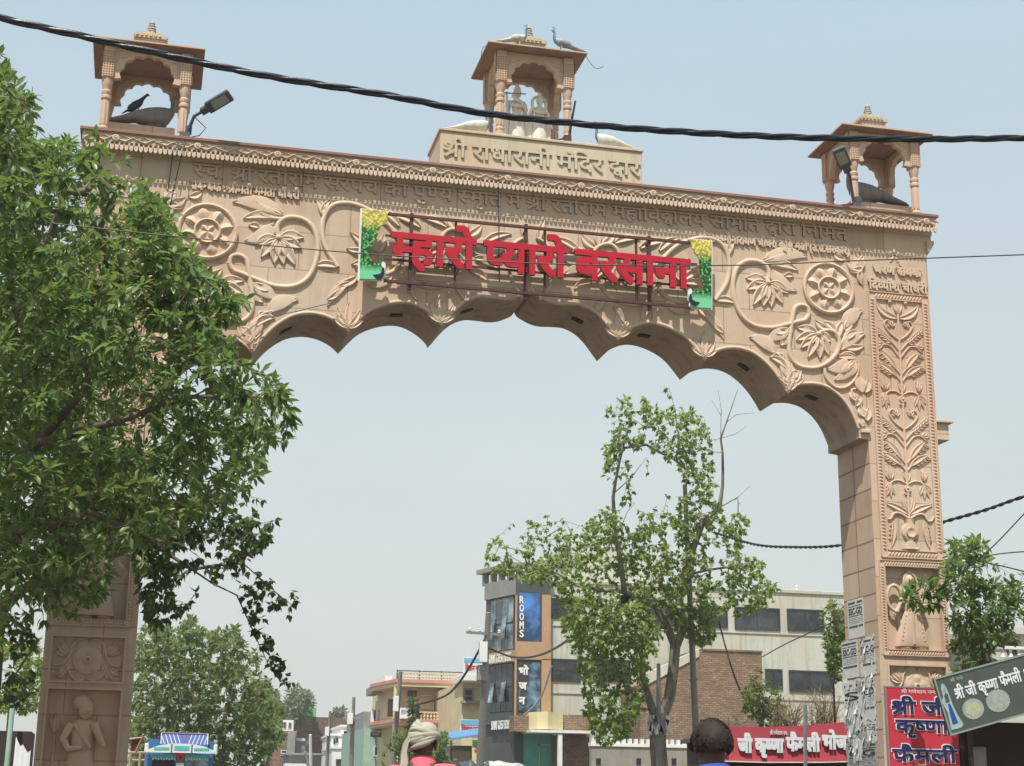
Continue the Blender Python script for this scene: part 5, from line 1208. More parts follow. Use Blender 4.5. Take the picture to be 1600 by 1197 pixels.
M['blueband'] = painted('sky_blue_print', (.16, .44, .62), .5, .15, 4); M['wprint'] = painted('white_print', (.70, .72, .74), .5, .15, 4)
M['redprint'] = painted('red_print', (.60, .03, .05), .5, .1, 4); M['greenprint'] = painted('green_print', (.03, .25, .09), .5, .2, 4); M['yprint'] = painted('pale_yellow_print', (.66, .58, .30), .5, .2, 4)
M['dkred'] = painted('maroon_print', (.13, .02, .03), .5, .2, 4)
def Q(px, py, Y): return at(px, py, Y)
def wallbox(px0, px1, pyt, Y, depth, pyb=None):
    """axis aligned block: front face at y=Y between two photo columns, top at photo row pyt; returns x0,x1,ztop"""
    xm = (px0+px1)/2; zt = Q(xm, pyt, Y).z; pr = pyb if pyb else pyt; return Q(px0, pr, Y).x, Q(px1, pr, Y).x, zt
def win(root, px0, py0, px1, py1, Y, glass, frame, nx=2, ny=1, ft=.06, name='window', proud=.02):
    a, b = Q(px0, py0, Y), Q(px1, py1, Y); x0, x1, z1, z0 = min(a.x, b.x), max(a.x, b.x), max(a.z, b.z), min(a.z, b.z)
    m = MB()
    for p in ((x0, x1, z0, z0+ft), (x0, x1, z1-ft, z1), (x0, x0+ft, z0+ft, z1-ft), (x1-ft, x1, z0+ft, z1-ft)): m.bx(p[0], p[1], Y-proud-.04, Y-.002, p[2], p[3])
    for i in range(1, nx): x = x0+(x1-x0)*i/nx; m.bx(x-ft*.35, x+ft*.35, Y-proud-.03, Y-.012, z0+ft, z1-ft)
    for i in range(1, ny): z = z0+(z1-z0)*i/ny; m.bx(x0+ft, x1-ft, Y-proud-.026, Y-.014, z-ft*.3, z+ft*.3)
    w = m.build(name, frame, root); g = MB(); g.bx(x0+ft*.5, x1-ft*.5, Y-.011, Y-.004, z0+ft*.5, z1-ft*.5); g.build('pane', glass, w); return (x0, x1, z0, z1)

# -- pale green long building
YB = 51.
pb = thing('plaster_building', 'long pale green plastered building with rows of dark windows behind the peepal', 'building', (Q(1090, 1200, YB).x, YB+5, 0))
x0, x1, zt = wallbox(858, 1372, 918, YB, 12); m = MB(); m.bx(x0, x1, YB, YB+12, 0, zt); m.build('wall', M['pale'], pb)
m = MB(); m.bx(x0-.05, x1+.05, YB-.08, YB+.12, zt-.12, zt+.06); m.build('parapet', M['pale'], pb, bevel=.02)
m = MB(); a, b, c = wallbox(880, 1030, 862, YB+1.5, 6); m.bx(a, b, YB+1.5, YB+7, zt, c); m.build('roof_room', M['pale'], pb)
for zrow in (985, 1088):
    m = MB(); z = Q(1100, zrow, YB).z; m.bx(x0, x1, YB-.05, YB-.003, z-.07, z); m.build('string_course', M['pale'], pb)
for w in ((862, 1029, 907, 1066), (912, 1029, 985, 1066), (862, 934, 905, 968), (1147, 948, 1219, 986), (1229, 951, 1288, 988), (1090, 946, 1137, 982), (1010, 944, 1075, 980), (1195, 1045, 1223, 1078), (1232, 1047, 1301, 1083), (1100, 1040, 1180, 1075), (1300, 953, 1330, 990)): win(pb, *w, YB, M['glass'], M['greyglass_frame'], 2, 2 if w[1] < 1040 and w[0] < 930 else 1)
for i, (px, py) in enumerate(((1160, 921), (1245, 925))):
    m = MB(); c = Q(px, py, YB+2); m.lathe((c.x, YB+2, zt), [(.06, 0), (.06, .5), (.09, .52), (.09, .58), (.01, .62)], 8); m.build('vent_pipe', M['white'], pb)

# -- corner guest house of dark glass
YG = 50.6
A = Q(805, 1000, YG); Cc = Q(860, 1000, YG)
def hit(px, P, d):                                     # where a plan line P + t d crosses the photo column px (at row 1100)
    r = FW + RT*((px-800)/F_PX) - UPV*((1100-598.5)/F_PX); den = d.x*r.y-d.y*r.x
    t = ((CAMP.x-P.x)*r.y-(CAMP.y-P.y)*r.x)/den; return V(P.x+d.x*t, P.y+d.y*t, 0)
dirL = V(-.32, .95, 0).normalized(); Bf = hit(757, A, dirL)
gh = thing('guest_house', 'dark glass corner guest house with a blue ROOMS panel and tan cladding', 'building', (A.x, A.y, 0))
ztp = Q(810, 905, YG).z
poly = [(A.x, A.y), (Cc.x, YG), (Cc.x, YG+11), (Bf.x+2.0, Bf.y+7), (Bf.x, Bf.y)]
m = MB(); m.prism(poly, 0, ztp, 0, 'z'); m.build('wall', M['dkgrey'], gh)
LL = (Bf-A.to_2d().to_3d()).length; nL = V(-dirL.y, dirL.x, 0)
if nL.y > 0: nL = -nL
def facet(name, u0, u1, z0, z1, out, th, mat, par=None):
    """panel on the slanting left face: u along the face from the corner (0..1)"""
    P0 = V(A.x, A.y, 0)+dirL*LL*u0+nL*out; P1 = V(A.x, A.y, 0)+dirL*LL*u1+nL*out; m = MB()
    q = [P0, P1, P1+nL*th, P0+nL*th]; m.ring([[V(p.x, p.y, z0) for p in q], [V(p.x, p.y, z1) for p in q]], True, True); return m.build(name, mat, par or gh)
zz = lambda py: Q(806, py, YG).z
for (z0, z1, mt) in ((zz(1015), zz(930), M['glassg']), (zz(1112), zz(1035), M['glass'])):
    w = facet('window', .03, .80, z0, z1, .004, .03, M['greyglass_frame'])
    for k in range(4):
        for r in range(2):
            u0 = .04+.19*k; h = (z1-z0)/2; facet('pane', u0+.008, u0+.182, z0+h*r+.05, z0+h*(r+1)-.05, .036, .012, mt, w)
    for k in (1, 3):                                   # two hopper sashes pushed open
        P0 = V(A.x, A.y, 0)+dirL*LL*(.06+.19*k)+nL*.06; P1 = V(A.x, A.y, 0)+dirL*LL*(.19+.19*k)+nL*.06; zt_ = z0+(z1-z0)*.62; zb_ = z0+(z1-z0)*.22
        m = MB(); o = nL*.14; q = [P0+V(0, 0, zt_), P1+V(0, 0, zt_), P1+o+V(0, 0, zb_), P0+o+V(0, 0, zb_)]; m.add(q+[p+nL*.03 for p in q], [(0, 1, 2, 3), (7, 6, 5, 4), (0, 4, 5, 1), (1, 5, 6, 2), (2, 6, 7, 3), (3, 7, 4, 0)]); m.build('open_sash', M['glassg'], w)
facet('band', -.01, 1.0, zz(1034), zz(1016), .003, .16, M['tan']); facet('band', 0, 1.0, zz(929), zz(903), .003, .10, M['midgrey']); facet('band', 0, 1.0, zz(1130), zz(1113), .003, .2, M['dkgrey'])
def face_text(text, u0, u1, py, size, mat, latin, out, par=gh, z=None):
    P0 = V(A.x, A.y, 0)+dirL*LL*u1+nL*out; P1 = V(A.x, A.y, 0)+dirL*LL*u0+nL*out; z = zz(py) if z is None else z
    inscribe('lettering', par, text, (P0.x, P0.y, z), (P1.x, P1.y, z), size, mat, .03, 0, shaper=not latin)
face_text('SUNNY GUEST HOUSE', .03, .78, 1019, .42, M['white'], True, .166)
face_text('SUNNY GUEST HOUSE', .0, .62, 1125, .42, M['white'], True, .206)
# front strip: blue glass with lettering, tan cladding
def front(name, px0, px1, py0, py1, mat, th, par=gh, off=.004):
    a, b = Q(px0, py0, YG), Q(px1, py1, YG); m = MB(); m.bx(a.x, b.x, YG-off-th, YG-off, min(a.z, b.z), max(a.z, b.z)); return m.build(name, mat, par)
front('cladding', 805, 860, 1030, 1004, M['tan'], .10); front('cladding', 845, 860, 1118, 1030.5, M['tan'], .10); front('cladding', 846, 860, 1003.5, 930, M['tan'], .10); front('cladding', 803, 808, 1118, 930, M['tan'], .08)
g1 = front('window', 809, 844, 1003, 926, M['greyglass_frame'], .03); g2 = front('window', 809, 844, 1112, 1034, M['greyglass_frame'], .03)
for g_, ys, mt in ((g1, (1002, 978, 954, 927), M['glassb']), (g2, (1111, 1085, 1060, 1035), M['glass'])):
    for k in range(3): front('pane', 810, 843.5, ys[k]-.6, ys[k+1]+.6, mt, .012, g_, .036)
q = N('glass_painted_clouds'); q.col(q.mix((.02, .03, .05), (.16, .28, .40), q.ramp(q.noise(.9, 5, .6), [(.45, 0.), (.62, 1.)]))).rough(.1, .6)  # cloud reflection painted into the base colour of the lower panes
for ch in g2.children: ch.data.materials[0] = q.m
for i, ch in enumerate('ROOMS'):
    a = Q(812, 937+i*13.2, YG-.06); m = latin_mb(ch, .34, .19, .04, .012); m2 = MB().merge(m, Matrix.Translation((a.x, YG-.052, a.z-.17))); m2.build('lettering', M['white'], gh)
for i, ch in enumerate(('भो', 'ज', 'न')):
    a = Q(811, 1043+i*23, YG-.06); m = text_mb(ch, .30, None, .04, .02); MB().merge(m, Matrix.Translation((a.x, YG-.052, a.z-.32))).build('lettering', M['white'], gh)
# terrace on top: posts and slab
zs = Q(805, 886, YG).z
for px in (757, 770, 783, 797, 812, 830, 850):
    p = hit(px, A, dirL) if px < 805 else Q(px, 1000, YG); m = MB(); m.bx(p.x-.14, p.x+.14, p.y+.05, p.y+.35, ztp, zs); m.build('terrace_post', M['concrete'], gh)
m = MB(); Be = V(Bf.x, Bf.y, 0)+dirL*.6+nL*.25; Ae = V(A.x, A.y, 0)+nL*.25; m.prism([(Ae.x, Ae.y), (Cc.x, YG-.2), (Cc.x, YG+.6), (A.x+.2, A.y+.6), (Be.x+.7, Be.y), (Be.x, Be.y)], zs, zs+.22, 0, 'z'); m.build('terrace_slab', M['concrete'], gh)
# balcony and shop front below
m = MB(); a, b, c = wallbox(803, 832, 1118, YG-1.0, 1); zb = Q(815, 1143, YG-1).z; m.bx(a, b, YG-1.0, YG-.02, zb, c); m.build('balcony_wall', M['brick'], gh)
a, b, c = wallbox(829, 881, 1113, YG-1.3, 1); zb = Q(855, 1140, YG-1.3).z; m = MB(); xm = a+(b-a)*.45; m.prism([(a, YG-1.0), (a+.25, YG-1.55), (xm, YG-1.75), (b, YG-1.15), (b, YG-.03), (a, YG-.03)], zb, c, 0, 'z'); m.build('balcony_box', M['creamy'], gh)
a, b, c = wallbox(830, 925, 1141, YG-1.9, 1); m = MB(); m.bx(a, b, YG-1.9, YG-.03, c-.12, c); m.build('canopy_slab', M['white'], gh)
a, b, c = wallbox(880, 922, 1117, YG-.9, 1); m = MB(); m.bx(a, b, YG-.9, YG+.35, c-1.0, c); m.build('brick_parapet', M['brick'], gh)
a, b, c = wallbox(880, 921, 1146, YG-.8, 1); m = MB(); m.bx(a, b, YG-.8, YG+.2, 0, c-.001); m.build('brick_pier', M['brick'], gh)
a, b, c = wallbox(820, 862, 1146, YG-.3, 1); m = MB(); m.bx(a, b, YG-.3, YG-.03, 0, c-.002); m.build('shop_wall', M['teal'], gh)
d0, d1, dz = wallbox(845, 858, 1166, YG-.36, 1); m = MB(); m.bx(d0, d1, YG-.36, YG-.303, 0, dz); m.build('door', M['teal'], gh, bevel=.01); m = MB(); m.bx(d0-.1, d0-.02, YG-.36, YG-.303, 0, dz+.1); m.bx(d0-.1, d1+.1, YG-.36, YG-.303, dz+.02, dz+.1); m.build('door_frame', M['mint'], gh)
a = Q(875, 1170, YG-1.8); m = MB(); m.bx(a.x-.10, a.x+.10, YG-1.85, YG-1.65, 0, Q(875, 1142, YG-1.8).z-.13); m.build('canopy_post', M['white'], gh)

# -- rough brick building in front of the pale one, with a sloping end
YK = 46.5
bk = thing('brick_building', 'unplastered rough brick building with a sloping yellow coped end beside the peepal trunk', 'building', (Q(1140, 1200, YK).x, YK+2, 0))
zA = Q(1145, 1018, YK).z; xa, xb = Q(1098, 1050, YK).x, Q(1191, 1050, YK).x
m = MB(); zl = Q(1050, 1048, YK).z; m.prism([(Q(1010, 1100, YK).x, 0), (xb, 0), (xb, zA), (xa, zA), (Q(1092, 1018, YK).x, zA-.05), (Q(1040, 1058, YK).x, Q(1040, 1058, YK).z), (Q(1010, 1100, YK).x, Q(1010, 1068, YK).z)], YK, YK+4); m.build('brick_wall', M['brick'], bk)
m = MB(); P0, P1 = Q(1012, 1052, YK-.01), Q(1092, 1014, YK-.01); m.prism([(P0.x, P0.z-.5), (P1.x, P1.z-.35), (P1.x, P1.z), (P0.x, P0.z)], YK-.06, YK+.5); m.build('sloping_coping', M['pale'], bk)
m = MB(); m.bx(xa, xb+.05, YK-.05, YK+4.05, zA, zA+.08); m.build('top_course', M['brick'], bk)
m = MB(); a, b, c = wallbox(1000, 1095, 1100, YK-.4, 1); m.bx(a, b, YK-.4, YK-.01, 0, c); m.build('lower_wall', M['brick'], bk)

# -- low grey boundary wall with pale coping and small square holes
YW = 44.6
bw = thing('boundary_wall', 'low stained grey boundary wall with small square openings behind the peepal trunk', 'wall', (Q(1030, 1200, YW).x, YW, 0))
a, b, c = wallbox(924, 1150, 1168, YW, .3); m = MB(); m.bx(a, b, YW, YW+.3, 0, c); m.build('wall', M['concrete'], bw)
m = MB(); m.bx(a-.03, b+.03, YW-.06, YW+.36, c, c+.14)
for i in range(24): m.bx(a+(b-a)*i/24+.04, a+(b-a)*(i+.6)/24, YW-.03, YW+.2, c+.142, c+.34)
m.build('coping', M['white'], bw)
for px in (935, 998, 1053, 1100): 
    p = Q(px, 1190, YW); m = MB(); m.bx(p.x-.11, p.x+.11, YW-.012, YW-.002, p.z-.16, p.z+.14); m.build('opening', M['black'], bw)

# -- yellow house with balconies
YY = 80.
yh = thing('yellow_house', 'two storey cream and pink house with railed roof terrace and balcony', 'house', (Q(680, 1200, YY).x, YY, 0))
def zy(py, px=680, Y=YY): return Q(px, py, Y).z
xr = Q(722, 1150, YY).x; xl = Q(627, 1150, YY).x; xw = Q(600, 1150, YY+5).x
m = MB(); m.prism([(xl, YY+1.0), (xr, YY+1.0), (xr, YY+11), (xw, YY+11), (xw, YY+6)], 0, zy(1072), 0, 'z'); m.build('wall', M['cream'], yh)
for zt_, zb_, nm in ((1063, 1074, 'roof_slab'), (1125, 1134, 'balcony_slab')):
    z1_, z0_ = zy(zt_), zy(zb_); m = MB(); m.prism([(xl-.5, YY-.2), (xr+.1, YY-.2), (xr+.1, YY+2), (xw-.6, YY+7), (xw-1.0, YY+5)], z0_, z1_-.22, 0, 'z'); s_ = m.build(nm, M['cream'], yh)
    m = MB(); m.prism([(xl-.55, YY-.28), (xr+.14, YY-.28), (xr+.14, YY+1.9), (xw-.66, YY+7), (xw-1.08, YY+5)], z1_-.219, z1_, 0, 'z'); m.build('pink_edge', M['pinkpaint'], s_)
m = MB(); m.bx(Q(585, 1075, YY+5).x, xw-.2, YY+5, YY+9, zy(1082, 590, YY+5), zy(1070, 590, YY+5)); m.build('side_slab', M['concrete'], yh)
m = MB(); m.bx(Q(602, 1055, YY+4).x, Q(613, 1055, YY+4).x, YY+4, YY+8, zy(1068, 605, YY+4), zy(1056, 605, YY+4)); m.build('tank_base', M['white'], yh)
def railing(root, xs, xe, y, z0, z1, n, posts, bal):
    m = MB(); m.bx(xs, xe, y-.03, y+.03, z1-.06, z1); m.bx(xs, xe, y-.03, y+.03, z0+(z1-z0)*.72, z0+(z1-z0)*.72+.05)
    for k in range(posts): x = xs+(xe-xs)*k/(posts-1); m.bx(x-.04, x+.04, y-.045, y+.045, z0, z1+.02)
    r = m.build('railing', M['greyglass_frame'], root); m = MB(); h = (z1-z0)*.66
    for k in range(n):
        x = xs+(xe-xs)*(k+.5)/n; m.lathe((x, y, z0), [(.06, 0), (.06, h*.1), (.035, h*.2), (.075, h*.45), (.035, h*.75), (.06, h*.88), (.06, h)], 8)
    m.bx(xs, xe, y-.05, y+.05, z0+h, z0+h+.08); m.build('baluster_row', bal, r)
railing(yh, xl-.4, xr, YY-.05, zy(1063), zy(1049), 22, 4, M['cream']); railing(yh, xl-.4, xr, YY-.05, zy(1125), zy(1109), 20, 4, M['cream'])
for (p0, p1, q0, q1) in ((679, 1088, 694, 1119), (701, 1088, 716, 1108), (606, 1092, 614, 1120)): win(yh, p0, p1, q0, q1, YY+1.0, M['wood'], M['greyglass_frame'], 1, 1)
win(yh, 683, 1144, 702, 1165, YY+1.0, M['glass'], M['wood'], 2, 1)
win(yh, 637, 1079, 651, 1089, YY+1.0, M['glass'], M['wood'], 2, 1, .08, 'ventilator')
m = MB(); a, b = Q(656, 1086, YY+.9), Q(673, 1088, YY+.9); m.bx(a.x, b.x, YY+.6, YY+.998, b.z, a.z); m.build('ledge', M['creamy'], yh)
for px in (618, 719):
    p = Q(px, 1150, YY); m = MB(); m.bx(p.x-.18, p.x+.18, YY-.1, YY+.26, 0, zy(1074)-.01); m.build('corner_column', M['creamy'], yh)
# signs on the balcony
def board(name, label, cat, px0, py0, px1, py1, Y, mats, lines, th=.06, group=None, border=None):
    """flat printed board facing the road; lines = (text, px_left, px_right, row, size_m, material, shaper)"""
    a, b = Q(px0, py0, Y), Q(px1, py1, Y); x0, x1, z0, z1 = a.x, b.x, min(a.z, b.z), max(a.z, b.z)
    r = thing(name, label, cat, ((x0+x1)/2, Y, z0), group); m = MB(); m.bx(x0, x1, Y, Y+th, z0, z1); m.build('panel', mats, r, bevel=.006)
    if border:
        m = MB(); t = border[0]
        for p in ((x0, x1, z0, z0+t), (x0, x1, z1-t, z1), (x0, x0+t, z0+t, z1-t), (x1-t, x1, z0+t, z1-t)): m.bx(p[0], p[1], Y-.012, Y-.002, p[2], p[3])
        m.build('border', border[1], r)
    for (t, l, rr, row, size, mt, shp, bold) in lines:
        p0, p1 = Q(l, row, Y-.003), Q(rr, row, Y-.003); p0.z = p1.z = (p0.z+p1.z)/2; inscribe('lettering', r, t, p0, p1, size, mt, .012, bold, shaper=shp)
    return r, (x0, x1, z0, z1)
board('house_board', 'white board hung on the left part of the balcony railing', 'sign', 625, 1106, 641, 1123, YY-.4, M['wprint'], [('होटल राधा', 627, 640, 1110, .25, M['greyglass_frame'], True, 0)])
board('house_board', 'maroon board with white lettering on the right of the balcony railing', 'sign', 698, 1108, 719, 1124, YY-.4, M['dkred'], [('अग्रवाल', 702, 715, 1111, .16, M['white'], True, 0), ('मिष्ठान भंडार', 700, 718, 1117, .16, M['white'], True, 0)])

# -- grey and mint row left of the yellow house
rh = thing('grey_house', 'grey and mint house with a maroon railing squeezed left of the yellow house', 'house', (Q(590, 1200, 88).x, 92, 0))
a, b, c = wallbox(569, 612, 1138, 88., 10); m = MB(); m.bx(a, b, 88., 100, 0, c); m.build('wall', M['mint'], rh)
m = MB(); a2, b2, c2 = wallbox(568, 584, 1112, 90., 8); m.bx(a2, b2, 90., 99, c-.3, c2); m.build('upper_wall', M['midgrey'], rh)
m = MB(); a3, b3, c3 = wallbox(582, 604, 1110, 87.6, 8); zr = zy(1124, 590, 87.6)
m.bx(a3, b3, 87.6, 87.7, zr, c3)
rl = m.build('railing', M['dkred'], rh); m = MB()
for k in range(4): x = a3+(b3-a3)*k/3; m.bx(x-.1, x+.1, 87.5, 87.8, zr-.2, c3+.1)
m.build('railing_post', M['white'], rl)
m = MB(); m.add([(a3, 86, zr-.9), (b3, 86, zr-.9), (b3, 88, zr), (a3, 88, zr), (a3, 86, zr-.8), (b3, 86, zr-.8), (b3, 88, zr+.1), (a3, 88, zr+.1)], [(0, 1, 2, 3), (4, 5, 6, 7), (0, 1, 5, 4), (1, 2, 6, 5), (2, 3, 7, 6), (3, 0, 4, 7)]); m.build('sunshade', M['pinkpaint'], rh)
win(rh, 584, 1166, 590, 1182, 88., M['glass'], M['white'], 1, 1); win(rh, 592, 1166, 598, 1182, 88., M['glass'], M['white'], 1, 1); win(rh, 600, 1145, 606, 1160, 88., M['glass'], M['wood'], 1, 1)
board('shop_board', 'small red shop board projecting left of the yellow house', 'sign', 579, 1144, 596, 1152, 85., M['dkred'], [('मिलन', 582, 592, 1146, .15, M['white'], True, 0)])
# -- white houses
wh = thing('white_house', 'small stepped white house with a square dark window beside the utility poles', 'house', (Q(545, 1200, 118).x, 121, 0))
for (p0, p1, t, Y) in ((518, 562, 1150, 118.), (533, 549, 1136, 118.3), (552, 562, 1148, 117.5), (519, 540, 1170, 116.)):
    a, b, c = wallbox(p0, p1, t, Y, 6); m = MB(); m.bx(a, b, Y, Y+7, 0, c); m.build('wall', M['white'], wh); m = MB(); m.bx(a-.1, b+.1, Y-.12, Y+7.1, c, c+.18); m.build('roof', M['white'], wh)
win(wh, 536, 1141, 546, 1151, 118.2, M['glass'], M['white'], 1, 1); win(wh, 521, 1154, 524, 1163, 117.9, M['glass'], M['greyglass_frame'], 1, 1); win(wh, 525, 1152, 528, 1161, 117.9, M['glass'], M['greyglass_frame'], 1, 1); win(wh, 535, 1168, 547, 1177, 117.2, M['glass'], M['greyglass_frame'], 2, 1); win(wh, 525, 1186, 538, 1197, 115.9, M['glass'], M['greyglass_frame'], 2, 1)
gs = thing('grey_shophouse', 'narrow grey house with curved bright front between the white house and the mint house', 'house', (Q(562, 1200, 104).x, 107, 0))
a, b, c = wallbox(552, 571, 1142, 104., 6); m = MB(); m.bx(a, b, 104., 111, 0, c); m.build('wall', M['midgrey'], gs); m = MB(); m.bx(a-.2, b+.1, 103.2, 104.5, c-.9, c+.2); m.build('parapet', M['wprint'], gs, bevel=.05); win(gs, 558, 1150, 568, 1166, 104., M['glass'], M['greyglass_frame'], 2, 1); m = MB(); a, b, c = wallbox(553, 569, 1182, 102.5, 2); m.bx(a, b, 102.5, 103.9, c-.7, c); m.build('awning', M['wprint'], gs)
# -- brown brick house with a green sheet on top
bh = thing('brown_brick_house', 'tall brown brick house with a bright green sheet wall on its roof', 'house', (Q(490, 1200, 130).x, 135, 0))
a, b, c = wallbox(487, 548, 1121, 132., 10); m = MB(); m.bx(a, b, 132., 144, 0, c); m.build('wall', M['brickd'], bh)
a, b, c = wallbox(461, 488, 1119, 130., 10); m = MB(); m.bx(a, b, 130., 142, 0, c); m.build('wall', M['brick2'], bh)
a, b, c = wallbox(464, 474, 1105, 130.5, 6); m = MB(); m.bx(a, b, 130.5, 138, 0, c); m.build('stair_tower', M['brick2'], bh)
M['greensheet'] = painted('green_sheet', (.12, .42, .13), .6, .2, 3)
a, b, c = wallbox(474, 494.5, 1105, 130.2, 1); z0 = Q(484, 1120, 130.2).z; m = MB(); m.bx(a, b, 130.2, 136, z0, c); m.build('green_sheet', M['greensheet'], bh, bevel=.03)
a, b, c = wallbox(461, 482, 1154, 129., 1); m = MB(); m.bx(a, b, 129., 130.5, 0, c); m.build('porch', M['midgrey'], bh)
win(bh, 497, 1157, 507, 1163, 131.8, M['glass'], M['brick2'], 1, 1); win(bh, 512, 1166, 520, 1176, 131.8, M['glass'], M['brick2'], 1, 1)
board('shop_board', 'long white shop board low on the brown brick house', 'sign', 461, 1153, 477, 1158, 128.8, M['wprint'], [])
lb = thing('low_brick_house', 'lower brown house with a whitewashed upper room behind the dense tree', 'house', (Q(447, 1200, 126).x, 130, 0))
a, b, c = wallbox(428, 464, 1142, 126., 8); m = MB(); m.bx(a, b, 126., 137, 0, c); m.build('wall', M['brick2'], lb)
a, b, c = wallbox(439, 459, 1125, 127., 4); m = MB(); m.bx(a, b, 127., 133, c-2., c); m.build('upper_room', M['white'], lb); win(lb, 443, 1128, 447, 1138, 127., M['glass'], M['midgrey'], 1, 1); win(lb, 451, 1129, 455, 1138, 127., M['glass'], M['midgrey'], 1, 1)
m = MB(); a, b, c = wallbox(450, 462, 1142, 125.5, 1); m.bx(a, b, 125.5, 125.98, 0, c); m.build('pier', M['midgrey'], lb); win(lb, 439, 1172, 456, 1178, 126., M['glass'], M['white'], 2, 1)
sh = thing('market_shed', 'row of low grey market sheds in front of the brown brick house', 'shed', (Q(475, 1200, 112).x, 114, 0))
a, b, c = wallbox(452, 502, 1180, 112., 5); m = MB(); m.bx(a, b, 112., 118, 0, c); m.build('wall', M['concrete'], sh); m = MB(); m.bx(a-.3, b+.3, 111.2, 118.3, c, c+.15); m.build('roof', M['midgrey'], sh)
a, b, c = wallbox(446, 484, 1193, 110., 2); m = MB(); m.bx(a, b, 110., 111.9, 0, c); m.build('front_wall', M['wprint'], sh)
# -- buildings hidden behind the guest house: pink-white house with blue boards
nb_ = thing('balcony_house', 'white balcony house half hidden between the yellow house and the guest house', 'house', (Q(738, 1200, 70).x, 72, 0))
a, b, c = wallbox(722, 775, 1098, 72., 8); m = MB(); m.bx(a, b, 72., 82, 0, c+1.2); m.build('wall', M['cream'], nb_); m = MB(); zt_, zb_ = Q(735, 1052, 70.5).z, Q(735, 1064, 70.5).z; m.bx(a-.2, b, 70.5, 74, zb_, zt_); m.build('balcony', M['white'], nb_, bevel=.03)
win(nb_, 724, 1075, 740, 1100, 72., M['wood'], M['concrete'], 1, 2, .12); m = MB(); a, b, c = wallbox(722, 760, 1095, 71.4, 1); m.bx(a, b, 71.4, 71.98, c-.15, c); m.build('ledge', M['concrete'], nb_)
board('hoarding', 'blue and white hoarding on the balcony edge left of the guest house, upper one', 'hoarding', 724, 1027, 757, 1053, 69.8, M['wprint'], [('विश्राम गृह', 727, 750, 1040, .30, M['redprint'], True, .01)], .05, 'blue and white hoardings')
r_, (x0, x1, z0, z1) = board('hoarding', 'blue and white hoarding with red lettering above the blue tin roof, lower one', 'hoarding', 719, 1124, 750, 1150, 62.5, M['wprint'], [('विश्राम गृह', 721, 748, 1136, .33, M['redprint'], True, .012), ('सम्पर्क करें', 722, 742, 1146, .12, M['greyglass_frame'], True, 0)], .05, 'blue and white hoardings')
m = MB(); m.bx(x0+.02, x1-.02, 62.485, 62.498, z1-.32, z1-.02); m.build('blue_strip', M['blueband'], r_)
for o in list(bpy.data.objects):
    if o.get('label', '').startswith('blue and white hoarding on the balcony'):
        a, b = Q(725, 1028, 69.8), Q(756, 1036, 69.8); m = MB(); m.bx(a.x, b.x, 69.785, 69.798, b.z, a.z); m.build('blue_strip', M['blueband'], o)
# stall under the blue roof with the guest house board
st_ = thing('roadside_stall', 'roadside stall under a blue tin roof beside the guest house', 'stall', (Q(780, 1200, 56).x, 57, 0))
P0, P1 = Q(703, 1157, 56.), Q(812, 1141, 53.); m = MB(); q_ = [V(P0.x, 55.5, P0.z), V(P1.x, 53., P1.z), V(P1.x, 56.5, P1.z+.35), V(P0.x, 59, P0.z+.35)]; m.add(q_+[p+V(0, 0, .10) for p in q_], [(0, 1, 2, 3), (7, 6, 5, 4), (0, 4, 5, 1), (1, 5, 6, 2), (2, 6, 7, 3), (3, 7, 4, 0)]); m.build('tin_roof', painted('blue_tin', (.10, .25, .45), .5, .3, 4), st_)
a, b, c = wallbox(705, 738, 1165, 56.6, 2); m = MB(); m.bx(a, b, 56.6, 58.5, 0, c); m.build('counter_wall', M['concrete'], st_); m = MB(); m.bx(a+.1, b-.1, 56.5, 56.59, c-1.2, c-.25); m.build('display_panel', M['yellow'], st_)
for px in (704, 740, 808): p = Q(px, 1190, 56.2); m = MB(); m.bx(p.x-.05, p.x+.05, 56.1, 56.2, 0, Q(px, 1157, 56.2).z); m.build('post', M['wood'], st_)
r_, (x0, x1, z0, z1) = board('guest_house_board', 'green and yellow board with brown Hindi lettering under the blue tin roof', 'sign', 738, 1156, 826, 1192, 54.5, M['yprint'], [('उपाध्याय गेस्ट हाउस', 741, 824, 1161, .26, M['dkred'], True, .012), ('साफ व सुन्दर कमरे मिलते हैं', 741, 822, 1172, .15, M['redprint'], True, .004)])
m = MB(); m.bx(x0, x1, 54.486, 54.497, z1-.34, z1); m.build('green_strip', M['greenprint'], r_)
a, b = Q(752, 1152, 54.47), Q(822, 1152, 54.47); inscribe('lettering', r_, 'राधे राधे', V(a.x, 54.48, z1-.08), V(b.x, 54.48, z1-.08), .15, M['mint'], .006, 0)
M['paperish'] = painted('dusty_tarpaulin', (.46, .46, .44), .8, .5, 3)
# heap of white tarpaulin by the stall
tp = thing('tarpaulin_heap', 'crumpled white and dark tarpaulin over goods beside the street pole', 'tarpaulin', (Q(755, 1200, 47).x, 47, 0))
def cloth(cx, cy, w, d, h, seed, nx=22, ny=12):
    r = random.Random(seed); ph = [r.uniform(0, 6) for _ in range(6)]; m = MB(); vs = []
    for j in range(ny+1):
        for i in range(nx+1):
            u, v = i/nx*2-1, j/ny*2-1; e = max(0, 1-abs(u)**3)*max(0, 1-abs(v)**3); k = .06*math.sin(5*u+ph[0]+2*v)+.04*math.sin(7*v+ph[1]-3*u)+.025*math.sin(11*u+ph[2])
            vs.append((cx+u*w/2, cy+v*d/2, h*(.0+1.0*min(1, 2.2*e)**.6)*(1+k*.5)))
    return m.add(vs, [(j*(nx+1)+i, j*(nx+1)+i+1, (j+1)*(nx+1)+i+1, (j+1)*(nx+1)+i) for j in range(ny) for i in range(nx)])
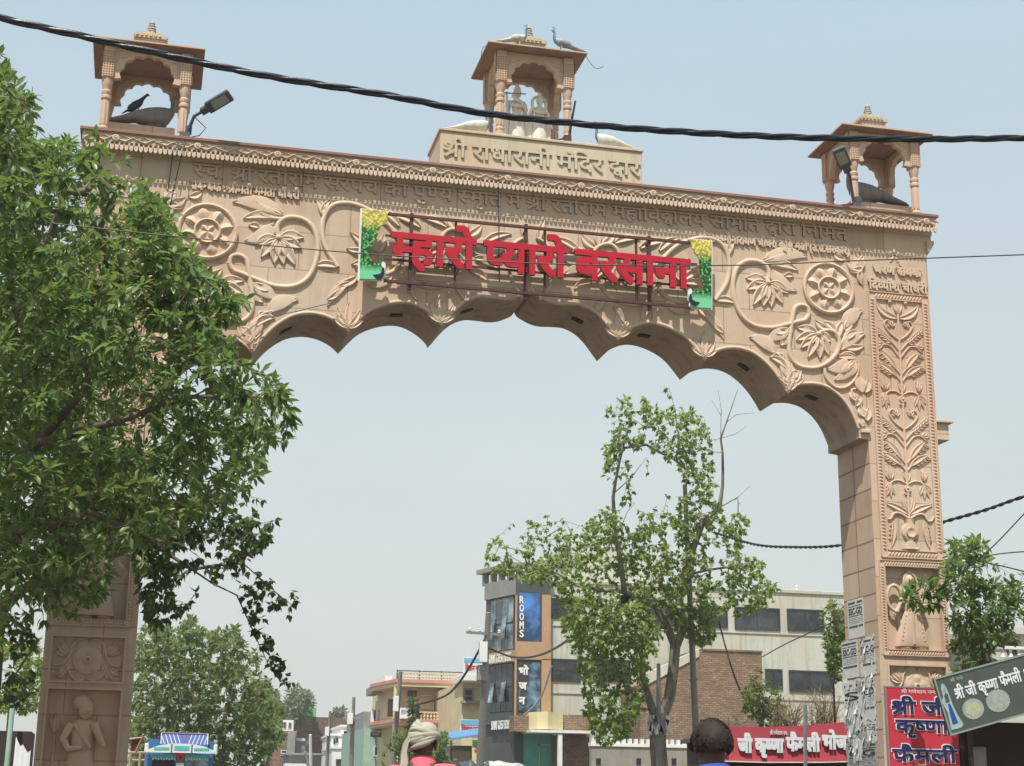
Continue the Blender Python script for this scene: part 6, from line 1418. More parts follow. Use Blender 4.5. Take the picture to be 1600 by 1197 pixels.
c = Q(770, 1188, 47.); cloth(c.x+.2, 47, 3.2, 2, Q(790, 1195, 47).z, 3).build('white_tarpaulin', M['paperish'], tp, smooth=60); cloth(c.x-1.0, 46.4, 1.6, 1.5, Q(770, 1195, 46.4).z, 5).build('dark_sheet', M['dkgrey'], tp, smooth=60)
# ------------------------------------------------------------------ poles and wires
def pole(label, px0, py0, px1, py1, D, r0, r1, mat, name='utility_pole', cat='pole', extra=None, group=None):
    a, b = atd(px0, py0, D), atd(px1, py1, D); d = (b-a)/(b.z-a.z); g = a - d*a.z; g.z = 0
    r = thing(name, label, cat, g, group); m = MB(); m.tube([g, a.lerp(g, .5), a, b], [r0*1.1, r0*1.05, r0, r1], 12); m.build('shaft', mat, r, smooth=60)
    if extra: extra(r, a, b)
    return r
def arm(r, c, L, t, mat, ang=0.): m = MB(); m.box(c, (L, t, t), Matrix.Rotation(ang, 3, 'Z')); m.build('crossarm', mat, r)
def boxy(r, c, d, mat, name='junction_box'): m = MB(); m.box(c, d); m.build(name, mat, r, bevel=.015)
def ins(r, c, mat):
    m = MB(); m.lathe(c, [(.03, 0), (.07, .03), (.04, .06), (.07, .09), (.03, .13)], 8); m.build('insulator', mat, r)
sp = pole('tall grey steel street pole standing against the peepal trunk', 1090, 1200, 1070, 757, 43.3, .105, .06, M['steel'], 'street_pole')
for py in (830, 950, 1062): m = MB(); p = atd(1090-20*(1200-py)/443, py, 43.3); m.lathe(p, [(.09, -.04), (.12, -.02), (.12, .02), (.09, .04)], 10); m.build('pole_clamp', M['steel'], sp)
st2 = pole('short grey stub pole with torn cloth tied round it in front of the peepal', 1029, 1130, 1029, 1037, 41.4, .07, .05, M['steel'], 'stub_pole')
m = MB(); c = atd(1029, 1133, 41.2)
for k in range(7): m.box(c+V(-.25+.09*k, 0, .05*math.sin(k*2.1)), (.10, .02, .5-.05*(k % 3)), Matrix.Rotation(.35*math.sin(k*1.7), 3, 'Y'))
m.build('torn_cloth', M['greystone'], st2)
def p1x(r, a, b):
    arm(r, atd(757, 990, 57.9), 1.5, .09, M['steel'], .3); boxy(r, atd(755, 1019, 57.8), (.30, .2, .75), M['white'])
    for k in (-.6, -.2, .25, .6): ins(r, atd(757, 990, 57.9)+V(k, k*.3, .05), M['white'])
    m = MB(); p = atd(753, 1052, 58); m.lathe(p, [(.16, -.3), (.2, -.26), (.2, .26), (.16, .3)], 12); m.build('pole_collar', M['steel'], r)
pole('slender grey steel pole with white box standing left of the guest house', 751, 1180, 763, 957, 58., .15, .10, M['steel'], extra=p1x, group='utility poles down the street')
pole('concrete pole before the yellow house with a white box half way up', 615, 1180, 626, 1049, 74., .15, .09, M['concrete'], extra=lambda r, a, b: boxy(r, atd(618.5, 1100, 73.8), (.25, .2, .7), M['white']), group='utility poles down the street')
def p3x(r, a, b):
    arm(r, atd(551, 1122, 99.9), 1.3, .1, M['steel']); boxy(r, atd(547, 1123, 99.7), (.35, .25, .7), M['white'])
    m = MB()
    for k in range(5): m.tube([atd(545+k*2.4, 1131+(k % 2)*3, 99.8), atd(551, 1126+k, 99.8)], .05, 5)
    m.build('cable_bunch', M['wire'], r)
pole('concrete pole with a tangle of cables beside the small white house', 549, 1185, 553, 1089, 100., .16, .10, M['concrete'], extra=p3x, group='utility poles down the street')
pole('thin pole in front of the brown brick house with a pale meter box', 511, 1190, 516, 1111, 108., .13, .09, M['concrete'], extra=lambda r, a, b: boxy(r, atd(511, 1143, 107.8), (.28, .2, .6), M['wprint']), group='utility poles down the street')
pole('short white-topped pole in front of the grey porch of the brown brick house', 485.5, 1197, 485, 1148, 106., .12, .10, M['wprint'], group='utility poles down the street')
pole('short leaning pole by the low market sheds', 480, 1190, 477, 1175, 105., .10, .08, M['concrete'], group='utility poles down the street')
wp = pole('plain white post standing in front of the red banner', 1258.5, 1197, 1258, 1101, 27., .033, .030, M['white'], 'white_post', 'post')

def catm(P, n=8):
    P = [Vector(p) for p in P]; out = []
    for i in range(len(P)-1):
        p0 = P[max(0, i-1)]; p1 = P[i]; p2 = P[i+1]; p3 = P[min(len(P)-1, i+2)]
        for k in range(n): t = k/n; out.append(.5*((2*p1)+(p2-p0)*t+(2*p0-5*p1+4*p2-p3)*t*t+(3*p1-p0-3*p2+p3)*t**3))
    return out+[P[-1]]
def twisted(name, label, P, R, r, strands, pitch, mat, n=14):
    L = catm(P, n); root = thing(name, label, 'cable', L[0]); s = 0
    acc = [0]
    for i in range(1, len(L)): acc.append(acc[-1]+(L[i]-L[i-1]).length)
    m_ = int(acc[-1]/(pitch/10)); pts = []; j = 0
    for i in range(m_+1):
        d = acc[-1]*i/m_
        while j < len(L)-2 and acc[j+1] < d: j += 1
        pts.append(L[j].lerp(L[j+1], (d-acc[j])/max(1e-9, acc[j+1]-acc[j])))
    for k in range(strands):
        q = []
        for i, p in enumerate(pts):
            t = (pts[min(i+1, len(pts)-1)]-pts[max(0, i-1)]).normalized(); u = t.cross(V(0, 0, 1)).normalized(); w = u.cross(t); a = 2*PI*(i/10+k/strands) + .5*math.sin(i*.013)
            q.append(p+(u*math.cos(a)+w*math.sin(a))*R)
        m = MB(); m.tube(q, r, 6); m.build('strand', mat, root, smooth=60)
    return root
def wire(label, P, r, mat=None, name='wire', group=None):
    m = MB(); m.tube(catm(P, 8), r, 5); return tag(m.build(name, mat or M['wire'], None, smooth=60), label, 'wire', group)
D0 = 12.6
twisted('overhead_cable', 'thick black twisted power cable sagging across the top of the picture', [atd(x, y, D0+x*.0006) for x, y in ((-220, -24), (-100, 3), (0, 28), (130, 57), (300, 95), (430, 121), (600, 148), (750, 176), (900, 193), (1050, 205), (1200, 213), (1330, 216.5), (1450, 217.5), (1600, 215.5), (1750, 211))], .0165, .0165, 3, .95, M['cable'])
wire('thin black wire crossing the lettering and both vine panels', [atd(x, y, 12.9) for x, y in ((-160, 322), (0, 340), (300, 372), (565, 396), (850, 412), (1120, 415), (1350, 407), (1600, 398), (1700, 393))], .0055)
twisted('overhead_cable', 'black twisted cable passing behind the right pillar', [atd(x, y, d) for x, y, d in ((1750, 728, 27), (1600, 776, 28.5), (1540, 797, 29.5), (1477, 815, 30.5), (1400, 838, 32), (1307, 853, 34), (1240, 855, 36), (1180, 851, 38), (1115, 832, 41.5))], .018, .02, 2, .5, M['cable'])
for i, (lab, P) in enumerate((('thin wire rising steeply to the right edge above the small tree', ((1490, 905), (1548, 857), (1600, 803), (1660, 740))), ('grey wire bowing out of the small tree towards the right edge', ((1500, 880), (1545, 868), (1600, 862), (1660, 862))), ('dark wire dropping from the small tree to the right edge', ((1495, 872), (1545, 880), (1600, 893), (1660, 910))), ('wire slanting up from behind the green board to the right edge', ((1540, 990), (1585, 945), (1610, 915), (1660, 860))))):
    wire(lab, [atd(x, y, 22.5+i*.4) for x, y in P], .010, None, 'wire')
wire('slack cable running from the slender pole down to the yellow house', [atd(x, y, d) for x, y, d in ((761, 992, 58), (735, 1040, 62), (712, 1073, 66), (690, 1090, 70), (640, 1104, 74))], .05)
wire('cable sagging from the guest house corner into the peepal', [atd(x, y, d) for x, y, d in ((762, 1012, 58), (803, 1027, 57), (845, 1023, 53), (890, 998, 46), (925, 960, 43))], .04)
wire('pale pipe curving down the front of the guest house', [atd(x, y, 70) for x, y in ((862, 1040), (850, 1078), (838, 1100), (818, 1118))], .05, M['steel'])
wire('wire curving down from the peepal to the shrub by the brick wall', [atd(x, y, d) for x, y, d in ((1122, 965, 42.6), (1135, 1015, 42), (1155, 1075, 41), (1190, 1135, 40))], .025)
wire('faint wire slanting over the wall of the pale building', [atd(x, y, d) for x, y, d in ((1190, 1027, 50), (1230, 1005, 45), (1310, 968, 36))], .018)
wire('thin drop wire hanging down the front of the gate behind the lettering', [at(778, 272, -.25), at(779, 330, -.06), at(780, 440, -.05)], .006)
wire('thin blue-grey wire tied across the second left cusp', [at(x, y, -.12) for x, y in ((300, 600), (350, 550), (408, 502), (470, 485), (532, 470))], .007, painted('blue_grey_wire', (.12, .13, .2), .5, .2, 4))
wire('thin hooked wire curling off the right edge of the middle roof', [at(x, y, .1) for x, y in ((914, 84), (922, 98), (932, 107), (943, 104))], .005)
wire('thin hooked wire curling off the left edge of the middle roof', [at(x, y, .1) for x, y in ((762, 70), (754, 76), (752, 90))], .005)

# ------------------------------------------------------------------ banners and boards round the right pillar
M['bred'] = painted('red_flex_banner', (.50, .035, .060), .5, .12, 2, .3, 0, 0)
M['navy'] = painted('navy_print', (.02, .018, .11), .5, .1, 3, .3, 0, 0)
M['boardgreen'] = painted('dark_green_print', (.065, .08, .066), .45, .3, 2.5, .4, 0, 0)
bn = thing('pillar_banner', 'tall red banner with navy Hindi lettering fixed to the front of the right pillar', 'banner', (6.3, -.08, 1.2))
a, b = at(1384, 1074, -.08), at(1492, 1074, -.08); zt = a.z; zb = .95
m = MB(); m.bx(a.x, b.x, -.09, -.065, zb, zt); m.build('panel', M['bred'], bn)
m = MB(); m.bx(a.x-.02, a.x, -.095, -.04, zb, zt+.02); m.bx(a.x, b.x, -.095, -.04, zt, zt+.02); m.build('frame', M['steel'], bn)
for t, l, r, row, sz in (('श्री जी', 1393, 1482, 1097, .185), ('कृष्णा', 1399, 1481, 1126, .18), ('फैमली', 1394, 1494, 1172, .18), ('भोजनालय', 1392, 1490, 1212, .17)):
    p, q_ = at(l, row, -.0925), at(r, row, -.0925); p.z = q_.z = (p.z+q_.z)/2
    inscribe('lettering_outline', bn, t, p-V(0, 0, 0), q_, sz, M['white'], .002, .020); p2, q2 = p+V(0, -.011, 0), q_+V(0, -.011, 0); inscribe('lettering', bn, t, p2, q2, sz, M['navy'], .003, .007)
p, q_ = at(1408, 1076, -.0925), at(1462, 1076, -.0925); p.z = q_.z = zt-.03; inscribe('lettering', bn, 'श्री गणेशाय नमः', p, q_, .05, M['white'], .004)
# tilted green board
YG2 = -2.6; TL, BL, TR = at(1458, 1060, YG2), at(1481, 1151, YG2), at(1602, 1021, YG2)
ux = (TR-TL).normalized(); uz = (TL-BL); H_ = uz.length; uz = (uz-ux*uz.dot(ux)).normalized(); W_ = 2.75
gb = thing('green_board', 'tilted dark green restaurant board with white lettering and pictures of two plates', 'sign', TL+ux*W_*.5-uz*H_)
KB = H_/.985; MX = frame_M(TL, ux, None, uz) @ Matrix.Scale(KB, 4); W_ /= KB; H_ = .985                          # local: x along, z up (top edge z = 0), -y to the viewer
def lb_(mb, name, mat, par=gb, **k): return MB().merge(mb, MX).build(name, mat, par, **k)
m = MB(); m.bx(0, W_, 0, .05, -H_, 0); lb_(m, 'panel', M['boardgreen'])
m = MB(); t = .03
for p in ((0, W_, -t, 0), (0, W_, -H_, -H_+t), (0, t, -H_+t, -t), (W_-t, W_, -H_+t, -t)): m.bx(p[0], p[1], -.012, -.001, p[2], p[3])
lb_(m, 'border', painted('grey_green_trim', (.22, .29, .25), .5, .3, 4))
for tx, u0, w, v, sz, bo in (('श्री जी', .31, .41, .27, .165, .005), ('कृष्णा', .77, .38, .27, .165, .005), ('फैमली', 1.20, .42, .26, .17, .005), ('भोजनालय', 1.70, .75, .26, .17, .005)):
    lb_(MB().merge(text_mb(tx, sz, w, .008, bo), Matrix.Translation((u0, -.002, -v-sz))), 'lettering', M['wprint'])
lb_(MB().merge(text_mb('श्री राधे', .05, .24, .005, 0), Matrix.Translation((.30, -.002, -.14))), 'lettering', M['mint'])
M['plate'] = painted('printed_plate', (.33, .36, .32), .5, .5, 14, .3, 0, 0); M['food'] = painted('printed_food', (.42, .45, .28), .5, .6, 26, .3, 0, 0)
for cx_, cz_, r_, k in ((.56, -.66, .20, 0), (1.06, -.64, .22, 1)):
    m = MB(); pts = [(cx_+r_*(1+.045*(j % 2))*math.cos(2*PI*j/44), cz_+r_*.84*(1+.045*(j % 2))*math.sin(2*PI*j/44)) for j in range(44)]; m.prism(pts, -.006, -.001); pl_ = lb_(m, 'plate_picture', M['plate'])
    m = MB(); pts = [(cx_+r_*.72*math.cos(2*PI*j/30), cz_+r_*.58*math.sin(2*PI*j/30)) for j in range(30)]; m.prism(pts, -.0075, -.0062); lb_(m, 'food_picture', M['food'] if k == 0 else M['plate'], pl_)
fig = [(.05, -.90), (.24, -.90), (.30, -.86), (.25, -.70), (.21, -.50), (.20, -.30), (.185, -.20), (.15, -.12), (.11, -.13), (.085, -.20), (.08, -.34), (.03, -.40), (.045, -.48), (.075, -.60)]
m = MB(); m.prism(fig, -.004, -.001); fo = lb_(m, 'figure_picture', painted('pale_robe_print', (.33, .45, .46), .5, .5, 10, .3, 0, 0))
m = MB(); m.prism([(.10, -.82), (.21, -.82), (.19, -.62), (.165, -.47), (.125, -.47), (.11, -.62)], -.0055, -.0042); lb_(m, 'blue_skirt', painted('blue_skirt_print', (.03, .07, .25), .5, .4, 20, .3, 0, 0), fo)
m = MB(); m.prism([(.115+.03*math.cos(a)+.022, -.235+.042*math.sin(a)) for a in [k*PI/7 for k in range(14)]], -.0055, -.0042); lb_(m, 'printed_face', painted('print_skin', (.36, .27, .22), .5, .2, 5, .3, 0, 0), fo)
m = MB(); m.prism([(.10, -.45), (.17, -.45), (.18, -.32), (.14, -.28), (.10, -.33)], -.0055, -.0042); lb_(m, 'printed_bodice', M['dkgrey'], fo)
# dark wooden stall below the board
sb = thing('dark_stall', 'dark open-fronted wooden stall below the green board at the right edge', 'stall', (9.2, 0, 0))
xs = 7.0; zr = at(1560, 1112, .0).z
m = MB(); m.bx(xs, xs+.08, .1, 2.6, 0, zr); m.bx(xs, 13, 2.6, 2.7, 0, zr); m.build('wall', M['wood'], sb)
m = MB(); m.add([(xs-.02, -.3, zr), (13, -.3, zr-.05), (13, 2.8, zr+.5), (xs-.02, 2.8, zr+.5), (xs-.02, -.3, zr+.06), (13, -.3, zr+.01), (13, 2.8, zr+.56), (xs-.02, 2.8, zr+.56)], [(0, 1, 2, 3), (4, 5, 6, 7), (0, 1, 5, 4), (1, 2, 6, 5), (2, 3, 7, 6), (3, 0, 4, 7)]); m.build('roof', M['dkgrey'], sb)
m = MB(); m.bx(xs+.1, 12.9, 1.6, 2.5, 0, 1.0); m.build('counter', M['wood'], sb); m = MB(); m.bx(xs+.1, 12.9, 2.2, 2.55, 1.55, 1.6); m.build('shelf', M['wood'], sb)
for xa_ in (xs+.05, 9.4): m = MB(); m.bx(xa_+.02, xa_+.11, .0, .08, 0, zr-.04); m.build('post', M['wood'], sb)
gx = thing('metal_cabinet', 'grey metal cabinet standing in the dark stall beside the red banner', 'cabinet', (xs+.5, 0, 0)); p0, p1 = at(1506, 1166, .3), at(1541, 1166, .3); m = MB(); m.bx(p0.x, p1.x, .3, .8, 0, p0.z); m.build('cabinet_body', M['midgrey'], gx, bevel=.015); m = MB(); m.bx(p0.x+.05, p1.x-.05, .285, .299, 1.0, p0.z-.06); m.build('cabinet_door', M['steel'], gx)
rb = thing('cream_house', 'cream house with a white balustrade showing behind the small tree at the right edge', 'house', (at(1600, 1197, 12).x, 14, 0))
p0 = at(1548, 990, 12.); m = MB(); m.bx(p0.x, p0.x+8, 12, 18, 0, p0.z); m.build('wall', M['pale'], rb); z0 = at(1570, 1040, 11.8).z; z1 = at(1570, 1015, 11.8).z; m = MB()
for k in range(30): m.lathe((p0.x+.1+k*.22, 11.7, z0), [(.05, 0), (.03, (z1-z0)*.2), (.065, (z1-z0)*.5), (.03, (z1-z0)*.8), (.05, (z1-z0))], 8)
m.bx(p0.x, p0.x+7, 11.62, 11.78, z1, z1+.07); m.bx(p0.x, p0.x+7, 11.6, 11.99, z0-.15, z0); m.build('balustrade', M['white'], rb); m = MB(); m.bx(p0.x-.2, p0.x+8.2, 11.8, 18.2, p0.z, p0.z+.15); m.build('parapet', M['pale'], rb)
win(rb, 1572, 1003, 1590, 1022, 12., M['glass'], M['wood'], 2, 1)
# long red restaurant banner behind the pillar
YR = 6.
rbn = thing('long_red_banner', 'long red banner with white Hindi lettering stretched behind the white post', 'banner', (at(1230, 1160, YR).x, YR, 0))
top = [(1092, 1134.5), (1145, 1135), (1194, 1136), (1250, 1134), (1285, 1131), (1320, 1128), (1360, 1124), (1395, 1121)]; bot = [(1092, 1190), (1145, 1190.5), (1194, 1192), (1250, 1192), (1285, 1192), (1320, 1191), (1360, 1190), (1395, 1189)]
m = MB(); rows = []
for (a, b) in zip(top, bot): p, q_ = at(*a, YR), at(*b, YR); q_.x = p.x; rows.append([p, p.lerp(q_, .5)+V(0, .03, 0), q_, q_+V(0, .03, 0), p.lerp(q_, .5)+V(0, .06, 0), p+V(0, .03, 0)])
m.ring(rows, True, True); m.build('cloth', painted('faded_red_cloth', (.48, .075, .095), .7, .25, 2, .2), rbn, smooth=40)
m = MB(); m.ring([[at(b[0], b[1]-1.5, YR-.012), at(b[0], b[1], YR-.012), at(b[0], b[1], YR+.04), at(b[0], b[1]-1.5, YR+.04)] for b in bot], True, True); m.build('white_hem', M['white'], rbn)
for t, l, r, row, sz in (('श्री', 1102, 1140, 1156, .245), ('जी', 1153, 1174, 1155, .24), ('कृष्णा', 1180, 1223, 1155, .235), ('फैमली', 1228, 1280, 1153.5, .235), ('भोज', 1285, 1322, 1150, .24), ('नालय', 1326, 1372, 1148, .24)):
    p, q_ = at(l, row, YR-.02), at(r, row, YR-.02); p.z = q_.z = (p.z+q_.z)/2; inscribe('lettering', rbn, t, p, q_, sz, M['wprint'], .02, .016)
p, q_ = at(1203, 1143, YR-.015), at(1230, 1142, YR-.015); p.z = q_.z = (p.z+q_.z)/2; inscribe('lettering', rbn, 'श्री गणेशाय नमः', p, q_, .07, M['wprint'], .012)
for px in (1098, 1390): p = at(px, 1190, YR+.08); m = MB(); m.cyl((p.x, p.y, 0), (p.x, p.y, at(px, 1124, YR).z), .04); m.build('support_pole', M['wood'], rbn)
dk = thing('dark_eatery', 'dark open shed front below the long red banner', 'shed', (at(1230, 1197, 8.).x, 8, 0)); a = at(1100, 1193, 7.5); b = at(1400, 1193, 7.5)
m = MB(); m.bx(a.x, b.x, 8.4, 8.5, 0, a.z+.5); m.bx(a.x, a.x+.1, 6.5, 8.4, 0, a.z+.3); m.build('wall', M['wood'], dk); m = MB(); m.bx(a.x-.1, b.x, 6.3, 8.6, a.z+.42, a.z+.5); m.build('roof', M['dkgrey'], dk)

# ------------------------------------------------------------------ posters pasted on the inner face of the right pillar
M['paper'] = painted('weathered_paper', (.62, .62, .58), .85, .35, 9, .15, 0, 0); M['paperg'] = painted('stained_paper_remnant', (.40, .39, .36), .9, .6, 14, .15, 0, 0); M['ink'] = painted('faded_black_ink', (.035, .035, .038), .8, .3, 30, .15, 0, 0)
def poster(label, px0, py0, px1, py1, torn, words, seed, lift, mat='paper', group='posters pasted on the pillar', bars=True):
    r_ = random.Random(seed); xm, ym = (px0+px1)/2, (py0+py1)/2
    a = atx(px0, ym, XI-.003); b = atx(px1, ym, XI-.003); zt, zb = atx(xm, py0, XI).z, atx(xm, py1, XI).z
    W, H = a.y-b.y, zt-zb; root = thing('poster', label, 'poster', (XI, (a.y+b.y)/2, zb), group)
    MX = frame_M((XI-.003-lift, a.y, zb), (0, -1, 0), None, (0, 0, 1))
    def edge(p, q, jag):
        n = max(2, int((Vector(q)-Vector(p)).length/.03)); o = []; d = Vector(q)-Vector(p); nn = Vector((-d.y, d.x)).normalized(); k = 0
        for i in range(n):
            k = k*.6+r_.uniform(-1, 1)*jag; o.append(Vector(p)+d*i/n+nn*(k if i else 0)*(1 if jag > .01 else .3))
        return o
    pts = []; C4 = [(0, 0), (W, 0), (W, H), (0, H)]
    for i in range(4): pts += edge(C4[i], C4[(i+1) % 4], .004+.035*torn)
    m = MB(); m.prism([(p.x, p.y) for p in pts], -.0015, .0015); MB().merge(m, MX).build('sheet', M[mat], root)
    if torn > .5:                                       # curled torn flaps
        for _ in range(int((5 if words else 2)*torn)):
            m = MB(); u, v = r_.uniform(.1, .8)*W, r_.uniform(.05, .9)*H; s = r_.uniform(.05, .13); m.add([(u, -.003, v), (u+s*.5, -.003, v+s*.2), (u+s*.55, -.05*r_.random()-.01, v-s*.9), (u+s*.1, -.04*r_.random()-.01, v-s)], [(0, 1, 2, 3)]); MB().merge(m, MX).build('torn_flap', M['paper'], root)
    if bars:
        m = MB(); v = H*.97
        pat = [(.10, .9), (.055, .5), (.20, 0), (.05, .9), (.03, .5), (.03, .5), (.03, .5), (.03, .5), (.10, .95)]
        for h, fill_ in pat:
            v -= H*h*.9
            if fill_ == 0:
                t = latin_mb(words, H*h*.85, W*.84, .0012, .002); MB().merge(MB().merge(t, Matrix.Translation((W*.08, -.002, v))), MX).build('lettering', M['ink'], root)
            else:
                u = W*.06
                while u < W*.92:
                    w = r_.uniform(.015, .05)
                    if r_.random() > torn*.55: m.bx(u, min(W*.94, u+w), -.0032, -.0016, v+H*.006, v+H*h*.62*(.6+.4*fill_))
                    u += w+.008
            v -= H*.018
        MB().merge(m, MX).build('printed_lines', M['ink'], root)
    return root
poster('topmost white SSC-GD poster on the inner face of the right pillar, nearly whole', 1325, 936, 1350, 997, .1, 'SSC-GD', 1, .001)
poster('white SSC-GD poster below the topmost one, nearest the rear edge of the pillar', 1316, 1001, 1341, 1060, .1, 'SSC-GD', 2, .001)
poster('torn SSC-GD poster beside the rear one, ripped open at the top', 1344, 996, 1368, 1056, .75, 'SSC-G', 3, .0015)
poster('ripped poster in the middle of the pillar with half of its letters gone', 1345, 1060, 1368, 1126, .6, '-GD', 4, .001)
poster('badly shredded poster hanging in strips along the rear edge', 1319, 1065, 1345, 1142, 1.0, 'S', 5, .001)
poster('narrow printed strip of a poster below the shredded one', 1325, 1142, 1346, 1158, .35, 'SC', 6, .001)
poster('small torn poster corner reading C-GD low on the pillar', 1349, 1130, 1370, 1158, .5, 'C-GD', 7, .0014)
poster('large grey patch of scraped paper at the bottom of the pillar', 1324, 1160, 1372, 1215, .6, 'CG', 8, .0005, 'paperg')
poster('pale scrap of paper left of the ripped middle poster', 1338, 1098, 1352, 1135, .9, '', 9, .0005, 'paperg', 'posters pasted on the pillar', False)

rs_ = random.Random(12)
for i in range(12):
    x0 = 1320+rs_.uniform(0, 36); y0 = 1062+i*9.5+rs_.uniform(-6, 6)
    poster('ragged whitish scrap of torn poster stuck low on the inner face of the right pillar', x0, y0, x0+rs_.uniform(8, 16), y0+rs_.uniform(12, 30), 1.0, '', 30+i, .0022+.0004*i, 'paper' if i % 3 else 'paperg', 'torn poster scraps on the pillar', False)
# ------------------------------------------------------------------ decorated truck
DTK = 47.; tc = atd(281, 1200, DTK); tk = thing('decorated_truck', 'painted blue and white lorry with a blue striped headboard facing the camera', 'truck', (tc.x, tc.y, 0))
M['tblue'] = painted('truck_blue', (.05, .16, .36), .5, .3, 4); M['tdblue'] = painted('truck_dark_blue', (.03, .05, .20), .5, .25, 4); M['twhite'] = painted('truck_white', (.66, .68, .66), .5, .2, 4); M['tteal'] = painted('truck_teal', (.10, .45, .42), .5, .25, 6); M['tred'] = painted('truck_red', (.62, .06, .05), .5, .2, 4)
tx, ty = tc.x, tc.y
def tb(name, mat, parts, par=tk, **k):
    m = MB()
    for (x0, x1, y0, y1, z0, z1) in parts: m.bx(tx+x0, tx+x1, ty+y0, ty+y1, z0, z1)
    return m.build(name, mat, par, **k)
tb('cab', M['tblue'], [(-1.15, 1.15, 0, 1.6, .75, 3.30)], bevel=.04)
tb('cargo_body', M['tblue'], [(-1.22, 1.22, 1.7, 7.5, 1.0, 3.72)], bevel=.03)
m = MB(); m.prism([(tx-1.17, 3.27), (tx+1.17, 3.27), (tx+1.17, 3.36), (tx+.8, 3.52), (tx+.35, 3.60), (tx-.35, 3.60), (tx-.8, 3.52), (tx-1.17, 3.36)], ty-.25, ty-.14); vz = m.build('visor_board', M['twhite'], tk)
tb('visor_panel', M['tteal'], [(-.95, -.42, -.262, -.252, 3.36, 3.46), (-.25, .28, -.262, -.252, 3.36, 3.52), (.45, .98, -.262, -.252, 3.36, 3.45)], vz)
tb('visor_divider', M['tdblue'], [(-.36, -.32, -.266, -.252, 3.28, 3.58), (.35, .39, -.266, -.252, 3.28, 3.58)], vz)
m = MB(); m.add([(tx-.72, ty-.1, 3.58), (tx+.92, ty-.1, 3.58), (tx+.92, ty+.15, 3.98), (tx-.72, ty+.15, 3.98), (tx-.72, ty-.02, 3.58), (tx+.92, ty-.02, 3.58), (tx+.92, ty+.23, 3.98), (tx-.72, ty+.23, 3.98)], [(3, 2, 1, 0), (4, 5, 6, 7), (0, 1, 5, 4), (1, 2, 6, 5), (2, 3, 7, 6), (3, 0, 4, 7)]); hb = m.build('headboard', M['tdblue'], tk)
M['stripe'] = painted('pale_blue_stripe', (.35, .45, .66), .5, .2, 4)
for k in range(-5, 6):
    if k == 0: continue
    m = MB(); s = 1 if k > 0 else -1; xb = tx+.10+k*.14; xt = xb+s*.13
    m.add([(xb-.015, ty-.104, 3.585), (xb+.015, ty-.104, 3.585), (xt+.015, ty+.146, 3.975), (xt-.015, ty+.146, 3.975)], [(0, 1, 2, 3)]); m.build('stripe', M['stripe'], hb)
m = MB()
for a, b in (((tx-.72, 3.58), (tx-.72, 3.99)), ((tx+.92, 3.58), (tx+.92, 3.99))): m.tube([(a[0], ty-.12, a[1]), (b[0], ty+.13, b[1])], .022, 6)
m.tube([(tx-.72, ty+.13, 3.99), (tx+.92, ty+.13, 3.99)], .022, 6); m.build('headboard_frame', M['steel'], hb)
for s in (-1, 1):
    tb('windscreen_surround', M['tteal'], [(min(s*.16, s*1.0), max(s*.16, s*1.0), -.05, -.002, 3.06, 3.22)]); wsn = tb('windscreen', M['black'] if s < 0 else M['glassg'], [(min(s*.2, s*.98), max(s*.2, s*.98), -.03, -.003, 2.2, 3.04)])
    m = MB()
    for k in range(9): m.lathe((tx+s*(.2+.095*k), ty-.055, 3.03+.02*(k % 2)), [(.03, -.03), (.04, 0), (.02, .04)], 6)
    m.build('tassel_fringe', M['twhite'], wsn)
    tb('side_mirror', M['twhite'], [(min(s*1.14, s*1.28), max(s*1.14, s*1.28), -.22, -.15, 3.22, 3.60)], bevel=.05)
    hl = MB(); hl.cyl((tx+s*.8, ty-.06, 1.25), (tx+s*.8, ty-.002, 1.25), .14, None, 16); hl.build('headlight', M['lens'], tk)
    for yy in (1.0, 5.6): wq = MB(); wq.cyl((tx+s*1.2, ty+yy, .5), (tx+s*.9, ty+yy, .5), .5, None, 20); wq.build('wheel', M['black'], tk)
m = MB(); m.prism([(tx-.24, 3.27), (tx+.24, 3.27), (tx+.0, 2.92)], ty-.075, ty-.055); em = m.build('red_emblem', M['tred'], tk); m = MB(); m.lathe((tx, ty-.078, 3.10), [(.05, -.04), (.055, 0), (.03, .05)], 8); m.build('emblem_mark', M['dkred'], em)
tb('centre_strip', M['twhite'], [(-.14, .14, -.04, -.003, 2.2, 2.91)]); tb('bumper', M['steel'], [(-1.2, 1.2, -.25, -.06, .5, .8)], bevel=.02); tb('grille', M['twhite'], [(-.6, .6, -.03, -.003, 1.0, 1.9)])
tb('roof_box', M['tblue'], [(-1.12, -.76, .3, 1.2, 3.31, 3.78), (.96, 1.16, .3, 1.2, 3.31, 3.72)])
KT = DTK/58.
tk.location = Vector((tx, ty, 0)) + Vector((0, 0, 0)); TZ = 1.25*(1-KT)
tk.scale = (KT*1.04, KT, KT); tk.location.z = TZ*.6
# red framed cart canopy beside it
rc = thing('red_cart', 'red panelled cart hood with pale wooden rails between the left pillar and the truck', 'cart', gnd(214, 40.)); P_ = lambda x, y, d=40.: atd(x, y, d)
m = MB(); q_ = [P_(206, 1155), P_(219, 1153), P_(212, 1176), P_(203, 1176)]; m.add(q_+[p+V(0, .06, 0) for p in q_], [(0, 1, 2, 3), (7, 6, 5, 4), (0, 4, 5, 1), (1, 5, 6, 2), (2, 6, 7, 3), (3, 7, 4, 0)]); m.build('hood_panel', M['dkred'], rc)
m = MB(); m.tube([P_(203, 1155), P_(223, 1152), P_(211, 1177)], .035, 6); m.tube([P_(223, 1152), P_(224, 1147)], .03, 6); m.tube([P_(200, 1176), P_(228, 1176)], .035, 6); m.tube([P_(200, 1188), P_(226, 1188)], .035, 6)
for px in (204, 219): p = P_(px, 1176); m.tube([p, V(p.x, p.y, 0)], .035, 6)
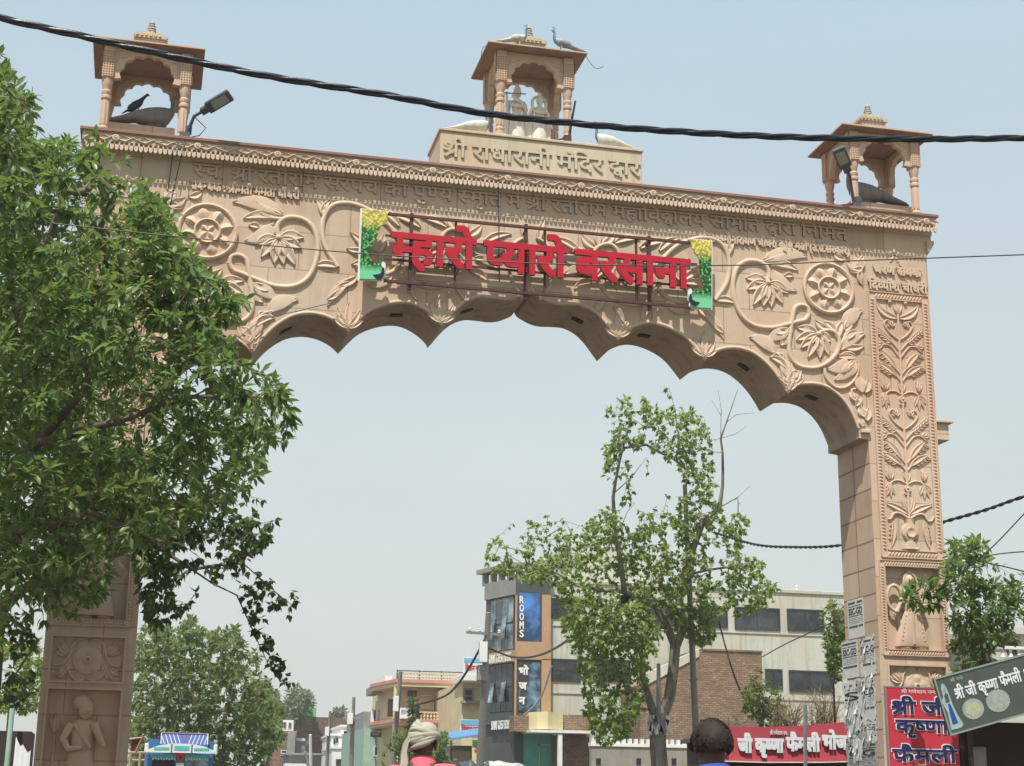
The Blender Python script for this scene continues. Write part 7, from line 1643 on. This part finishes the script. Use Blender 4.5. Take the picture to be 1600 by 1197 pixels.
m.build('rails', painted('pale_wood', (.36, .26, .18), .7, .3, 6), rc)
# goods at the lower left edge
gl = thing('wayside_stall', 'dark wayside stall with a pale cloth hanging at the lower left edge', 'stall', gnd(15, 31.)); p0, p1 = atd(-40, 1140, 31), atd(47, 1140, 31)
m = MB(); m.bx(p0.x, p1.x, p0.y+.2, p0.y+1.5, 0, atd(20, 1141, 31).z); m.build('counter', M['wood'], gl); c0 = atd(36, 1197, 30.7)
m = MB(); rows = []
for k in range(7): x = atd(21+k*4.2, 1190, 30.6); zt_ = atd(24+k*4, (1150, 1158, 1166, 1163, 1170, 1176, 1172)[k], 30.6).z; rows.append([V(x.x, x.y+.05*(-1)**k, zt_), V(x.x, x.y-.05*(-1)**k, .9), V(x.x, x.y-.05*(-1)**k+.02, .9), V(x.x, x.y+.05*(-1)**k+.02, zt_)])
m.ring(rows, True, True); m.build('hanging_cloth', M['wprint'], gl, smooth=60)
m = MB(); pp = atd(20, 1100, 31.2); m.cyl(V(pp.x, pp.y, 0), atd(21, 1088, 31.2), .06, .05); m.build('post', M['mint'], gl)

# ------------------------------------------------------------------ people
M['skin'] = painted('brown_skin', (.11, .058, .035), .55, .15, 12, .35, 0, .05); M['pinkcloth'] = painted('pink_cotton', (.62, .13, .17), .85, .2, 6, .15); M['bluecloth'] = painted('blue_cotton', (.05, .09, .36), .8, .2, 6, .15); M['trouser'] = painted('grey_trousers', (.08, .08, .085), .85, .2, 6, .15)
q = N('turban_cotton'); q.col(q.mix((.42, .39, .31), (.30, .28, .225), q.noise(14, 4, .6, q.map((1, 1, 3))))).rough(.9, .1).bump(q.noise(60, 3, .6, q.map((.3, .3, 3))), .4, .004); M['turban'] = q.m
q = N('black_hair'); q.col(q.mix((.006, .005, .004), (.05, .034, .024), q.noise(60, 3, .6, q.map((1, 1, .15))))).rough(.7, .2).bump(q.noise(120, 3, .6, q.map((1, 1, .12))), .6, .004); M['hair'] = q.m
def skin_mesh(name, J, E, mat, parent, sub=2):
    """one continuous surface grown round a skeleton: J = {joint: (pos, rx, ry)}, E = pairs; the first joint is the root"""
    ks = list(J); me = bpy.data.meshes.new(name); off = world_loc(parent)
    me.from_pydata([tuple(Vector(J[k][0])-off) for k in ks], [(ks.index(a), ks.index(b)) for a, b in E], [])
    o = bpy.data.objects.new(name, me); COL.objects.link(o); o.parent = parent
    md = o.modifiers.new('skin', 'SKIN'); sv = me.skin_vertices[0].data
    for i, k in enumerate(ks): sv[i].radius = (J[k][1], J[k][2]); sv[i].use_root = i == 0
    md.use_smooth_shade = True; s = o.modifiers.new('sub', 'SUBSURF'); s.levels = s.render_levels = sub
    dg = bpy.context.evaluated_depsgraph_get(); nm = bpy.data.meshes.new_from_object(o.evaluated_get(dg)); o.modifiers.clear(); o.data = nm; nm.name = name
    nm.materials.clear(); nm.materials.append(mat); nm.polygons.foreach_set('use_smooth', [True]*len(nm.polygons)); return o
def person(label, foot, head_z, yaw, shirt, arms):
    """foot: ground point; head_z: height of the head's centre; yaw: where the body faces (0 = away, +y)"""
    root = thing('person', label, 'person', foot); k = (head_z+.115)/1.72; R_ = Matrix.Rotation(yaw, 3, 'Z'); fo = Vector(foot)
    P = lambda x, y, z: fo + R_ @ Vector((x*k, y*k, z*k))
    J = {'pelvis': (P(0, 0, .95), .15*k, .11*k), 'waist': (P(0, 0, 1.10), .135*k, .10*k), 'chest': (P(0, .01, 1.28), .155*k, .115*k), 'upper': (P(0, 0, 1.40), .12*k, .085*k), 'neck': (P(0, .005, 1.475), .058*k, .056*k), 'nape': (P(0, .02, 1.53), .060*k, .062*k), 'skull': (P(0, .03, 1.61), .082*k, .098*k), 'crown': (P(0, .02, 1.675), .062*k, .078*k)}
    E = [('pelvis', 'waist'), ('waist', 'chest'), ('chest', 'upper'), ('upper', 'neck'), ('neck', 'nape'), ('nape', 'skull'), ('skull', 'crown')]
    for s, n_ in ((-1, 'l'), (1, 'r')):
        el, wr, hd = arms
        J.update({n_+'sh': (P(s*.185, 0, 1.40), .060*k, .062*k), n_+'el': (P(s*el[0], el[1], el[2]), .042*k, .042*k), n_+'wr': (P(s*wr[0], wr[1], wr[2]), .028*k, .024*k), n_+'pm': (P(s*hd[0], hd[1], hd[2]), .034*k, .016*k),
                  n_+'hip': (P(s*.095, 0, .88), .095*k, .10*k), n_+'kn': (P(s*.11, .02, .49), .062*k, .064*k), n_+'an': (P(s*.115, -.01, .085), .040*k, .044*k), n_+'to': (P(s*.13, .15, .035), .040*k, .026*k)})
        E += [('upper', n_+'sh'), (n_+'sh', n_+'el'), (n_+'el', n_+'wr'), (n_+'wr', n_+'pm'), ('pelvis', n_+'hip'), (n_+'hip', n_+'kn'), (n_+'kn', n_+'an'), (n_+'an', n_+'to')]
        pm = Vector(hd); dr = (Vector(hd)-Vector(wr)).normalized()
        for f in range(4):
            b = pm+Vector((0, (f-1.5)*.018, 0)); L_ = (.075, .085, .08, .062)[f]; a1 = b+dr*L_*.55+Vector((-.006, 0, 0)); a2 = b+dr*L_+Vector((-.02, 0, -.006))
            J.update({f'{n_}f{f}a': (P(s*a1.x, a1.y, a1.z), .0085*k, .0085*k), f'{n_}f{f}b': (P(s*a2.x, a2.y, a2.z), .007*k, .007*k)}); E += [(n_+'pm', f'{n_}f{f}a'), (f'{n_}f{f}a', f'{n_}f{f}b')]
        t1 = Vector(wr)*.5+Vector(hd)*.5+Vector((-.01, .04, 0)); t2 = t1+dr*.04+Vector((-.008, .012, 0)); J.update({n_+'t1': (P(s*t1.x, t1.y, t1.z), .011*k, .011*k), n_+'t2': (P(s*t2.x, t2.y, t2.z), .0085*k, .0085*k)}); E += [(n_+'pm', n_+'t1'), (n_+'t1', n_+'t2')]
    b = skin_mesh('body', J, E, M['skin'], root)
    Js = {'w': (P(0, 0, 1.02), .175*k, .13*k), 'b': (P(0, 0, 1.15), .165*k, .125*k), 'c': (P(0, .01, 1.28), .18*k, .135*k), 'u': (P(0, -.005, 1.405), .135*k, .10*k), 'n': (P(0, .0, 1.465), .078*k, .074*k)}; Es = [('w', 'b'), ('b', 'c'), ('c', 'u'), ('u', 'n')]
    for s, n_ in ((-1, 'l'), (1, 'r')):
        el = arms[0]; sh = Vector((.185, 0, 1.41)); e_ = sh.lerp(Vector(el), .85); Js.update({n_+'s': (P(s*.19, 0, 1.405), .078*k, .078*k), n_+'e': (P(s*e_.x, e_.y, e_.z), .062*k, .062*k)}); Es += [('u', n_+'s'), (n_+'s', n_+'e')]
    sh_ = skin_mesh('shirt', Js, Es, shirt, root)
    c = MB(); ring_ = []
    for zz_, rr in ((1.405, .105), (1.500, .072), (1.506, .078), (1.41, .118)): ring_.append([P(rr*math.cos(2*PI*i/20), .005+rr*.95*math.sin(2*PI*i/20), zz_+.012*math.sin(2*PI*i/20)*-1) for i in range(20)])
    c.ring(ring_, True, False); c.build('collar', shirt, sh_, smooth=60)
    Jt = {'p': (P(0, 0, .96), .165*k, .125*k)}; Et = []
    for s, n_ in ((-1, 'l'), (1, 'r')): Jt.update({n_+'h': (P(s*.10, 0, .84), .105*k, .11*k), n_+'k': (P(s*.112, .015, .49), .082*k, .085*k), n_+'a': (P(s*.116, -.01, .12), .070*k, .075*k)}); Et += [('p', n_+'h'), (n_+'h', n_+'k'), (n_+'k', n_+'a')]
    skin_mesh('trousers', Jt, Et, M['trouser'], root)
    for s in (-1, 1):
        e = MB(); e.ell(P(s*.084, .015, 1.595), (.014*k, .024*k, .036*k), 10, 7, R_ @ Matrix.Rotation(s*.3, 3, 'Z')); e.build('ear', M['skin'], b, smooth=60)
        e = MB(); e.ell(P(s*.032, .112, 1.615), (.016*k, .010*k, .010*k), 8, 6, R_); e.build('eye', M['white'], b, smooth=60)
    e = MB(); e.tube([P(0, .115, 1.62), P(0, .142, 1.585), P(0, .125, 1.572)], [.010*k, .018*k, .014*k], 8); e.build('nose', M['skin'], b, smooth=60)
    e = MB(); e.ell(P(0, .112, 1.545), (.026*k, .010*k, .008*k), 8, 5, R_); e.build('mouth', M['dkred'], b, smooth=60)
    return root, P, k, b, R_
hang = ((.245, .0, 1.12), (.255, .05, .88), (.255, .07, .79))
# turbaned man
hc = atd(662, 1156, 11.9); pr1, P, k, b1, R1 = person('man seen from behind in a pale wrapped turban with hanging tail and a pink shirt', (hc.x, hc.y, 0), hc.z-.015, -.35, M['pinkcloth'], hang)
tb_ = MB(); tb_.ell(P(.0, .015, 1.665), (.104*k, .118*k, .085*k), 20, 10, R1 @ Matrix.Rotation(-.35, 3, 'Y')); tu = tb_.build('turban', M['turban'], b1, smooth=70)
rr = random.Random(2)
for i in range(9):                                      # separate wraps of cloth lying over each other
    tlt = -.55+.16*i+rr.uniform(-.05, .05); pit = rr.uniform(-.25, .2); zc_ = 1.612+.011*i; rad = .106-.0022*max(0, i-3)**1.6; Rr = Matrix.Rotation(tlt, 3, 'Y') @ Matrix.Rotation(pit, 3, 'X')
    m = MB(); rings = []
    for j in range(37):
        a = 2*PI*j/36; w = .020+.005*math.sin(3*a+i); ctr = Rr @ Vector((rad*math.cos(a), rad*1.10*math.sin(a), .006*math.sin(2*a+i))); nrm = (Rr @ Vector((math.cos(a), math.sin(a), 0))); up_ = Rr @ Vector((0, 0, 1))
        rings.append([P(*(Vector((0, .015, zc_))+ctr+nrm*(.013*math.cos(t))+up_*(w*math.sin(t)))) for t in [2*PI*q_/8 for q_ in range(8)]])
    m.ring(rings, True, False); m.build('turban_wrap', M['turban'], tu, smooth=70)
m = MB(); rows = []
for j, (x, y, z, w) in enumerate(((-.085, -.06, 1.65, .022), (-.112, -.075, 1.60, .024), (-.122, -.085, 1.54, .026), (-.115, -.10, 1.47, .032), (-.132, -.115, 1.39, .040), (-.14, -.12, 1.30, .05))):
    rows.append([P(x+w*math.cos(t), y+.014*math.sin(t)+.010*math.cos(5*t), z) for t in [2*PI*q_/12 for q_ in range(12)]])
m.ring(rows); m.build('turban_tail', M['turban'], tu, smooth=70)
# young man close to the camera
hc = atd(1115, 1163, 7.1); pr2, P, k, b2, R2 = person('dark haired young man seen from behind in a blue shirt near the camera', (hc.x, hc.y, 0), hc.z-.005, .12, M['bluecloth'], hang)
m = MB(); rows = []
for j in range(11):                                     # hair cap, back and sides; forehead left free in front
    a = PI*.5*(1-j/10*1.28); rows.append([P(.0+.099*math.cos(a)*math.cos(t), .022+.116*math.cos(a)*math.sin(t)*(1 if math.sin(t) < 0 or a > .5 else .80), 1.615+.108*math.sin(a)*(1 if a > 0 else .95)) for t in [2*PI*q_/28 for q_ in range(28)]])
m.ring(rows, True, False); hr = m.build('hair', M['hair'], b2, smooth=70)
m = MB(); rr = random.Random(5)
for i in range(2600):
    a = RAD(rr.uniform(-14, 90)); t = rr.uniform(0, 2*PI)
    if math.sin(t) > .4 and a < .6: continue
    n_ = Vector((math.cos(a)*math.cos(t), math.cos(a)*math.sin(t), math.sin(a))); p = Vector((.096*n_.x, .022+.112*n_.y, 1.615+.104*n_.z)); up_ = max(0, n_.z)
    d = (n_*(.12+.25*up_)+Vector((.25*math.sin(t*3)+.55*up_, .6*up_, -1.0*(1-up_)))+Vector((rr.uniform(-.2, .2), rr.uniform(-.2, .2), rr.uniform(-.12, .12)))).normalized(); L_ = rr.uniform(.012, .026)
    q0 = P(*p); q1 = P(*(p+d*L_*.55+n_*.004)); q2 = P(*(p+d*L_)); m.tube([q0, q1, q2], [.0020, .0016, .0005], 3, 0, False)
m.build('hair_locks', M['hair'], hr)

# ------------------------------------------------------------------ summer dust haze
HAZE = .0006
if HAZE:
    hm = bpy.data.materials.new('haze_air'); hm.use_nodes = True; ht = hm.node_tree; ht.nodes.clear()
    pv = ht.nodes.new('ShaderNodeVolumePrincipled'); ou = ht.nodes.new('ShaderNodeOutputMaterial'); ht.links.new(pv.outputs[0], ou.inputs['Volume'])
    pv.inputs['Color'].default_value = (.93, .95, .95, 1); pv.inputs['Density'].default_value = HAZE; pv.inputs['Anisotropy'].default_value = .2
    m = MB(); m.bx(-160, 160, -45, 330, -1, 26); hz = m.build('haze', hm); hz['kind'] = 'stuff'
    scn.cycles.volume_bounces = 1
